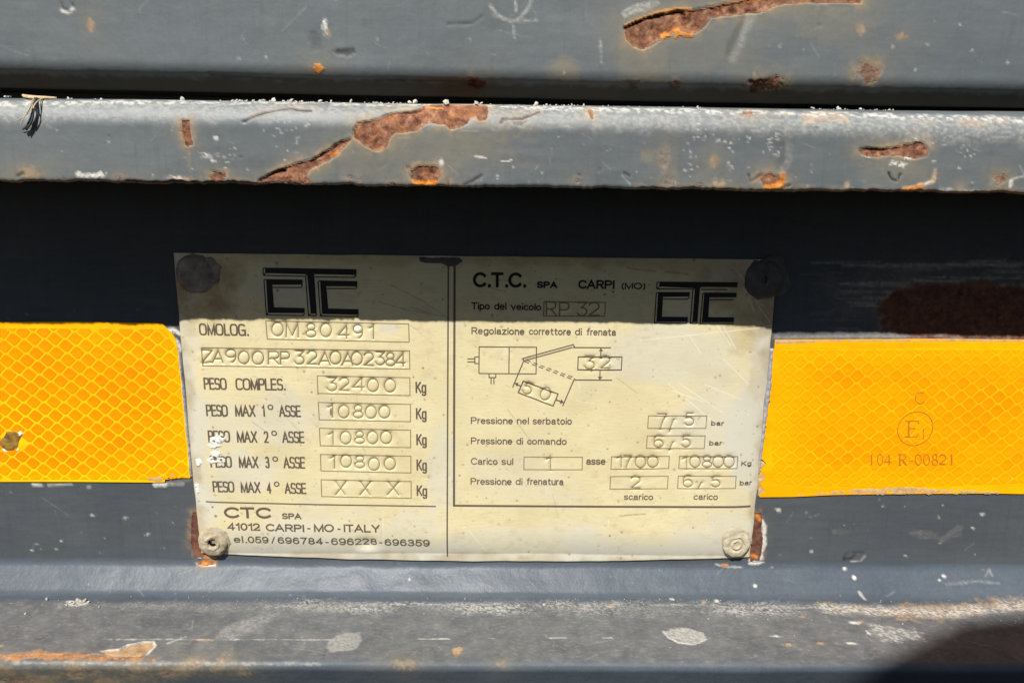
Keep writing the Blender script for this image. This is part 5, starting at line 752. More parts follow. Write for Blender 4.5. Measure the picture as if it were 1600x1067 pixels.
DATA['tape_l'] = {'outline':[(-204.643,4.515),(-164.036,4.824),(-139.579,5.178),(-115.125,5.006),(-112.292,4.719),(-111.005,3.15),(-109.685,1.893),(-108.643,-0.219),(-108.308,-3.416),(-107.765,-6.63),(-107.954,-8.789),(-107.728,-10.953),(-107.917,-13.129),(-107.69,-15.31),(-107.932,-17.505),(-107.757,-19.704),(-107.895,-21.915),(-107.614,-24.132),(-107.858,-26.362),(-107.681,-28.598),(-107.926,-30.846),(-107.748,-33.1),(-107.942,-35.367),(-107.71,-37.639),(-107.957,-39.925),(-107.778,-42.217),(-108.076,-45.099),(-107.974,-48.341),(-116.339,-48.291),(-116.596,-49.921),(-120.368,-50.066),(-146.102,-50.034),(-171.8,-50.235),(-214.482,-50.451)],'clip':[(-204.963,2.728),(-112.01,3.351),(-108.308,-3.416),(-108.482,-47.997),(-115.544,-48.982),(-214.358,-49.755)],'origin':(-157.178,1.751),'ex':(6.579,0.15),'ez':(0.063,-4.746),'x':(-179.39,-104.563),'seed':3,'film':'tape_bright','tone':0.245,'fade':[(1,-49.951,-43.704),(0,-106.606,-116.44)],'skip':[(-165.521,-35.625,3.6,2.6)],'reliefs':[{'name':'torn_hole','m':'brown_film','p':[(-170.622,-35.895),(-168.256,-34.067),(-167.193,-32.481),(-164.003,-32.228),(-162.5,-33.567),(-163.439,-35.834),(-164.108,-37.654),(-165.565,-39.031),(-168.107,-39.052),(-169.61,-37.7)],'h':0.25,'amp':0.3,'seed':5,'rim':0.8,'res':0.22},{'name':'adhesive_lump','m':'white','p':[(-163.191,-32.446),(-162.288,-31.989),(-161.777,-32.884),(-162.35,-34.017),(-163.164,-33.798)],'h':0.5,'amp':0.1,'seed':6,'res':0.18},{'name':'adhesive_lump','m':'white','p':[(-169.282,-38.379),(-168.256,-38.598),(-167.747,-39.504),(-168.806,-39.513)],'h':0.3,'amp':0.15,'seed':7,'res':0.18},{'name':'adhesive_lump','m':'white','p':[(-164.898,-38.797),(-163.958,-38.107),(-164.324,-39.248)],'h':0.3,'amp':0.1,'seed':8,'res':0.15},{'name':'torn_film','m':'film_edge','p':[(-122.777,-48.341),(-118.013,-47.84),(-116.811,-48.759),(-118.186,-49.7),(-122.031,-49.498)],'h':0.1,'amp':0.3,'seed':9},{'name':'torn_film','m':'film_edge','p':[(-115.438,-47.82),(-114.025,-46.418),(-112.648,-47.798)],'h':0.1,'amp':0.3,'seed':10},{'name':'adhesive_strip','m':'residue','base':1,'p':[(-108.307,-1.393),(-107.519,-4.168),(-107.498,-11.081),(-107.209,-19.845),(-107.127,-28.755),(-107.023,-40.1),(-107.271,-48.184),(-108.131,-48.191),(-108.109,-37.821),(-108.203,-26.523),(-108.294,-15.454),(-108.366,-6.758)],'h':0.7,'amp':0.2,'seed':11,'rim':0.5}]}
DATA['tape_r'] = {'outline':[(85.606,1.39),(104.217,1.682),(135.639,2.209),(167.224,2.2),(175.745,1.746),(209.568,1.864),(220.754,-51.8),(176.384,-52.018),(164.181,-51.874),(143.218,-52.152),(127.797,-52.388),(110.218,-52.877),(97.088,-53.688),(85.444,-53.895),(85.151,-53.067),(87.242,-51.868),(84.998,-48.82),(86.778,-46.694),(84.566,-43.908),(86.774,-41.797),(84.375,-39.268),(84.956,-36.037),(84.537,-33.747),(85.534,-32.824),(84.684,-30.551),(85.597,-28.726),(84.576,-26.923),(85.66,-24.658),(84.815,-22.419),(86.067,-19.723),(84.84,-17.952),(86.005,-14.395),(84.877,-11.321),(85.633,-8.028),(85.044,-3.9),(85.665,-1.515)],'clip':[(88.201,-1.706),(210.018,-0.296),(220.556,-50.85),(167.401,-51.256),(127.515,-50.141),(90.315,-51.844),(87.986,-36.011)],'origin':(120.317,-15.08),'ex':(6.432,0.059),'ez':(0.017,-4.841),'x':(84.653,179.359),'seed':5,'film':'tape','tone':0.285,'fade':[(1,-1.772,-10.927),(1,-50.985,-39.3),(0,90.8,104.706)],'reliefs':[{'name':'dirty_edge','m':'film_edge','p':[(97.018,-52.977),(114.406,-50.951),(131.884,-49.871),(149.599,-50.444),(167.401,-51.256),(167.496,-51.848),(132.19,-52.236),(110.192,-52.64)],'h':0.06,'amp':0.5,'ragged':0.36,'seed':4},{'name':'dirty_edge','m':'film_edge','p':[(85.616,1.283),(104.241,1.467),(146.172,2.098),(167.242,2.092),(167.315,1.662),(146.236,1.669),(104.276,1.145),(85.944,-0.004)],'h':0.06,'amp':0.15,'seed':6},{'name':'adhesive_strip','m':'residue','base':1,'p':[(84.354,-1.644),(85.404,-1.634),(86.084,-13.649),(85.604,-24.816),(85.115,-36.214),(85.065,-45.499),(83.535,-45.511),(83.613,-33.929),(83.903,-22.581),(84.187,-11.461)],'h':0.8,'amp':0.25,'seed':8,'rim':0.6},{'name':'torn_film','m':'film_edge','base':1,'p':[(83.466,-39.691),(86.936,-41.984),(84.744,-44.332),(87.377,-46.887),(85.176,-49.255),(87.624,-52.071),(84.932,-53.989)],'h':0.42,'amp':0.1,'seed':9,'rim':0.3}]}
DATA['marks'] = [
 {'s':'ring','c':(135.588,-28.643),'r':(5.894,5.987)},
 {'s':'C','w':0.5,'chars':[('C',[(134.254,-19.834),(137.627,-19.804),(137.085,-15.888),(133.724,-15.918)])]},
 {'s':'E','w':0.62,'chars':[('E',[(132.293,-31.603),(137.263,-31.561),(136.489,-25.897),(131.545,-25.94)])]},
 {'s':'1','w':0.35,'chars':[('1',[(138.348,-32.212),(139.343,-32.204),(138.847,-28.615),(137.855,-28.624)])]},
 {'s':'n','w':0.5,'chars':[('1',[(121.876,-41.735),(123.021,-41.726),(122.566,-38.018),(121.425,-38.027)]),('0',[(124.26,-41.777),(126.465,-41.759),(125.972,-37.838),(123.775,-37.856)]),('4',[(126.743,-41.695),(129.235,-41.675),(128.748,-37.876),(126.265,-37.896)]),('R',[(131.478,-41.718),(134.487,-41.694),(133.966,-37.772),(130.967,-37.797)]),('-',[(135.138,-41.628),(136.571,-41.616),(136.071,-37.907),(134.643,-37.918)]),('0',[(137.058,-41.612),(139.638,-41.592),(139.115,-37.79),(136.544,-37.812)]),('0',[(139.925,-41.589),(142.42,-41.569),(141.875,-37.677),(139.389,-37.697)]),('8',[(142.936,-41.565),(145.087,-41.548),(144.524,-37.594),(142.38,-37.612)]),('2',[(145.438,-41.392),(148.077,-41.371),(147.547,-37.721),(144.917,-37.743)]),('1',[(149.081,-41.363),(150.372,-41.352),(149.813,-37.551),(148.526,-37.561)])]}]
DATA['lip_stones'] = [
 (-88.7,0.6),
 (-64.5,0.6),
 (-59.9,0.6),
 (-28.5,0.65),
 (-27.1,0.6),
 (-18.8,0.75),
 (-10.6,0.6),
 (-9.4,0.5),
 (5.2,0.6),
 (-67.2,0.5),
 (-52.3,0.5),
 (-44.1,0.5),
 (-135.1,0.5),
 (-134.2,0.6),
 (79.2,0.4),
 (86.1,0.4)]
DATA['flange_stones'] = [
 (-146.43,-12.68,0.5),
 (-144.98,-13.43,0.6),
 (-144.29,-11.89,0.8),
 (-142.84,-12.65,0.8),
 (-141.96,-11.87,0.9),
 (-140.52,-12.63,0.6),
 (-146.9,-14.21,0.4),
 (-143.75,-14.18,0.5),
 (-155.07,-11.22,0.6),
 (-135.64,-15.24,0.4),
 (-157.35,-19.49,0.4),
 (-3.97,-14.04,0.4),
 (3.12,-13.22,0.4),
 (11.74,-12.75,0.5)]
DATA['twine'] = [
 {'r':0.42,'dark':0,'p':[(-122.29,-29,72.52),(-125.25,-30,72.74),(-127.21,-31,72.72),(-130.5,-30,73.1)]},
 {'r':0.35,'dark':0,'p':[(-121.86,-30.5,72.58),(-125.7,-31.5,72.54),(-128.21,-31.5,72.5),(-129.71,-31,72.81)]},
 {'r':0.11,'dark':0,'p':[(-126.4,-32,72.68),(-125.14,-36.3,71.29),(-124.86,-37.6,69.7),(-125.7,-38.2,68.13),(-127.19,-38.5,65.74)]},
 {'r':0.1,'dark':0,'p':[(-126.67,-32,72.56),(-124.84,-36.6,70.45),(-125.1,-37.8,68.87),(-126.18,-38.4,67.29),(-128.86,-38,66.38)]},
 {'r':0.1,'dark':0,'p':[(-126.42,-32,72.56),(-124.54,-36.6,70.81),(-124.49,-37.5,69.24),(-125.57,-38,68.14)]},
 {'r':0.16,'dark':0,'p':[(-124.75,-31,72.39),(-123.85,-35,71.73),(-123.84,-37,70.69),(-124.02,-37.6,69.6)]},
 {'r':0.12,'dark':0,'p':[(-125.25,-31,72.39),(-123.93,-35.6,71.34),(-123.93,-36.6,70.82)]},
 {'r':0.28,'dark':1,'p':[(-125.93,-32,72.45),(-124.36,-36.4,71.18),(-124.49,-36.7,69.39),(-125.64,-36.9,66.75),(-126.83,-37,64.81),(-127.67,-37.1,64.5)]},
 {'r':0.3,'dark':1,'p':[(-126.2,-32,72.32),(-124.24,-36.6,70.82),(-124.66,-36.9,67.71),(-125.47,-37,65.79),(-126.83,-37.1,64.33)]},
 {'r':0.16,'dark':1,'p':[(-125.91,-33,72.16),(-124.21,-36.6,70.11),(-123.64,-36.9,68.44),(-124.08,-37,67),(-125.25,-37,65.55)]}]
DATA['head'] = (32.3,-704.1,622.1)

# ---------------------------------------------------------------- cross-sections (y, z) in mm
LIP_Y, LIP_TOP, LIP_BOT = -36.0, 72.5, 51.1           # down-turned lip of the beam
FL_Z, FL_R, FL_Y = -88.0, 9.5, -44.0                  # lower flange: level, root fillet, front edge
PAN_Y, PAN_BOT, PAN_TILT = -33.0, 74.0, -0.0065       # panel above the gap
def _arc(cy, cz, r, a0, a1, n):
    return [(cy + r*math.cos(math.radians(a0 + (a1-a0)*i/n)), cz + r*math.sin(math.radians(a0 + (a1-a0)*i/n))) for i in range(n+1)]
PROFILE = {
 'panel': [(PAN_Y, 340.0)] + _arc(PAN_Y+5.0, PAN_BOT+7.6, 5.0, 180, 228, 16) + [(PAN_Y+4.4, PAN_BOT+0.5), (PAN_Y+5.4, PAN_BOT), (PAN_Y+70.0, PAN_BOT)],
 'lip': [(0.0, LIP_TOP)] + _arc(LIP_Y+7.0, LIP_TOP-7.0, 7.0, 90, 180, 20) + _arc(LIP_Y+1.1, LIP_BOT+1.1, 1.1, 180, 270, 8)
        + [(LIP_Y+4.0, LIP_BOT+0.3), (LIP_Y+4.3, LIP_TOP-8.0), (LIP_Y+8.0, LIP_TOP-4.0), (0.0, LIP_TOP-4.0)],
 'web': [(0.0, LIP_TOP-4.0), (0.0, FL_Z+FL_R)],
 'flange': [(0.0, FL_Z+FL_R)] + _arc(-4.5, FL_Z+FL_R, 4.5, 0, -43, 8) + _arc(-FL_R, FL_Z+4.5, 4.5, -47, -90, 8)+ [(-FL_R-0.8, FL_Z)] + _arc(FL_Y+2.2, FL_Z-2.2, 2.2, 90, 196, 16) + [(FL_Y+42.0, FL_Z-145.0)],
}
def arclen(pr):
    s = [0.0]
    for a, b in zip(pr[:-1], pr[1:]):
        s.append(s[-1] + math.hypot(b[0]-a[0], b[1]-a[1]))
    return s

# ---------------------------------------------------------------- small numeric helpers
rng = np.random.default_rng(7)
_tab = rng.random((256, 256))
def vnoise(x, y, seed=0):
    x = np.asarray(x, float) + seed*17.31
    y = np.asarray(y, float) + seed*9.77
    xi = np.floor(x).astype(int); yi = np.floor(y).astype(int)
    fx = x-xi; fy = y-yi
    fx = fx*fx*(3-2*fx); fy = fy*fy*(3-2*fy)
    a = _tab[xi & 255, yi & 255]; b = _tab[(xi+1) & 255, yi & 255]
    c = _tab[xi & 255, (yi+1) & 255]; d = _tab[(xi+1) & 255, (yi+1) & 255]
    return (a*(1-fx)+b*fx)*(1-fy) + (c*(1-fx)+d*fx)*fy
def fbm(x, y, seed=0, octv=4):
    t = 0.0; amp = 0.5; tot = 0.0
    for k in range(octv):
        t = t + amp*vnoise(np.asarray(x)*2**k, np.asarray(y)*2**k, seed+k*3)
        tot += amp; amp *= 0.5
    return t/tot
def sstep(a, b, x):
    t = np.clip((x-a)/(b-a), 0, 1)
    return t*t*(3-2*t)
def seg_dist(px, py, a, b):
    ax, ay = a; bx, by = b
    dx, dy = bx-ax, by-ay
    t = np.clip(((px-ax)*dx + (py-ay)*dy)/max(dx*dx+dy*dy, 1e-12), 0, 1)
    return np.hypot(px-ax-t*dx, py-ay-t*dy)
def poly_sd(px, py, poly):
    d = np.full(px.shape, 1e9); ins = np.zeros(px.shape, bool)
    n = len(poly)
    for i in range(n):
        a, b = poly[i], poly[(i+1) % n]
        d = np.minimum(d, seg_dist(px, py, a, b))
        if a[1] != b[1]:
            c = (a[1] > py) != (b[1] > py)
            xc = (b[0]-a[0])*(py-a[1])/(b[1]-a[1]) + a[0]
            ins ^= c & (px < xc)
    return np.where(ins, -d, d)
def line_dist(px, py, pts):
    d = np.full(px.shape, 1e9)
    for a, b in zip(pts[:-1], pts[1:]):
        d = np.minimum(d, seg_dist(px, py, a, b))
    return d

# ---------------------------------------------------------------- object helpers
def tag(o, label=None, cat=None, group=None, kind=None):
    if label: o['label'] = label
    if cat: o['category'] = cat
    if group: o['group'] = group
    if kind: o['kind'] = kind
    return o
def empty(name, loc=(0, 0, 0)):
    o = bpy.data.objects.new(name, None)
    o.empty_display_size = 0.02
    o.location = [c*MM for c in loc]
    COL.objects.link(o)
    return o
def link(name, me, mat=None, parent=None):
    o = bpy.data.objects.new(name, me)
    if mat is not None and not me.materials: me.materials.append(mat)
    COL.objects.link(o)
    if parent is not None:
        o.parent = parent
        o.matrix_parent_inverse = Matrix.Translation(-parent.location) if parent.parent is None else Matrix.Identity(4)
    return o
def mesh_from(name, verts, faces, smooth=False):
    me = bpy.data.meshes.new(name)
    me.from_pydata([tuple(c*MM for c in v) for v in verts], [], faces)
    if smooth: me.polygons.foreach_set('use_smooth', [True]*len(me.polygons))
    me.update()
    return me
def grid_mesh(name, P, attrs=None, keep=None):
    """P (ny, nx, 3) in mm -> quad mesh; attrs {name: (ny, nx, 4)}; keep optional (ny-1, nx-1) face mask"""
    ny, nx = P.shape[:2]
    idx = np.arange(ny*nx).reshape(ny, nx)
    q = np.stack([idx[:-1, :-1], idx[1:, :-1], idx[1:, 1:], idx[:-1, 1:]], -1)
    q = q[keep] if keep is not None else q.reshape(-1, 4)
    V = P.reshape(-1, 3)
    A = {k: a.reshape(-1, 4) for k, a in (attrs or {}).items()}
    if keep is not None:
        used = np.unique(q)
        rem = np.zeros(ny*nx, int); rem[used] = np.arange(len(used))
        q = rem[q]; V = V[used]; A = {k: a[used] for k, a in A.items()}
    me = bpy.data.meshes.new(name)
    me.vertices.add(len(V))
    me.vertices.foreach_set('co', (V*MM).astype(np.float32).ravel())
    n = len(q)
    me.loops.add(n*4)
    me.loops.foreach_set('vertex_index', q.astype(np.int32).ravel())
    me.polygons.add(n)
    me.polygons.foreach_set('loop_start', np.arange(0, n*4, 4, dtype=np.int32))
    me.polygons.foreach_set('loop_total', np.full(n, 4, dtype=np.int32))
    me.polygons.foreach_set('use_smooth', np.ones(n, bool))
    me.update(calc_edges=True)
    for k, a in A.items():
        at = me.attributes.new(k, 'FLOAT_COLOR', 'POINT')
        at.data.foreach_set('color', a.astype(np.float32).ravel())
    me.validate()
    return me

# ---------------------------------------------------------------- materials
class NT:
    def __init__(s, name):
        s.m = bpy.data.materials.new(name); s.m.use_nodes = True
        s.t = s.m.node_tree
        s.b = s.t.nodes['Principled BSDF']
        s.tc = s.t.nodes.new('ShaderNodeTexCoord').outputs['Object']
    def put(s, sock, v):
        if isinstance(v, bpy.types.NodeSocket): s.t.links.new(v, sock)
        elif isinstance(v, (tuple, list)) and len(v) == 3 and sock.type == 'RGBA': sock.default_value = (*v, 1)
        else: sock.default_value = v
    def noise(s, scale, detail=4, rough=0.55, stretch=None, dist=0.0):
        n = s.t.nodes.new('ShaderNodeTexNoise')
        co = s.tc
        if stretch:
            mp = s.t.nodes.new('ShaderNodeMapping')
            mp.inputs['Scale'].default_value = stretch
            s.put(mp.inputs['Vector'], co); co = mp.outputs[0]
        s.put(n.inputs['Vector'], co)
        n.inputs['Scale'].default_value = scale
        n.inputs['Detail'].default_value = detail
        n.inputs['Roughness'].default_value = rough
        n.inputs['Distortion'].default_value = dist
        return n.outputs['Fac']
    def ramp(s, f, *st):
        r = s.t.nodes.new('ShaderNodeValToRGB')
        e = r.color_ramp.elements
        while len(e) < len(st): e.new(0.5)
        for el, (p, c) in zip(e, st):
            el.position = p
            el.color = (c, c, c, 1) if isinstance(c, (int, float)) else (*c, 1)
        s.put(r.inputs[0], f)
        return r.outputs[0]
    def mix(s, f, a, b, mode='MIX'):
        n = s.t.nodes.new('ShaderNodeMix'); n.data_type = 'RGBA'; n.blend_type = mode
        s.put(n.inputs[0], f); s.put(n.inputs[6], a); s.put(n.inputs[7], b)
        return n.outputs[2]
    def math(s, op, a, b=0.0, clamp=False):
        n = s.t.nodes.new('ShaderNodeMath'); n.operation = op; n.use_clamp = clamp
        s.put(n.inputs[0], a); s.put(n.inputs[1], b)
        return n.outputs[0]
    def attr(s, name):
        a = s.t.nodes.new('ShaderNodeAttribute'); a.attribute_name = name
        sp = s.t.nodes.new('ShaderNodeSeparateColor')
        s.put(sp.inputs[0], a.outputs['Color'])
        return sp.outputs[0], sp.outputs[1], sp.outputs[2], a.outputs['Alpha']
    def bump(s, h, strength=0.5, dist=0.3, normal=None):
        n = s.t.nodes.new('ShaderNodeBump')
        n.inputs['Strength'].default_value = strength
        n.inputs['Distance'].default_value = dist*MM
        s.put(n.inputs['Height'], h)
        if normal is not None: s.put(n.inputs['Normal'], normal)
        return n.outputs[0]
    def done(s, col, rough, normal=None, metallic=None, spec=None, coat=None):
        s.put(s.b.inputs['Base Color'], col)
        s.put(s.b.inputs['Roughness'], rough)
        if normal is not None: s.put(s.b.inputs['Normal'], normal)
        if metallic is not None: s.put(s.b.inputs['Metallic'], metallic)
        if spec is not None: s.put(s.b.inputs['Specular IOR Level'], spec)
        if coat is not None:
            s.put(s.b.inputs['Coat Weight'], coat[0]); s.put(s.b.inputs['Coat Roughness'], coat[1])
        return s.m

def painted_steel(name, c1, c2, rough=0.4, peel=0.12, spec=0.5, wavy=0.0, ragged=0.9, old=0.0):
    k = NT(name)
    rust, halo, pale, orange = k.attr('wear_a')
    dark, dust, tan, _ = k.attr('wear_shade_b')
    big = k.noise(35, 5); mid = k.noise(240, 5); fine = k.noise(1100, 4); streak = k.noise(1, 4, stretch=(90, 600, 600))
    col = k.mix(k.ramp(big, (0.35, 0.0), (0.65, 1.0)), c1, c2)
    col = k.mix(k.ramp(streak, (0.35, 0.28), (0.7, 0.0)), col, (c1[0]*0.55, c1[1]*0.55, c1[2]*0.55))
    col = k.mix(k.ramp(k.noise(14, 7, 0.62, stretch=(0.6, 1, 1.6)), (0.42, 0.0), (0.68, 0.45)), col, (c2[0]*1.16, c2[1]*1.17, c2[2]*1.17))
    col = k.mix(k.ramp(k.noise(1, 5, 0.7, stretch=(520, 520, 36)), (0.52, 0.0), (0.78, 0.35)), col, (c1[0]*0.62, c1[1]*0.60, c1[2]*0.55))
    col = k.mix(k.math('MULTIPLY', k.ramp(fine, (0.55, 0.0), (0.8, 1.0)), 0.10), col, (0.22, 0.22, 0.21))
    dcol = k.mix(k.ramp(k.noise(110, 6, 0.65, dist=0.6), (0.34, 0.0), (0.66, 1.0)), (0.088, 0.087, 0.086), (0.150, 0.146, 0.138))
    dcol = k.mix(k.ramp(k.noise(1, 4, 0.6, stretch=(500, 900, 900)), (0.5, 0.0), (0.75, 0.55)), dcol, (0.24, 0.23, 0.215))
    col = k.mix(k.math('MULTIPLY', dust, k.ramp(mid, (0.2, 0.45), (0.7, 1.0)), True), col, dcol)
    col = k.mix(k.math('MULTIPLY', halo, k.ramp(mid, (0.2, 0.3), (0.75, 0.95)), True), col, (0.20, 0.165, 0.095))
    col = k.mix(k.math('MULTIPLY', tan, k.ramp(fine, (0.2, 0.7), (0.6, 1.0)), True), col, k.ramp(k.noise(330, 6, 0.65), (0.3, (0.20, 0.115, 0.055)), (0.7, (0.42, 0.295, 0.17))))
    col = k.mix(k.math('MULTIPLY', pale, k.ramp(fine, (0.25, 0.6), (0.6, 1.0)), True), col, (0.54, 0.52, 0.47))
    rn = k.noise(420, 8, 0.7); rn2 = k.noise(90, 4)
    rc = k.ramp(rn, (0.36, (0.048, 0.021, 0.013)), (0.45, (0.145, 0.063, 0.038)), (0.54, (0.235, 0.108, 0.064)), (0.66, (0.40, 0.225, 0.14)))
    rc = k.mix(k.ramp(rn2, (0.44, 0.0), (0.64, 0.55)), rc, (0.11, 0.058, 0.040))
    rc = k.mix(k.ramp(k.noise(1, 5, 0.7, stretch=(260, 900, 700)), (0.55, 0.0), (0.75, 0.5)), rc, (0.34, 0.19, 0.14))
    rc = k.mix(k.ramp(k.noise(160, 5, 0.65), (0.52, 0.0), (0.66, 0.6)), rc, (0.34, 0.135, 0.045))
    if old: rc = k.mix(old, rc, (0.075, 0.034, 0.028))
    edge = k.noise(700, 5, 0.7)
    rust = k.ramp(k.math('ADD', rust, k.math('MULTIPLY', k.math('SUBTRACT', edge, 0.5), ragged)), (0.24, 0.0), (0.74, 1.0))
    col = k.mix(rust, col, rc)
    col = k.mix(orange, col, k.ramp(rn, (0.32, (0.30, 0.085, 0.015)), (0.5, (0.52, 0.19, 0.03)), (0.72, (0.66, 0.31, 0.08))))
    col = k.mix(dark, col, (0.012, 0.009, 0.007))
    rr = k.math('ADD', rough, k.math('MULTIPLY', fine, 0.12))
    for mk, am in ((rust, 0.6), (halo, 0.15), (pale, 0.5), (dust, 0.45), (orange, 0.4), (tan, 0.4)):
        rr = k.math('ADD', rr, k.math('MULTIPLY', mk, am), True)
    h = k.math('ADD', k.math('MULTIPLY', mid, peel*2.5), k.math('MULTIPLY', fine, peel))
    h = k.math('ADD', h, k.math('MULTIPLY', k.math('ADD', rust, orange, True), k.math('MULTIPLY', rn, 1.6)))
    h = k.math('ADD', h, k.math('MULTIPLY', k.math('ADD', pale, k.math('MULTIPLY', dust, 0.5)), fine))
    if wavy: h = k.math('ADD', h, k.math('MULTIPLY', k.noise(70, 3), wavy))
    sp = k.math('SUBTRACT', spec, k.math('MULTIPLY', k.math('ADD', rust, dust, True), spec*0.8), True)
    return k.done(col, rr, k.bump(h, 0.6, 0.45), spec=sp)

M = {}
M['panel'] = painted_steel('panel_paint', (0.091, 0.106, 0.114), (0.110, 0.124, 0.131), 0.46, 0.10, 0.4)
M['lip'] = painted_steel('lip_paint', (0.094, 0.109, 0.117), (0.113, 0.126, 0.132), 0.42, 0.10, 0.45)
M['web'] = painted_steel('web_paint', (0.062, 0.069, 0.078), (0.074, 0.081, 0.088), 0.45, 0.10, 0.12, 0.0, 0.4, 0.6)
M['flange'] = painted_steel('flange_paint', (0.056, 0.069, 0.086), (0.067, 0.081, 0.098), 0.36, 0.20, 0.20, 0.5)

def plate_material():
    k = NT('gold_lacquered_aluminium')
    dirt, worn, stain, scratch = k.attr('wear_a')
    grain = k.noise(1, 3, stretch=(260, 2600, 2600)); blot = k.noise(60, 5); fine = k.noise(1500, 3)
    col = k.mix(k.ramp(blot, (0.3, 0.0), (0.7, 1.0)), (0.64, 0.55, 0.32), (0.70, 0.615, 0.385))
    col = k.mix(k.ramp(grain, (0.3, 0.35), (0.6, 0.0)), col, (0.52, 0.44, 0.24))
    col = k.mix(k.math('MULTIPLY', worn, 0.9), col, (0.56, 0.545, 0.47))
    col = k.mix(k.math('MULTIPLY', stain, k.ramp(k.noise(200, 5), (0.25, 0.35), (0.7, 1.0))), col, (0.30, 0.21, 0.10))
    col = k.mix(k.ramp(fine, (0.62, 0.0), (0.8, 0.35)), col, (0.40, 0.30, 0.15))
    col = k.mix(scratch, col, (0.84, 0.80, 0.70))
    col = k.mix(dirt, col, (0.17, 0.115, 0.055))
    rg = k.math('ADD', 0.42, k.math('MULTIPLY', dirt, 0.3))
    h = k.math('ADD', k.math('MULTIPLY', grain, 0.35), k.math('MULTIPLY', fine, 0.25))
    return k.done(col, rg, k.bump(h, 0.35, 0.12), metallic=0.12, spec=0.45)
M['plate'] = plate_material()

def simple(name, c, rough=0.6, spec=0.3, var=0.25, nscale=600, bump=0.3, metallic=0.0, c2=None):
    k = NT(name)
    n = k.noise(nscale, 6, 0.6)
    b = c2 if c2 else tuple(x*(1-var) for x in c)
    col = k.mix(k.ramp(n, (0.3, 0.0), (0.7, 1.0)), b, c)
    return k.done(col, rough, k.bump(n, bump, 0.3), spec=spec, metallic=metallic)
M['print'] = simple('black_print', (0.125, 0.098, 0.070), 0.55, 0.25, 0.35, 2500, 0.05)
M['print_shaded'] = simple('black_print_shaded', (0.020, 0.019, 0.021), 0.5, 0.2, 0.2, 1500, 0.03)  # same ink as black_print, colour darkened for words and logos in the lip's shade
M['line'] = simple('engraved_line', (0.27, 0.20, 0.105), 0.7, 0.2, 0.4, 2500, 0.05)
M['mud'] = simple('dried_mud', (0.43, 0.375, 0.27), 0.85, 0.2, 0.4, 380, 1.0, c2=(0.22, 0.17, 0.11))
M['rivet_plate'] = simple('lacquered_rivet', (0.50, 0.445, 0.32), 0.55, 0.3, 0.2, 420, 0.8, c2=(0.30, 0.25, 0.165))
M['rivet_dark'] = simple('painted_rivet', (0.33, 0.28, 0.23), 0.55, 0.3, 0.5, 260, 0.9, c2=(0.11, 0.095, 0.085))
M['black_paint'] = simple('black_paint', (0.105, 0.102, 0.10), 0.5, 0.2, 0.5, 260, 0.7, c2=(0.05, 0.05, 0.05))
M['hole'] = simple('dark_hole', (0.012, 0.010, 0.009), 0.9, 0.1)
M['white'] = simple('white_splash', (0.78, 0.765, 0.71), 0.8, 0.2, 0.3, 700, 0.8, c2=(0.56, 0.53, 0.45))
M['rust_raw'] = simple('raw_rust', (0.42, 0.17, 0.085), 0.9, 0.1, 0.5, 500, 1.0, c2=(0.16, 0.065, 0.04))
M['primer_edge'] = simple('white_primer', (0.78, 0.76, 0.72), 0.6, 0.3, 0.2, 700, 0.4)
M['residue'] = simple('grey_residue', (0.33, 0.33, 0.34), 0.5, 0.4, 0.3, 500, 0.4)
M['brown_film'] = simple('torn_film', (0.36, 0.21, 0.04), 0.4, 0.5, 0.6, 450, 0.8, c2=(0.10, 0.055, 0.015))
M['grit'] = simple('pale_grit', (0.52, 0.495, 0.43), 0.9, 0.1, 0.3, 900, 0.5)
M['grit_dull'] = simple('dull_grit', (0.42, 0.395, 0.34), 0.9, 0.1, 0.35, 900, 0.5)
M['fibre_tan'] = simple('tan_fibre', (0.55, 0.42, 0.25), 0.8, 0.2, 0.4, 900, 0.2)
M['fibre_dark'] = simple('dark_fibre', (0.055, 0.058, 0.060), 0.7, 0.3, 0.3, 900, 0.2)
M['mark'] = simple('tape_mark', (0.48, 0.205, 0.008), 0.5, 0.3, 0.4, 900, 0.0)
M['film_edge'] = simple('dirty_film', (0.55, 0.36, 0.16), 0.7, 0.2, 0.35, 600, 0.4)

def tape_material(name, use_object, lift=0.0):
    k = NT(name)
    n = k.noise(150, 4); f = k.noise(1200, 3); st = k.noise(1, 3, stretch=(60, 900, 900))
    if use_object:
        oi = k.t.nodes.new('ShaderNodeObjectInfo')
        c = oi.outputs['Color']
        c = k.mix(k.ramp(n, (0.35, 0.0), (0.7, 0.45)), c, (0.93, 0.33, 0.001))
    else:
        c = k.mix(k.ramp(n, (0.35, 0.0), (0.65, 1.0)), (0.91, 0.352+lift, 0.001+lift*0.03), (0.94, 0.402+lift, 0.002+lift*0.03))
    c = k.mix(k.ramp(k.noise(1, 4, 0.6, stretch=(9, 120, 120)), (0.44, 0.30), (0.60, 0.0)), c, (0.80, 0.205, 0.0))
    c = k.mix(k.ramp(k.noise(1, 5, 0.7, stretch=(180, 300, 70), dist=1.5), (0.58, 0.0), (0.74, 0.45)), c, (0.95, 0.47, 0.012))
    c = k.mix(k.ramp(st, (0.58, 0.0), (0.8, 0.35)), c, (0.96, 0.46, 0.006))
    c = k.mix(k.ramp(f, (0.66, 0.0), (0.8, 0.3)), c, (0.5, 0.2, 0.0))
    return k.done(c, 0.36, k.bump(k.math('ADD', n, k.math('MULTIPLY', f, 0.2)), 0.25, 0.3), spec=0.15)
M['tape'] = tape_material('amber_film', False)
M['tape_bright'] = tape_material('bright_amber_film', False, 0.10)
M['cell'] = tape_material('amber_cell', True)
M['skin'] = simple('skin', (0.45, 0.27, 0.19), 0.55, 0.3)
M['cloth'] = simple('dark_cloth', (0.05, 0.055, 0.07), 0.9, 0.1)
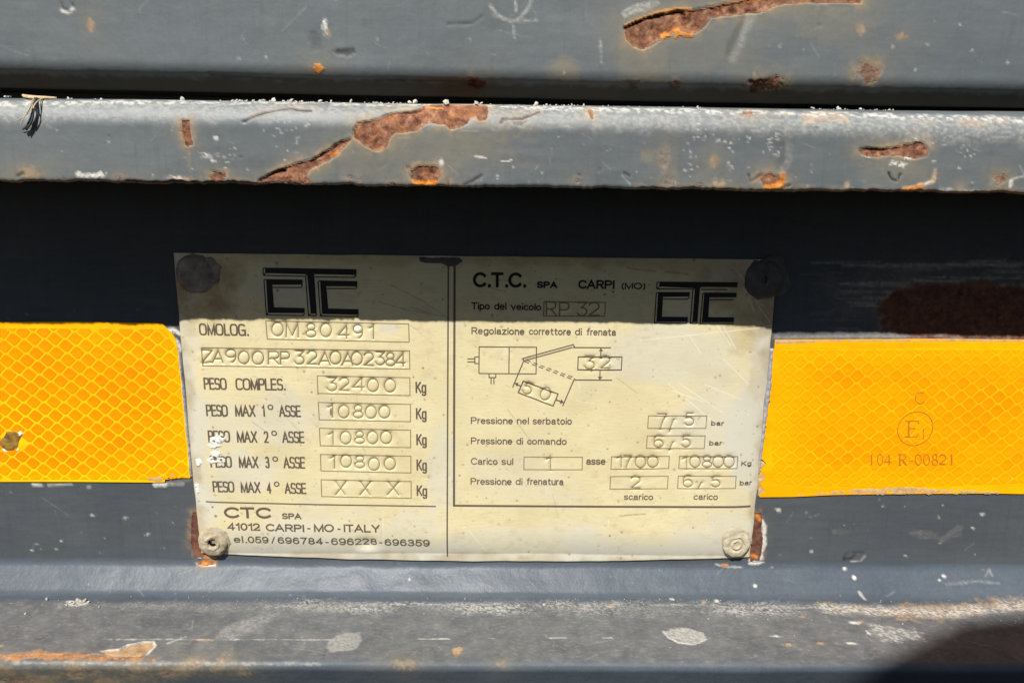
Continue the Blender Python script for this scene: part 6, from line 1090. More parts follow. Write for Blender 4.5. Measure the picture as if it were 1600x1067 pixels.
M['hair'] = simple('dark_hair', (0.02, 0.015, 0.012), 0.7, 0.2)

# ---------------------------------------------------------------- sheet-metal profiles with measured wear and a painted underside shade
CH = {'rust': 0, 'halo': 1, 'pale': 2, 'orange': 3, 'dark': 4, 'dust': 5, 'tan': 6}
def spaced(lo, hi, core_lo, core_hi, step, out):
    mid = np.arange(core_lo, core_hi + step*0.5, step)
    a = np.linspace(lo, core_lo, max(2, int((core_lo-lo)/out)+1))[:-1] if lo < core_lo - 1e-6 else np.zeros(0)
    b = np.linspace(core_hi, hi, max(2, int((hi-core_hi)/out)+1))[1:] if hi > core_hi + 1e-6 else np.zeros(0)
    return np.concatenate([a, mid, b])
def wear_shade_fields(X, S, xs, ss, feats):
    W = np.zeros(X.shape + (8,))
    H = np.zeros(X.shape)
    for f in feats:
        kind, ch, pts = f['k'], CH[f['c']], f['p']
        px = [p[0] for p in pts]; py = [p[1] for p in pts]
        hal = f.get('halo', 0.0)
        pad = f.get('w', 1.0)*1.5 + f.get('soft', 0.4)*2 + f.get('amp', 0.0)*2 + (9.0 if hal else 1.0) + max(f.get('r', (0, 0)))*1.6
        i0, i1 = np.searchsorted(xs, [min(px)-pad, max(px)+pad])
        j0, j1 = np.searchsorted(ss, [min(py)-pad, max(py)+pad])
        if i1-i0 < 2 or j1-j0 < 2: continue
        x = X[j0:j1, i0:i1]; s = S[j0:j1, i0:i1]
        sd_ = f.get('seed', 1)
        amp = f.get('amp', 0.6)
        fq = min(2.6, max(0.35, 1.3/min(f['r']))) if kind == 'D' else 0.35
        nz = (fbm(x*fq, s*fq, sd_, 2)-0.5)*2*amp + (fbm(x*1.3, s*1.3, sd_+5, 4)-0.5)*1.5*amp
        if kind == 'P': d = poly_sd(x, s, pts) + nz
        elif kind == 'L': d = line_dist(x, s, pts) - f['w']*(0.45 + 1.1*fbm(x*0.3, s*0.3, sd_+9, 3)) + nz*0.4
        else:
            rx, ry = f['r']
            d = (np.hypot((x-px[0])/rx, (s-py[0])/ry)-1)*min(rx, ry) + nz
        soft = f.get('soft', 0.35)
        m = 1-sstep(-soft, soft, d)
        g = f.get('grain', 0.0)
        if g: m = m*(1-g + g*sstep(0.42, 0.62, fbm(x*f.get('gs', 1.1), s*f.get('gs', 1.1)*1.4, sd_+3, 4)))
        if f.get('mod'): m = m*sstep(0.5-f['mod']*0.3, 0.5+f['mod']*0.22, fbm(x*0.045, s*0.12, sd_+13, 3))
        m = m*f.get('a', 1.0)
        W[j0:j1, i0:i1, ch] = np.maximum(W[j0:j1, i0:i1, ch], m)
        if hal:
            hm = np.exp(-np.maximum(d, 0)/f.get('hr', 2.6))*hal*(0.35+0.9*fbm(x*0.25, s*0.25, sd_+11, 3))
            W[j0:j1, i0:i1, 1] = np.maximum(W[j0:j1, i0:i1, 1], np.clip(hm, 0, 1))
        if ch == 0:
            H[j0:j1, i0:i1] += m*(-0.46 + 0.45*(fbm(x*1.3, s*1.3, sd_, 4)-0.5)) + 0.07*np.exp(-((d-0.25)/0.35)**2)*f.get('a', 1.0)
            rim = np.exp(-np.abs(d)/0.95)*1.0*f.get('a', 1.0)*sstep(0.28, 0.66, fbm(x*0.45, s*0.45, sd_+17, 4))
            W[j0:j1, i0:i1, 6] = np.maximum(W[j0:j1, i0:i1, 6], rim)
        if ch == 4: H[j0:j1, i0:i1] -= m*0.35
        if ch in (2, 6) and f.get('lift', 0): H[j0:j1, i0:i1] += m*f['lift']*(0.4+fbm(x*2, s*2, sd_, 2))
        if f.get('dent'): H[j0:j1, i0:i1] += f['dent']*m
    return W, H
def sheet(name, part, parent, mat, core, ds, out_s, xcore=186.0, dx=0.42, tilt=0.0, wave=0.12, extra=None, parent_obj=None):
    pr = PROFILE[part]; sl_ = arclen(pr)
    ss = spaced(0.0, sl_[-1], core[0], min(core[1], sl_[-1]), ds, out_s)
    xs = spaced(-650.0, 650.0, -xcore, xcore, dx, 12.0)
    py = np.interp(ss, sl_, [p[0] for p in pr]); pz = np.interp(ss, sl_, [p[1] for p in pr])
    ty = np.gradient(py, ss); tz = np.gradient(pz, ss)
    ln = np.hypot(ty, tz); ny, nz = tz/ln, -ty/ln
    X, S = np.meshgrid(xs, ss)
    feats = list(DATA['wear'].get(part, []))
    if extra: feats += extra
    W, H = wear_shade_fields(X, S, xs, ss, feats)
    H += wave*(fbm(X*0.03, S*0.05, 3, 3)-0.5)*2 + 0.035*(fbm(X*0.4, S*0.4, 8, 3)-0.5)*2
    if part == 'web': H *= sstep(0.0, 3.0, ss[-1]-ss)[:, None]
    if part == 'flange': H *= sstep(0.0, 2.0, ss)[:, None]
    if part == 'lip':
        wob = 0.55*(fbm(xs*0.16, xs*0+2.0, 33, 4)-0.5)*2 + 0.25*(fbm(xs*1.1, xs*0+5.0, 35, 3)-0.5)*2
        pz = pz[:, None] + wob[None, :]*(sstep(lip_len[21]+8, lip_len[21]+14.0, ss)*(1-sstep(lip_len[31], lip_len[31]+12, ss)))[:, None]
    else:
        pz = pz[:, None]
    P = np.stack([X, py[:, None] + ny[:, None]*H, pz + nz[:, None]*H + tilt*X], -1)
    W = np.clip(W, 0, 1)
    B = W[..., 4:8].copy(); B[..., 3] = 1.0
    me = grid_mesh(name, P, {'wear_a': W[..., :4], 'wear_shade_b': B})
    return link(name, me, mat, parent)

def scratches(n, xr, sr, seed, a=0.35, ln=(2, 14), c='pale'):
    q = np.random.default_rng(seed); out = []
    for i in range(n):
        x, s_ = q.uniform(*xr), q.uniform(*sr); l = q.uniform(*ln)*q.random(); an = q.normal(0.0, 0.55) if q.random() < 0.7 else q.uniform(0, 3.1)
        out.append(dict(k='L', c=c, p=[(x, s_), (x+l*0.5*math.cos(an), s_+l*0.5*math.sin(an)+q.normal(0, 0.2)), (x+l*math.cos(an), s_+l*math.sin(an))], w=q.uniform(0.05, 0.14), a=a*q.uniform(0.4, 1), soft=0.22, amp=0.1, seed=int(q.integers(1, 50)), grain=0.4))
    return out
def scatter(n, xr, sr, c, r, seed, a=1.0, **kw):
    q = np.random.default_rng(seed); out = []
    for i in range(n):
        rr = r[0] + (r[1]-r[0])*q.random()**2.2
        out.append(dict(k='D', c=c, p=[(q.uniform(*xr), q.uniform(*sr))], r=(rr*q.uniform(0.8, 1.6), rr), a=a*q.uniform(0.5, 1), soft=0.25, amp=rr*0.9, seed=int(q.integers(1, 60)), **kw))
    return out

panel_len = arclen(PROFILE['panel']); lip_len = arclen(PROFILE['lip']); fl_len = arclen(PROFILE['flange'])
tail = empty('body_panel', (0, PAN_Y, PAN_BOT))
tag(tail, 'grey painted steel panel above the black gap, with one long rust scar', 'panel')
sp0 = panel_len[1]
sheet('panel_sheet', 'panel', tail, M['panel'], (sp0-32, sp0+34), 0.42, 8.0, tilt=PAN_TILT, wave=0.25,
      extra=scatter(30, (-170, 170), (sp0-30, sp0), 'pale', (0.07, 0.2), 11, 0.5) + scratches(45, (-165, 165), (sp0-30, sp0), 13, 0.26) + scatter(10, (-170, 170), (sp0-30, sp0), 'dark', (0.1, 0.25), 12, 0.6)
      + [dict(k='L', c='halo', p=[(-600, sp0+8), (600, sp0+8)], w=3.0, a=0.9, soft=1.5, seed=4), dict(k='P', c='dark', p=[(-640, sp0+4.4), (640, sp0+4.4), (640, sp0+30), (-640, sp0+30)], a=0.72, soft=1.2, amp=0.8, seed=6)])  # dark band paints deeper shade onto the underside; halo adds brown grime
beam = empty('rear_crossbeam', (0, 0, FL_Z))
tag(beam, 'dark grey steel crossbeam with rusty lip above and dusty flange below the plate', 'beam')
st0 = lip_len[1]
sheet('top_lip', 'lip', beam, M['lip'], (st0-6, lip_len[30]+5), 0.38, 3.0, wave=0.22,
      extra=scatter(80, (-170, 170), (st0+4, st0+30), 'pale', (0.07, 0.2), 21, 0.6) + scratches(70, (-168, 168), (st0+9, st0+29), 25, 0.28, (2, 9)) + scatter(26, (-170, 170), (st0+6, st0+30), 'dark', (0.12, 0.35), 22, 0.7)
      + scatter(24, (-170, 170), (lip_len[21]+7.5, lip_len[21]+14.6), 'pale', (0.1, 0.3), 23, 0.6)
      + scatter(18, (-170, 170), (lip_len[21]+12.5, lip_len[21]+15.0), 'rust', (0.2, 0.7), 24, 0.7, halo=0.4))
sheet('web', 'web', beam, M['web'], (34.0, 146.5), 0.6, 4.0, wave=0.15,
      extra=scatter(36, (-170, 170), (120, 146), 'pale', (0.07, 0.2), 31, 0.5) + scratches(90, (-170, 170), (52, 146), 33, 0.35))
sheet('bottom_flange', 'flange', beam, M['flange'], (0.0, fl_len[20]+14), 0.40, 6.0, wave=0.28,
      extra=scatter(26, (-172, 172), (0, 16), 'pale', (0.07, 0.2), 41, 0.5) + scratches(60, (-172, 172), (1, 48), 43, 0.35) + scatter(110, (-172, 172), (14, 46), 'pale', (0.08, 0.3), 42, 0.45, grain=0.4))

# ---------------------------------------------------------------- data plate
PX0, PX1, PZ1, PZ0 = DATA['plate']                     # left, right, top, bottom (mm)
PLATE_Y = -2.2
dent_x, dent_z = DATA['dent']
def plate_y(x, z):
    x = np.asarray(x, float); z = np.asarray(z, float)
    y = PLATE_Y + 0.0155*np.clip(-65.5-z, 0, None)**2
    y = y + 0.02*np.clip(np.abs(x+11.5)-86, 0, None)**2*0.6
    y = y - 0.35*(fbm(x*0.022, z*0.022, 5, 2)-0.5)
    d = ((x-dent_x)/3.4)**2 + ((z-dent_z)/2.3)**2
    y = np.minimum(y, -0.5)
    y = y + 0.75*np.exp(-d) - 0.4*np.exp(-(((x-dent_x-0.5)/4.0)**2 + ((z-dent_z+3.4)/1.8)**2))
    return y
plate = empty('data_plate', (PX0, PLATE_Y, PZ0))
tag(plate, 'weathered gold vehicle data plate riveted to the beam between two amber tapes', 'plate')

# stamped digits: single-stroke font, unit box
def ell(cx, cy, rx, ry, a0=0, a1=360, n=20):
    return [(cx+rx*math.cos(math.radians(a0+(a1-a0)*i/n)), cy+ry*math.sin(math.radians(a0+(a1-a0)*i/n))) for i in range(n+1)]
FONT = {
 '0': [ell(.5, .5, .5, .5)], 'O': [ell(.5, .5, .5, .5)],
 '1': [[(0, .78), (.45, .86), (.85, 1), (.85, 0)]],
 '2': [ell(.5, .70, .46, .30, 165, -35, 12) + [(.06, .03), (1, 0)]],
 '3': [[(.08, 1), (.95, 1), (.42, .60)] + ell(.48, .31, .48, .31, 75, -165, 14)],
 '4': [[(.78, 0), (.78, 1), (0, .27), (1, .27)]],
 '5': [[(.92, 1), (.22, 1), (.12, .58)] + ell(.46, .33, .50, .33, 120, -150, 14)],
 '6': [[(.86, .93)] + ell(.55, .55, .52, .45, 75, 180, 8) + ell(.5, .31, .48, .31, 170, -190, 16)],
 '7': [[(0, 1), (1, 1), (.55, .5), (.30, 0)]],
 '8': [ell(.5, .75, .40, .25), ell(.5, .26, .50, .26)],
 '9': [ell(.5, .70, .48, .30), ell(.45, .5, .53, .5, 15, -75, 10)],
 'A': [[(0, 0), (.55, 1), (1, 0)], [(.17, .32), (.85, .32)]],
 'M': [[(0, 0), (.04, 1), (.5, .12), (.96, 1), (1, 0)]],
 'P': [[(.05, 0), (.05, 1), (.6, 1)] + ell(.62, .73, .36, .27, 90, -90, 10) + [(.05, .46)]],
 'R': [[(.05, 0), (.05, 1), (.6, 1)] + ell(.62, .73, .36, .27, 90, -90, 10) + [(.05, .46)], [(.5, .46), (1, 0)]],
 'X': [[(0, 0), (1, 1)], [(0.05, 1), (.95, 0)]],
 'Z': [[(.0, 1), (1, .95), (0, 0), (1, .05)]],
 ',': [[(1, 1), (.7, .95), (0, 0)]],
}
def stamp_strokes(ch, q):
    """q: four corners (x, z) bottom-left, bottom-right, top-right, top-left of the character"""
    out = []
    for st in FONT[ch]:
        pts = []
        for u, v in st:
            bx = [q[0][i]*(1-u)+q[1][i]*u for i in (0, 1)]; tx = [q[3][i]*(1-u)+q[2][i]*u for i in (0, 1)]
            pts.append((bx[0]*(1-v)+tx[0]*v, bx[1]*(1-v)+tx[1]*v))
        out.append(pts)
    return out

def make_plate_sheet():
    st = 0.26
    nx = int((PX1-PX0)/st)+1; nz = int((PZ1-PZ0)/st)+1
    a = np.linspace(0, 1, nx); b = np.linspace(0, 1, nz)
    A, Bv = np.meshgrid(a, b)
    edge_l = PX0 + 0.35*(fbm(Bv*14, Bv*0+3, 2, 3)-0.5)*2
    edge_r = PX1 + 0.55*(fbm(Bv*11, Bv*0+8, 6, 4)-0.5)*2
    X = edge_l*(1-A)+edge_r*A
    bow = PZ0 - 1.35 + 2.4*np.abs(2*A-1.04)**2.2
    Z = PZ1*(1-Bv)+bow*Bv + 0.25*(fbm(A*18, A*0+5, 4, 3)-0.5)*2*np.where(Bv > 0.5, 1, 0.5)*np.abs(Bv-0.5)*2
    dmin = np.full(X.shape, 9.0)
    xs = PX0 + a*(PX1-PX0)
    def box(x0, x1, z0, z1, pad):
        i0 = max(0, int((x0-pad-PX0)/st)); i1 = min(nx, int((x1+pad-PX0)/st)+2)
        j0 = max(0, int((PZ1-z1-pad)/st)); j1 = min(nz, int((PZ1-z0+pad)/st)+2)
        return slice(j0, j1), slice(i0, i1)
    for ch, q in [c for f in DATA['stamps'] for c in f['chars']]:
        for pts in stamp_strokes(ch, q):
            for p0, p1 in zip(pts[:-1], pts[1:]):
                sj, si = box(min(p0[0], p1[0]), max(p0[0], p1[0]), min(p0[1], p1[1]), max(p0[1], p1[1]), 1.6)
                dmin[sj, si] = np.minimum(dmin[sj, si], seg_dist(X[sj, si], Z[sj, si], p0, p1))
    H = -0.27*np.exp(-(dmin/0.30)**2) - 0.13*np.exp(-(dmin/0.95)**2)
    W = np.zeros(X.shape+(4,))
    W[..., 0] = 0.30*np.exp(-(dmin/0.28)**2)*(0.3+0.9*fbm(X*0.5, Z*0.5, 4, 2))
    for f in DATA['plate_wear']:
        ch = {'dirt': 0, 'worn': 1, 'stain': 2, 'scratch': 3}[f['c']]
        pts = f['p']; pad = f.get('w', 1)*3 + max(f.get('r', (0, 0)))*2 + 2
        sj, si = box(min(p[0] for p in pts), max(p[0] for p in pts), min(p[1] for p in pts), max(p[1] for p in pts), pad)
        x, z = X[sj, si], Z[sj, si]
        if f['k'] == 'L':
            w = f['w']
            m = np.exp(-(line_dist(x, z, pts)/w)**2)*np.clip(0.2+1.3*fbm(x*0.9, z*0.9, f.get('seed', 1), 3), 0, 1)
        else:
            rx, rz = f['r']
            d = np.hypot((x-pts[0][0])/rx, (z-pts[0][1])/rz) + (fbm(x*0.25, z*0.25, f.get('seed', 2), 3)-0.5)*f.get('amp', 0.8)
            m = 1-sstep(f.get('in', 0.55), 1.1, d)
        m = m*f.get('a', 1.0)
        W[sj, si, ch] = np.maximum(W[sj, si, ch], m)
        if f.get('h'): H[sj, si] += f['h']*m
    # pitting and specks of dirt
    q = np.random.default_rng(5)
    for i in range(2200):
        x0 = q.uniform(PX0, PX1); z0 = q.uniform(PZ0, PZ1); r = 0.08+0.36*q.random()**6
        sj, si = box(x0, x0, z0, z0, 1.4)
        m = np.exp(-(((X[sj, si]-x0)/r)**2+((Z[sj, si]-z0)/(r*q.uniform(0.6, 1.2)))**2))*q.uniform(0.25, 0.95)
        W[sj, si, 0] = np.maximum(W[sj, si, 0], m)
        H[sj, si] -= 0.08*m
    for i in range(60):
        x0 = q.uniform(PX0+3, PX1-3); z0 = q.uniform(PZ0+3, PZ1-3); l = q.uniform(1.5, 16)*q.random(); an = q.normal(-0.4, 0.7)
        p0, p1 = (x0, z0), (x0+l*math.cos(an), z0+l*math.sin(an))
        sj, si = box(min(p0[0], p1[0]), max(p0[0], p1[0]), min(p0[1], p1[1]), max(p0[1], p1[1]), 1.2)
        m = np.exp(-(seg_dist(X[sj, si], Z[sj, si], p0, p1)/0.13)**2)*q.uniform(0.15, 0.5)
        W[sj, si, 3 if q.random() < 0.6 else 0] = np.maximum(W[sj, si, 3 if i % 5 else 0], m)
        H[sj, si] -= 0.05*m
    W[..., 2] = np.maximum(W[..., 2], 0.20*sstep(0.50, 0.75, fbm(X*0.40, Z*0.62, 31, 4))*sstep(0.42, 0.62, fbm(X*0.05, Z*0.06, 32, 3)))
    W[..., 1] = np.maximum(W[..., 1], 0.55*sstep(0.50, 0.72, fbm(X*0.035, Z*0.045, 34, 3)))
    # lacquer gone along the edges
    e = np.minimum(X-PX0, PX1-X)
    W[..., 1] = np.maximum(W[..., 1], 0.85*(1-sstep(0.5, 9.0, e + 7*(fbm(X*0.1, Z*0.07, 9, 3)-0.5)*2)))
    W[..., 1] = np.maximum(W[..., 1], 0.9*(1-sstep(2.0, 17.0, (Z-PZ0) + 9*(fbm(X*0.05, Z*0.08, 12, 3)-0.5)*2)))
    W[..., 2] = np.maximum(W[..., 2], 0.16*sstep(0.5, 0.8, fbm(X*0.06, Z*0.09, 15, 4)))
    ed = np.minimum(np.minimum(X-PX0, PX1-X), np.minimum(Z-PZ0+0.6, PZ1-Z))
    W[..., 2] = np.maximum(W[..., 2], 0.6*(1-sstep(0.2, 4.5, ed + 4.5*(fbm(X*0.16, Z*0.16, 41, 4)-0.42)*2)))
    W[..., 2] = np.maximum(W[..., 2], 0.5*(1-sstep(0.0, 4.0, PZ1-Z + 3*(fbm(X*0.1, Z*0.1, 16, 3)-0.5)*2)))
    Y = plate_y(X, Z) - H
    P = np.stack([X, Y, Z], -1)
    P = np.pad(P, ((1, 1), (1, 1), (0, 0)), mode='edge')
    W = np.pad(W, ((1, 1), (1, 1), (0, 0)), mode='edge')
    for sl2 in (np.s_[0, :], np.s_[-1, :], np.s_[:, 0], np.s_[:, -1]):
        P[sl2][:, 1] += 0.8
    return grid_mesh('metal_sheet', P, {'wear_a': np.clip(W, 0, 1)})
sheet_obj = link('metal_sheet', make_plate_sheet(), M['plate'], plate)

def ribbon(name, polys, mat, parent, yfn, eps, width, closed=False, step=0.004, cap=False):
    """polys: list of polylines (x, z); each becomes a flat strip lying on the surface yfn"""
    V, Fc = [], []
    for pi_, item in enumerate(polys):
        pts, w = (item if isinstance(item[0], list) else (item, width))
        out = []
        for a, b in zip(pts[:-1], pts[1:]):
            n = max(1, int(math.hypot(b[0]-a[0], b[1]-a[1])/1.2))
            out += [(a[0]+(b[0]-a[0])*i/n, a[1]+(b[1]-a[1])*i/n) for i in range(n)]
        out.append(pts[-1])
        loop = closed or (math.hypot(out[0][0]-out[-1][0], out[0][1]-out[-1][1]) < 1e-4 and len(out) > 3)
        if cap and not loop and len(out) > 1:
            for i0, i1 in ((0, 1), (-1, -2)):
                dx_, dz_ = out[i0][0]-out[i1][0], out[i0][1]-out[i1][1]; ll = math.hypot(dx_, dz_) or 1
                out[i0] = (out[i0][0]+dx_/ll*w*0.45, out[i0][1]+dz_/ll*w*0.45)
        base = len(V); n = len(out)
        for i, (x, z) in enumerate(out):
            if loop:
                pa, pb = out[(i-1) % (n-1)], out[(i+1) % (n-1)]
            else:
                pa, pb = out[max(i-1, 0)], out[min(i+1, n-1)]
            d1 = (x-pa[0], z-pa[1]); d2 = (pb[0]-x, pb[1]-z)
            l1 = math.hypot(*d1) or 1; l2 = math.hypot(*d2) or 1
            t = (d1[0]/l1*(1 if d1 != (0, 0) else 0)+d2[0]/l2, d1[1]/l1+d2[1]/l2)
            lt = math.hypot(*t) or 1
            nx_, nz_ = -t[1]/lt, t[0]/lt
            c = 1.0
            if l1 > 1e-6 and l2 > 1e-6 and d1 != (0.0, 0.0) and d2 != (0.0, 0.0):
                cs = abs((-d1[1]/l1)*nx_ + (d1[0]/l1)*nz_)
                c = 1/max(cs, 0.45)
            for sg in (-1, 1):
                xx, zz = x+sg*nx_*w*0.5*c, z+sg*nz_*w*0.5*c
                V.append((xx, float(yfn(xx, zz))-eps-pi_*step, zz))
        for i in range(n-1):
            Fc.append((base+2*i, base+2*i+1, base+2*i+3, base+2*i+2))
    return link(name, mesh_from(name, V, Fc), mat, parent)
def filled(name, polys, mat, parent, yfn, eps):
    bm = bmesh.new()
    for poly in polys:
        dense = []
        for a, b in zip(poly, poly[1:]+poly[:1]):
            n = max(1, int(math.hypot(b[0]-a[0], b[1]-a[1])/2.0))
            dense += [(a[0]+(b[0]-a[0])*i/n, a[1]+(b[1]-a[1])*i/n) for i in range(n)]
        f = bm.faces.new([bm.verts.new((x*MM, (float(yfn(x, z))-eps)*MM, z*MM)) for x, z in dense])
    bm.normal_update()
    bmesh.ops.triangulate(bm, faces=bm.faces[:], ngon_method='EAR_CLIP')
    me = bpy.data.meshes.new(name); bm.to_mesh(me); bm.free()
    return link(name, me, mat, parent)

EPS = 0.05
# printed words: a plain grotesque drawn as even strokes, fitted to the measured width and height of each word
def sup(cx, cy, rx, ry, a0=0, a1=360, n=16, e=2.0):
    out = []
    for i in range(n+1):
        a = math.radians(a0+(a1-a0)*i/n); c, s = math.cos(a), math.sin(a)
        out.append((cx+rx*math.copysign(abs(c)**(2/e), c), cy+ry*math.copysign(abs(s)**(2/e), s)))
    return out
def glyphs(e):
    S = lambda *a, **k: sup(*a, e=e, **k)
    ss = lambda w, h: [S(w*.5, h*.745, w*.46, h*.255, 25, 270, n=12) + S(w*.5, h*.245, w*.5, h*.245, 90, -155, n=12)[1:]]
    bowl = S(.24, .35, .24, .35)
    P = [(0, 0), (0, 1), (.34, 1)] + S(.34, .74, .25, .26, 90, -90, n=10) + [(0, .48)]
    g = {
     'A': [[(0, 0), (.36, 1), (.72, 0)], [(.13, .33), (.59, .33)]], 'C': [S(.38, .5, .38, .5, 42, 318)],
     'E': [[(.54, 1), (0, 1), (0, 0), (.56, 0)], [(0, .52), (.50, .52)]], 'G': [S(.38, .5, .38, .5, 42, 335) + [(.75, .46), (.42, .46)], [(.75, .46), (.76, 0)]],
     'I': [[(0, 0), (0, 1)]], 'K': [[(0, 0), (0, 1)], [(.58, 1), (0, .36)], [(.2, .58), (.62, 0)]], 'L': [[(0, 1), (0, 0), (.5, 0)]],
     'M': [[(0, 0), (0, 1), (.38, .02), (.76, 1), (.76, 0)]], 'O': [S(.39, .5, .39, .5)], 'P': [P], 'R': [P, [(.32, .48), (.60, 0)]],
     'S': ss(.60, 1.0), 'T': [[(0, 1), (.62, 1)], [(.31, 1), (.31, 0)]], 'X': [[(0, 0), (.62, 1)], [(0, 1), (.62, 0)]],
     'Y': [[(0, 1), (.32, .44), (.64, 1)], [(.32, .44), (.32, 0)]],
     '0': [S(.27, .5, .27, .5)], '1': [[(0, .78), (.13, .83), (.23, 1), (.23, 0)]], '2': [S(.27, .72, .26, .28, 170, -35, n=12) + [(.02, 0), (.55, 0)]],
     '3': [S(.26, .75, .23, .25, 160, -80, n=12), S(.26, .26, .27, .26, 80, -160, n=12), [(.16, .52), (.28, .52)]],
     '4': [[(.42, 0), (.42, 1), (0, .28), (.57, .28)]], '5': [[(.5, 1), (.1, 1), (.04, .50)] + S(.26, .32, .27, .32, 125, -155, n=14)],
     '6': [S(.29, .56, .26, .44, 40, 180, n=8) + S(.28, .31, .26, .31, 175, -185, n=16)], '7': [[(0, 1), (.54, 1), (.32, .5), (.20, 0)]],
     '8': [S(.27, .75, .22, .25), S(.27, .26, .27, .26)], '9': [S(.26, .44, .27, .44, -140, 0, n=8) + S(.27, .69, .26, .31, -5, 355, n=16)],
     '.': [[(0, 0), (0, .05)]], '-': [[(0, .36), (.27, .36)]], '/': [[(0, 0), (.3, 1)]], '(': [S(.32, .4, .32, .66, 128, 232, n=8)], ')': [S(0, .4, .32, .66, 52, -52, n=8)],
     'a': [[(.03, .52)] + S(.22, .49, .19, .21, 140, 0, n=8) + [(.41, .06), (.45, 0)], [(.41, .42), (.24, .38)] + S(.19, .185, .19, .185, 95, 300, n=10) + [(.41, .14)]],
     'b': [[(0, 0), (0, 1)], bowl], 'c': [S(.23, .35, .23, .35, 42, 318)], 'd': [[(.48, 0), (.48, 1)], bowl], 'e': [[(.02, .37), (.46, .37)] + S(.24, .35, .23, .35, 8, 315)],
     'f': [[(.29, 1)] + S(.27, .84, .15, .16, 80, 180, n=6) + [(.12, 0)], [(0, .69), (.28, .69)]], 'g': [bowl, [(.48, .7), (.48, -.06)] + S(.25, -.06, .23, .22, 0, -150, n=8)],
     'i': [[(0, 0), (0, .62)], [(0, .95), (0, 1.0)]], 'l': [[(0, 0), (0, 1)]], 'm': [[(0, 0), (0, .7)], S(.17, .48, .17, .22, 175, 0, n=8) + [(.34, 0)], S(.51, .48, .17, .22, 175, 0, n=8) + [(.68, 0)]],
     'n': [[(0, 0), (0, .7)], S(.21, .48, .21, .22, 175, 0, n=8) + [(.42, 0)]], 'o': [bowl], 'p': [[(0, -.28), (0, .7)], bowl], 'r': [[(0, 0), (0, .7)], S(.2, .44, .2, .26, 175, 85, n=6)],
     's': ss(.42, .70), 't': [[(.12, .92), (.12, .16)] + S(.26, .14, .14, .14, 180, 270, n=5) + [(.3, 0)], [(0, .69), (.28, .69)]],
     'u': [[(0, .7)] + S(.21, .22, .21, .22, 180, 355, n=8), [(.42, .7), (.42, 0)]], 'v': [[(0, .7), (.23, 0), (.46, .7)]], 'z': [[(.02, .7), (.42, .7), (0, 0), (.44, 0)]],
    }
    return g
GLY = {2.0: glyphs(2.0), 3.4: glyphs(3.4)}
def add_texts(items, parent, yfn, eps):
    for t in items:
        gl = GLY[t.get('e', 2.0)]
        strokes, x = [], 0.0
        for ch in t['s']:
            st = gl[ch]
            x0 = min(p[0] for s in st for p in s); x1 = max(p[0] for s in st for p in s)
            gap = t.get('gap', 0.22) * (1.35 if ch == '.' else 0.85 if ch in 'OCGecosAT' else 1.0)
            if strokes: x += gap
            strokes += [[(x+p[0]-x0, p[1]) for p in s] for s in st]
            x += x1-x0
        w = t['w']
        (xa, za), (xb, zb) = t['a'], t['b']
        span = max(x, 1e-6); h = t['h']-w
        polys = []
        for s in strokes:
            pts = []
            for px_, py_ in s:
                u = px_/span if x > 1e-6 else 0.5
                pts.append((xa+w/2 + u*(xb-xa-w), za+(zb-za)*u + w/2 + py_*h))
            polys.append(pts)
        ribbon(t.get('name', 'printed_word'), polys, M[t.get('m', 'print')], parent, yfn, eps, w, step=0.006, cap=True)
add_texts(DATA['texts'], plate, plate_y, EPS)
for c in DATA['degrees']:
    ribbon('degree_sign', [ell(c[0], c[1], c[2], c[2], 0, 360, 18)], M['print'], plate, plate_y, EPS, 0.42)
for b in DATA['boxes']:
    ribbon('field_frame', [b+[b[0]]], M['line'], plate, plate_y, EPS, 0.30)
for w, pts in DATA['rules']:
    ribbon('ruled_line', [pts], M['print'], plate, plate_y, EPS, w)
dia = DATA['diagram']
ribbon('diagram_outline', dia['lines'], M['print'], plate, plate_y, EPS, 0.33)
ribbon('diagram_dashes', dia['dashes'], M['print'], plate, plate_y, EPS, 0.28)
for tri in dia['arrows']:
    filled('arrow_head', [tri], M['print'], plate, plate_y, EPS*1.3)
for lg in DATA['logos']:
    root = filled('logo', lg['fill'], M['print_shaded'], plate, plate_y, EPS)
    ribbon('bevel_outline', lg['lines'], M['print_shaded'], root, plate_y, EPS, 0.34).matrix_parent_inverse = root.matrix_world.inverted()
for f in DATA['stamps']:
    polys = [pts for ch, q in f['chars'] for pts in stamp_strokes(ch, q)]
    polys = [[(x, z+0.14) for x, z in p] for p in polys]
    ribbon('stamped_number', polys, M['line'], plate, lambda x, z: plate_y(x, z)+0.25, EPS, f.get('w', 0.20))

# irregular raised patches (paint, mud, residue)
def relief(name, poly, mat, parent, yfn, h, res=0.3, amp=0.5, ragged=0.0, seed=1, rim=0.6, wn=0.5):
    xs_ = [p[0] for p in poly]; zs_ = [p[1] for p in poly]
    x = np.arange(min(xs_)-amp*2-res*2, max(xs_)+amp*2+res*2, res); z = np.arange(max(zs_)+amp*2+res*2, min(zs_)-amp*2-res*2, -res)
    X, Z = np.meshgrid(x, z)
    d = poly_sd(X, Z, poly) + (fbm(X*wn, Z*wn, seed, 3)-0.5)*2*amp
    if ragged: d = np.maximum(d, (ragged-fbm(X*0.9+Z*0.4, Z*1.3, seed+7, 4))*6)
    t = np.clip(-d/rim, -1, 1)
    Hh = h*np.where(t > 0, np.sqrt(np.clip(t, 0, 1)), t)*(0.6+0.8*fbm(X*0.8, Z*0.8, seed+2, 3))
    P = np.stack([X, yfn(X, Z)-Hh, Z], -1)
    ins = d < res*1.2
    keep = ins[:-1, :-1] & ins[1:, :-1] & ins[1:, 1:] & ins[:-1, 1:]
    if not keep.any(): return None
    return link(name, grid_mesh(name, P, None, keep), mat, parent)
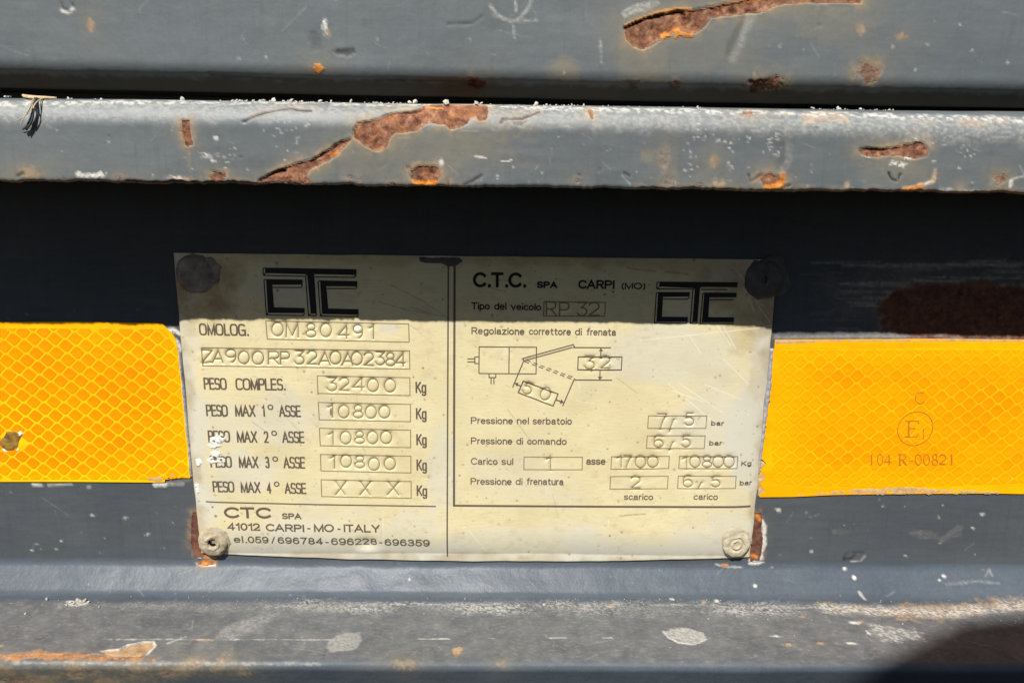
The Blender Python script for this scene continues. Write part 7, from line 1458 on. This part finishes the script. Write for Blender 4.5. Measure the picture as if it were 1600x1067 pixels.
flat0 = lambda x, z: np.zeros(np.shape(x))
for r in DATA['reliefs']:
    yf = plate_y if r['on'] == 'plate' else flat0
    if r['on'] in ('plate', 'plate_web'):
        relief(r['name'], r['p'], M[r['m']], plate, yf, r['h'], r.get('res', 0.3), r.get('amp', 0.4), r.get('ragged', 0.0), r.get('seed', 1), r.get('rim', 0.6), r.get('wn', 0.5))

# rivets: turned heads
def lathe(name, prof, mat, parent, cx, cz, yb, n=56, wob=0.0, seed=1, mat2=None):
    pa_ = np.array(prof); tt = np.linspace(0, len(prof)-1, max(2, (len(prof)-1)*4+1) if len(prof) > 2 else 2)
    prof = list(zip(np.interp(tt, range(len(pa_)), pa_[:, 0]), np.interp(tt, range(len(pa_)), pa_[:, 1])))
    V, Fc = [], []
    for i, (r, h) in enumerate(prof):
        for j in range(n):
            a = 2*math.pi*j/n
            k = 1+wob*(float(fbm(2+2.6*math.cos(a)+i*0.05, 2+2.6*math.sin(a), seed, 4))-0.5)*2
            hh = h*(1+wob*2.4*(float(fbm(r*0.9*math.cos(a)+19, r*0.9*math.sin(a)+19, seed+4, 4))-0.5)*2)
            V.append((cx+r*k*math.cos(a), yb-hh, cz+r*k*math.sin(a)))
    for i in range(len(prof)-1):
        for j in range(n):
            k = (j+1) % n
            Fc.append((i*n+j, i*n+k, (i+1)*n+k, (i+1)*n+j))
    o = link(name, mesh_from(name, V, Fc, True), mat, parent)
    return o
def dome(R, h, hole=0.0, hd=1.2):
    p = [(R, -0.2), (R*0.985, h*0.18), (R*0.93, h*0.45), (R*0.82, h*0.70), (R*0.66, h*0.88), (R*0.48, h*0.97)]
    if hole:
        p += [(hole*1.7, h), (hole*1.25, h*0.93), (hole, h*0.7), (hole*0.92, h*0.7-hd*0.6), (hole*0.5, h*0.7-hd), (0.01, h*0.7-hd)]
    else:
        p += [(R*0.25, h), (0.01, h)]
    return p
rv = DATA['rivets']
def add_rivet(key, prof, mat, wob, label, holecol=None, hole=0.0, hy=0.0):
    cx, cz = rv[key]
    yb = float(plate_y(cx, cz))
    o = lathe('rivet', prof, mat, plate, cx, cz, yb, wob=wob, seed=len(key))
    o['label'] = label
    if holecol:
        ho = lathe('rivet_hole', [(hole*1.02, hy), (0.01, hy)], holecol, o, cx, cz, yb, 20)
        ho.matrix_parent_inverse = Matrix.Identity(4)
    return o
add_rivet('tl', dome(6.0, 1.8), M['rivet_dark'], 0.10, 'flat dark painted rivet head')
o = add_rivet('tr', dome(6.2, 2.2, 0.9, 2.2), M['black_paint'], 0.10, 'rivet caked in black paint with a pin hole', M['hole'], 0.9, -0.3)
o = add_rivet('bl', dome(5.2, 1.55, 1.5, 2.2), M['mud'], 0.10, 'open hollow rivet caked in pale mud', M['hole'], 1.42, 0.35)
o = add_rivet('br', [(4.9, -0.2), (4.8, 0.35), (4.4, 0.7), (3.6, 0.9), (2.75, 0.9), (2.45, 0.65), (2.2, 0.55), (1.9, 0.8), (1.5, 1.0), (1.15, 0.95), (0.95, 0.7), (0.5, 0.65), (0.01, 0.72)], M['rivet_plate'], 0.10, 'domed rivet with ringed centre')

# ---------------------------------------------------------------- reflective tapes
def clip_poly(poly, clip):
    """convex clip, both counter-clockwise"""
    out = poly
    for a, b in zip(clip, clip[1:]+clip[:1]):
        inp, out = out, []
        if not inp: return []
        side = lambda p: (b[0]-a[0])*(p[1]-a[1])-(b[1]-a[1])*(p[0]-a[0])
        for p, q in zip(inp, inp[1:]+inp[:1]):
            sp_, sq = side(p), side(q)
            if sp_ >= 0: out.append(p)
            if (sp_ >= 0) != (sq >= 0):
                t = sp_/(sp_-sq); out.append((p[0]+(q[0]-p[0])*t, p[1]+(q[1]-p[1])*t))
    return out
TAPE_T = 0.45
def ccw(p):
    ar = sum(a[0]*b[1]-b[0]*a[1] for a, b in zip(p, p[1:]+p[:1]))
    return p if ar > 0 else p[::-1]
def make_tape(td, label):
    root = empty('reflective_tape', (td['outline'][0][0], 0, td['outline'][0][1]))
    tag(root, label, 'tape', 'amber reflective tapes on the beam')
    poly = ccw(td['outline'])
    V = [(x, -TAPE_T, z) for x, z in poly] + [(x, 0.1, z) for x, z in poly]
    n = len(poly)
    Fc = [tuple(range(n))] + [(i, (i+1) % n, n+(i+1) % n, n+i)[::-1] for i in range(n)]
    me = mesh_from('film', V, Fc)
    link('film', me, M[td['film']], root)
    ex, ez = td['ex'], td['ez']; o0 = td['origin']
    def hexa(k):
        h = []
        for u, v in ((.42, 0), (.08, .47), (-.08, .47), (-.42, 0), (-.08, -.47), (.08, -.47)):
            h.append((u*k, v*k))
        out = []
        for i, p in enumerate(h):           # knock the corners off
            a, b = h[i-1], h[(i+1) % 6]
            for q in (a, b):
                out.append((p[0]+(q[0]-p[0])*0.10, p[1]+(q[1]-p[1])*0.10))
        return out
    hx = hexa(0.925); hin = hexa(0.80)
    W = lambda u, v, c: (c[0]+ex[0]*u+ez[0]*v, c[1]+ex[1]*u+ez[1]*v)
    clip = ccw(td['clip'])
    def build(pts_out, pts_in, c):
        V = [(x-c[0], 0.02, z-c[1]) for x, z in pts_out] + [(x-c[0], -0.07, z-c[1]) for x, z in pts_in]
        n = len(pts_out)
        Fc = [tuple(range(n, 2*n))] + [(i, (i+1) % n, n+(i+1) % n, n+i) for i in range(n)]
        return mesh_from('cell', V, Fc)
    shared = None
    q = np.random.default_rng(td['seed'])
    for i in range(-60, 61):
        for j in range(-30, 31):
            for hlf in (0, 1):
                c = W(i+0.5*hlf, j+0.5*hlf, o0)
                if not (td['x'][0]-6 < c[0] < td['x'][1]+6): continue
                po = ccw([W(u, v, c) for u, v in hx])
                cl = clip_poly(po, clip)
                if len(cl) < 3: continue
                ar = abs(sum(a[0]*b[1]-b[0]*a[1] for a, b in zip(cl, cl[1:]+cl[:1])))/2
                if ar < 1.2: continue
                if any(math.hypot((c[0]-e[0])/e[2], (c[1]-e[1])/e[3]) < 1 for e in td.get('skip', [])): continue
                whole = len(cl) == len(po) and all(abs(a[0]-b[0])+abs(a[1]-b[1]) < 1e-6 for a, b in zip(cl, po))
                if whole:
                    if shared is None:
                        shared = build(po, ccw([W(u, v, c) for u, v in hin]), c)
                    me = shared
                else:
                    g = (sum(p[0] for p in cl)/len(cl), sum(p[1] for p in cl)/len(cl))
                    me = build(cl, [(g[0]+(p[0]-g[0])*0.86, g[1]+(p[1]-g[1])*0.86) for p in cl], c)
                ob = link('cell', me, M['cell'], root)
                ob.location = (c[0]*MM, -TAPE_T*MM, c[1]*MM)
                fade = 0.0
                for (axis, v0, v1) in td['fade']:
                    t = (c[axis]-v0)/(v1-v0); fade = max(fade, 1-min(1, max(0, t)))
                k = q.random(); k2 = float(fbm(c[0]*0.06+3, c[1]*0.10+3, td['seed'], 3))
                gch = td['tone'] + 0.03*(k-0.5) + 0.16*(k2-0.5)
                col = np.array([0.915 + 0.03*(k-0.5), gch, 0.001])
                col = col*(1-fade) + np.array([0.94, 0.37, 0.001])*fade
                ob.color = (*col, 1)
    tape_y = lambda x, z: np.full(np.shape(x), -TAPE_T)
    for r in td.get('reliefs', []):
        relief(r['name'], r['p'], M[r['m']], root, (flat0 if r.get('base') else tape_y), r['h'], r.get('res', 0.3), r.get('amp', 0.35), r.get('ragged', 0.0), r.get('seed', 1), r.get('rim', 0.5), r.get('wn', 0.5))
    return root
TL = make_tape(DATA['tape_l'], 'amber honeycomb reflective tape left of the plate, torn hole near its outer end')
TR = make_tape(DATA['tape_r'], 'amber honeycomb reflective tape right of the plate, marked with a circled E')

# approval marks on the right tape: serif letters from strokes of two weights
SER = {
 '1': [([(.5, 0), (.5, 1)], 1), ([(.2, 0), (.8, 0)], .5), ([(.5, 1), (.22, .86)], .5)],
 '0': [(ell(.5, .5, .40, .5), .75)],
 '4': [([(.68, 0), (.68, 1)], 1), ([(.68, 1), (.02, .3)], .5), ([(.02, .3), (1, .3)], .8)],
 'R': [([(.2, 0), (.2, 1)], 1), ([(0, 0), (.42, 0)], .5), ([(0, 1), (.55, 1)] + ell(.55, .75, .3, .25, 90, -90, 8) + [(.2, .5)], .7), ([(.45, .5), (.95, 0)], 1)],
 '-': [([(.05, .4), (.95, .4)], .8)],
 '8': [(ell(.5, .75, .32, .25), .75), (ell(.5, .26, .42, .26), .75)],
 '2': [(ell(.45, .70, .40, .30, 165, -30, 12) + [(.05, .04), (.95, .04)], .85)],
 'E': [([(.3, 0), (.3, 1)], 1), ([(.05, 1), (.95, 1), (.95, .8)], .6), ([(.3, .53), (.75, .53)], .6), ([(.0, 0), (.85, 0), (.97, .22)], .6)],
 'C': [(ell(.55, .5, .5, .5, 50, 325, 20), .7)],
}
cell_y = lambda x, z: np.full(np.shape(x), -TAPE_T-0.08)
for mk in DATA['marks']:
    polys = []
    if mk['s'] == 'ring':
        polys.append((ell(mk['c'][0], mk['c'][1], mk['r'][0], mk['r'][1], 0, 360, 40), 0.36))
    else:
        for ch, q in mk['chars']:
            for st, wf in SER[ch]:
                pts = []
                for u, v in st:
                    bx = [q[0][i]*(1-u)+q[1][i]*u for i in (0, 1)]; tx = [q[3][i]*(1-u)+q[2][i]*u for i in (0, 1)]
                    pts.append((bx[0]*(1-v)+tx[0]*v, bx[1]*(1-v)+tx[1]*v))
                polys.append((pts, mk['w']*wf))
    ribbon('approval_mark', polys, M['mark'], TR, cell_y, 0.02, 0.3)

# ---------------------------------------------------------------- loose grit (stuff)
def crumbs(name, spots, mat, seed):
    q = np.random.default_rng(seed)
    bm = bmesh.new(); bmesh.ops.create_icosphere(bm, subdivisions=1, radius=1)
    bv = np.array([v.co[:] for v in bm.verts]); bf = np.array([[v.index for v in f.verts] for f in bm.faces]); bm.free()
    V, Fc = [], []
    for i, (x, y, z, r) in enumerate(spots):
        sc_ = r*q.uniform(0.6, 1.35, 3); rot = q.uniform(0, 6.28)
        v = bv*(1+q.uniform(-0.3, 0.3, (len(bv), 1)))*sc_
        c_, s_ = math.cos(rot), math.sin(rot)
        v = np.stack([v[:, 0]*c_-v[:, 2]*s_, v[:, 1], v[:, 0]*s_+v[:, 2]*c_], -1) + (x, y, z)
        Fc.append(bf+len(bv)*i); V.append(v)
    me = bpy.data.meshes.new(name)
    me.from_pydata((np.concatenate(V)*MM).tolist(), [], np.concatenate(Fc).tolist()); me.update()
    return link(name, me, mat)
q = np.random.default_rng(3)
sp = []
for i in range(2200):
    x = q.uniform(-168, 168)
    dens = 0.75 if x < -15 else 0.2
    if q.random() > dens*1.5*float(sstep(0.40, 0.66, fbm(x*0.045, 2.0, 3, 4))): continue
    a = math.radians(q.uniform(72, 100)); r = 0.08+0.36*q.random()**4
    sp.append((x, LIP_Y+7+7*math.cos(a)*-1 if False else LIP_Y+7-7*math.cos(a), LIP_TOP-7+7*math.sin(a)+r*0.3, r))
for x, r in DATA['lip_stones']: sp.append((x, LIP_Y+6.0, LIP_TOP+r*0.4, r))
tag(crumbs('grit', sp, M['grit'], 8), 'pale grit crumbs along the upper edge of the rusty lip', 'grit', kind='stuff')
sp = []
for i in range(2200):
    x = q.uniform(-172, 172)
    y = -FL_R - abs(q.normal(0, 1))*5.0*(1.4 if x > 60 else 0.8) + 0.8
    if y < -40: continue
    dn = float(fbm(x*0.04, y*0.12, 21, 3))
    if q.random() > (0.25 + 0.75*min(1, max(0, (x+90)/140)))*sstep(0.35, 0.65, dn): continue
    sp.append((x, y, FL_Z+0.05, 0.05+0.18*q.random()**4))
for x, y, r in DATA['flange_stones']: sp.append((x, y, FL_Z+r*0.3, r))
tag(crumbs('dust_crumbs', sp, M['grit_dull'], 9), 'fine pale dust and grit lying on the lower flange of the beam', 'dust', kind='stuff')

# ---------------------------------------------------------------- frayed twine over the lip
tw = empty('twine', DATA['twine'][0]['p'][0])
tag(tw, 'frayed scrap of twine hanging over the lip at far left', 'twine')
for f in DATA['twine']:
    cu = bpy.data.curves.new('strand', 'CURVE'); cu.dimensions = '3D'
    s_ = cu.splines.new('NURBS'); s_.points.add(len(f['p'])-1); s_.use_endpoint_u = True; s_.order_u = 3
    for pt, c in zip(s_.points, f['p']): pt.co = (c[0]*MM, c[1]*MM, c[2]*MM, 1)
    cu.bevel_depth = f['r']*MM; cu.bevel_resolution = 1; cu.resolution_u = 6
    to = bpy.data.objects.new('strand', cu); COL.objects.link(to)
    bpy.context.view_layer.update()
    me = bpy.data.meshes.new_from_object(to.evaluated_get(bpy.context.evaluated_depsgraph_get()))
    bpy.data.objects.remove(to)
    me.name = 'strand'; me.materials.clear()
    link('strand', me, M['fibre_dark' if f['dark'] else 'fibre_tan'], tw)

# ---------------------------------------------------------------- the photographer, whose head shades the lower right corner
HX, HY, HZ = DATA['head']
def person():
    root = empty('person', (HX, HY-50, HZ-1560))
    tag(root, 'person in a dark hooded jacket, seen only as the shadow at lower right', 'person')
    def skin(name, verts, edges, radii, mat, rootv=0):
        me = bpy.data.meshes.new(name)
        me.from_pydata([tuple(c*MM for c in v) for v in verts], edges, [])
        o = link(name, me, mat, root)
        md = o.modifiers.new('skin', 'SKIN'); md.use_smooth_shade = True
        for i, r in enumerate(radii): me.skin_vertices[0].data[i].radius = (r[0]*MM, r[1]*MM)
        me.skin_vertices[0].data[rootv].use_root = True
        o.modifiers.new('sub', 'SUBSURF').levels = 1
        o.modifiers['sub'].render_levels = 2
        return o
    X, Y, Z = HX, HY, HZ
    V = [(X, Y-50, Z-700), (X, Y-40, Z-520), (X, Y-30, Z-330), (X, Y-40, Z-190), (X, Y-20, Z-110), (X, Y-5, Z-20),       # pelvis .. head
         (X-190, Y-50, Z-230), (X-250, Y+20, Z-470), (X-150, Y+250, Z-560), (X-95, Y+340, Z-575),
         (X+190, Y-50, Z-230), (X+250, Y+20, Z-470), (X+120, Y+250, Z-560), (X+60, Y+340, Z-575),
         (X-100, Y-50, Z-790), (X-110, Y-20, Z-1150), (X-110, Y-60, Z-1520), (X-115, Y+50, Z-1550),
         (X+100, Y-50, Z-790), (X+110, Y-20, Z-1150), (X+110, Y-60, Z-1520), (X+115, Y+50, Z-1550), (X, Y+22, Z+84)]
    E = [(0, 1), (1, 2), (2, 3), (3, 4), (4, 5), (5, 22), (3, 6), (6, 7), (7, 8), (8, 9), (3, 10), (10, 11), (11, 12), (12, 13),
         (0, 14), (14, 15), (15, 16), (16, 17), (0, 18), (18, 19), (19, 20), (20, 21)]
    R = [(215, 150), (205, 140), (220, 150), (140, 110), (100, 100), (163, 178), (85, 85), (66, 66), (48, 48), (46, 30), (85, 85), (66, 66), (48, 48), (46, 30),
         (115, 115), (82, 82), (56, 56), (50, 40), (115, 115), (82, 82), (56, 56), (50, 40), (150, 165)]
    skin('body', V, E, R, M['cloth'])
    return root
person()
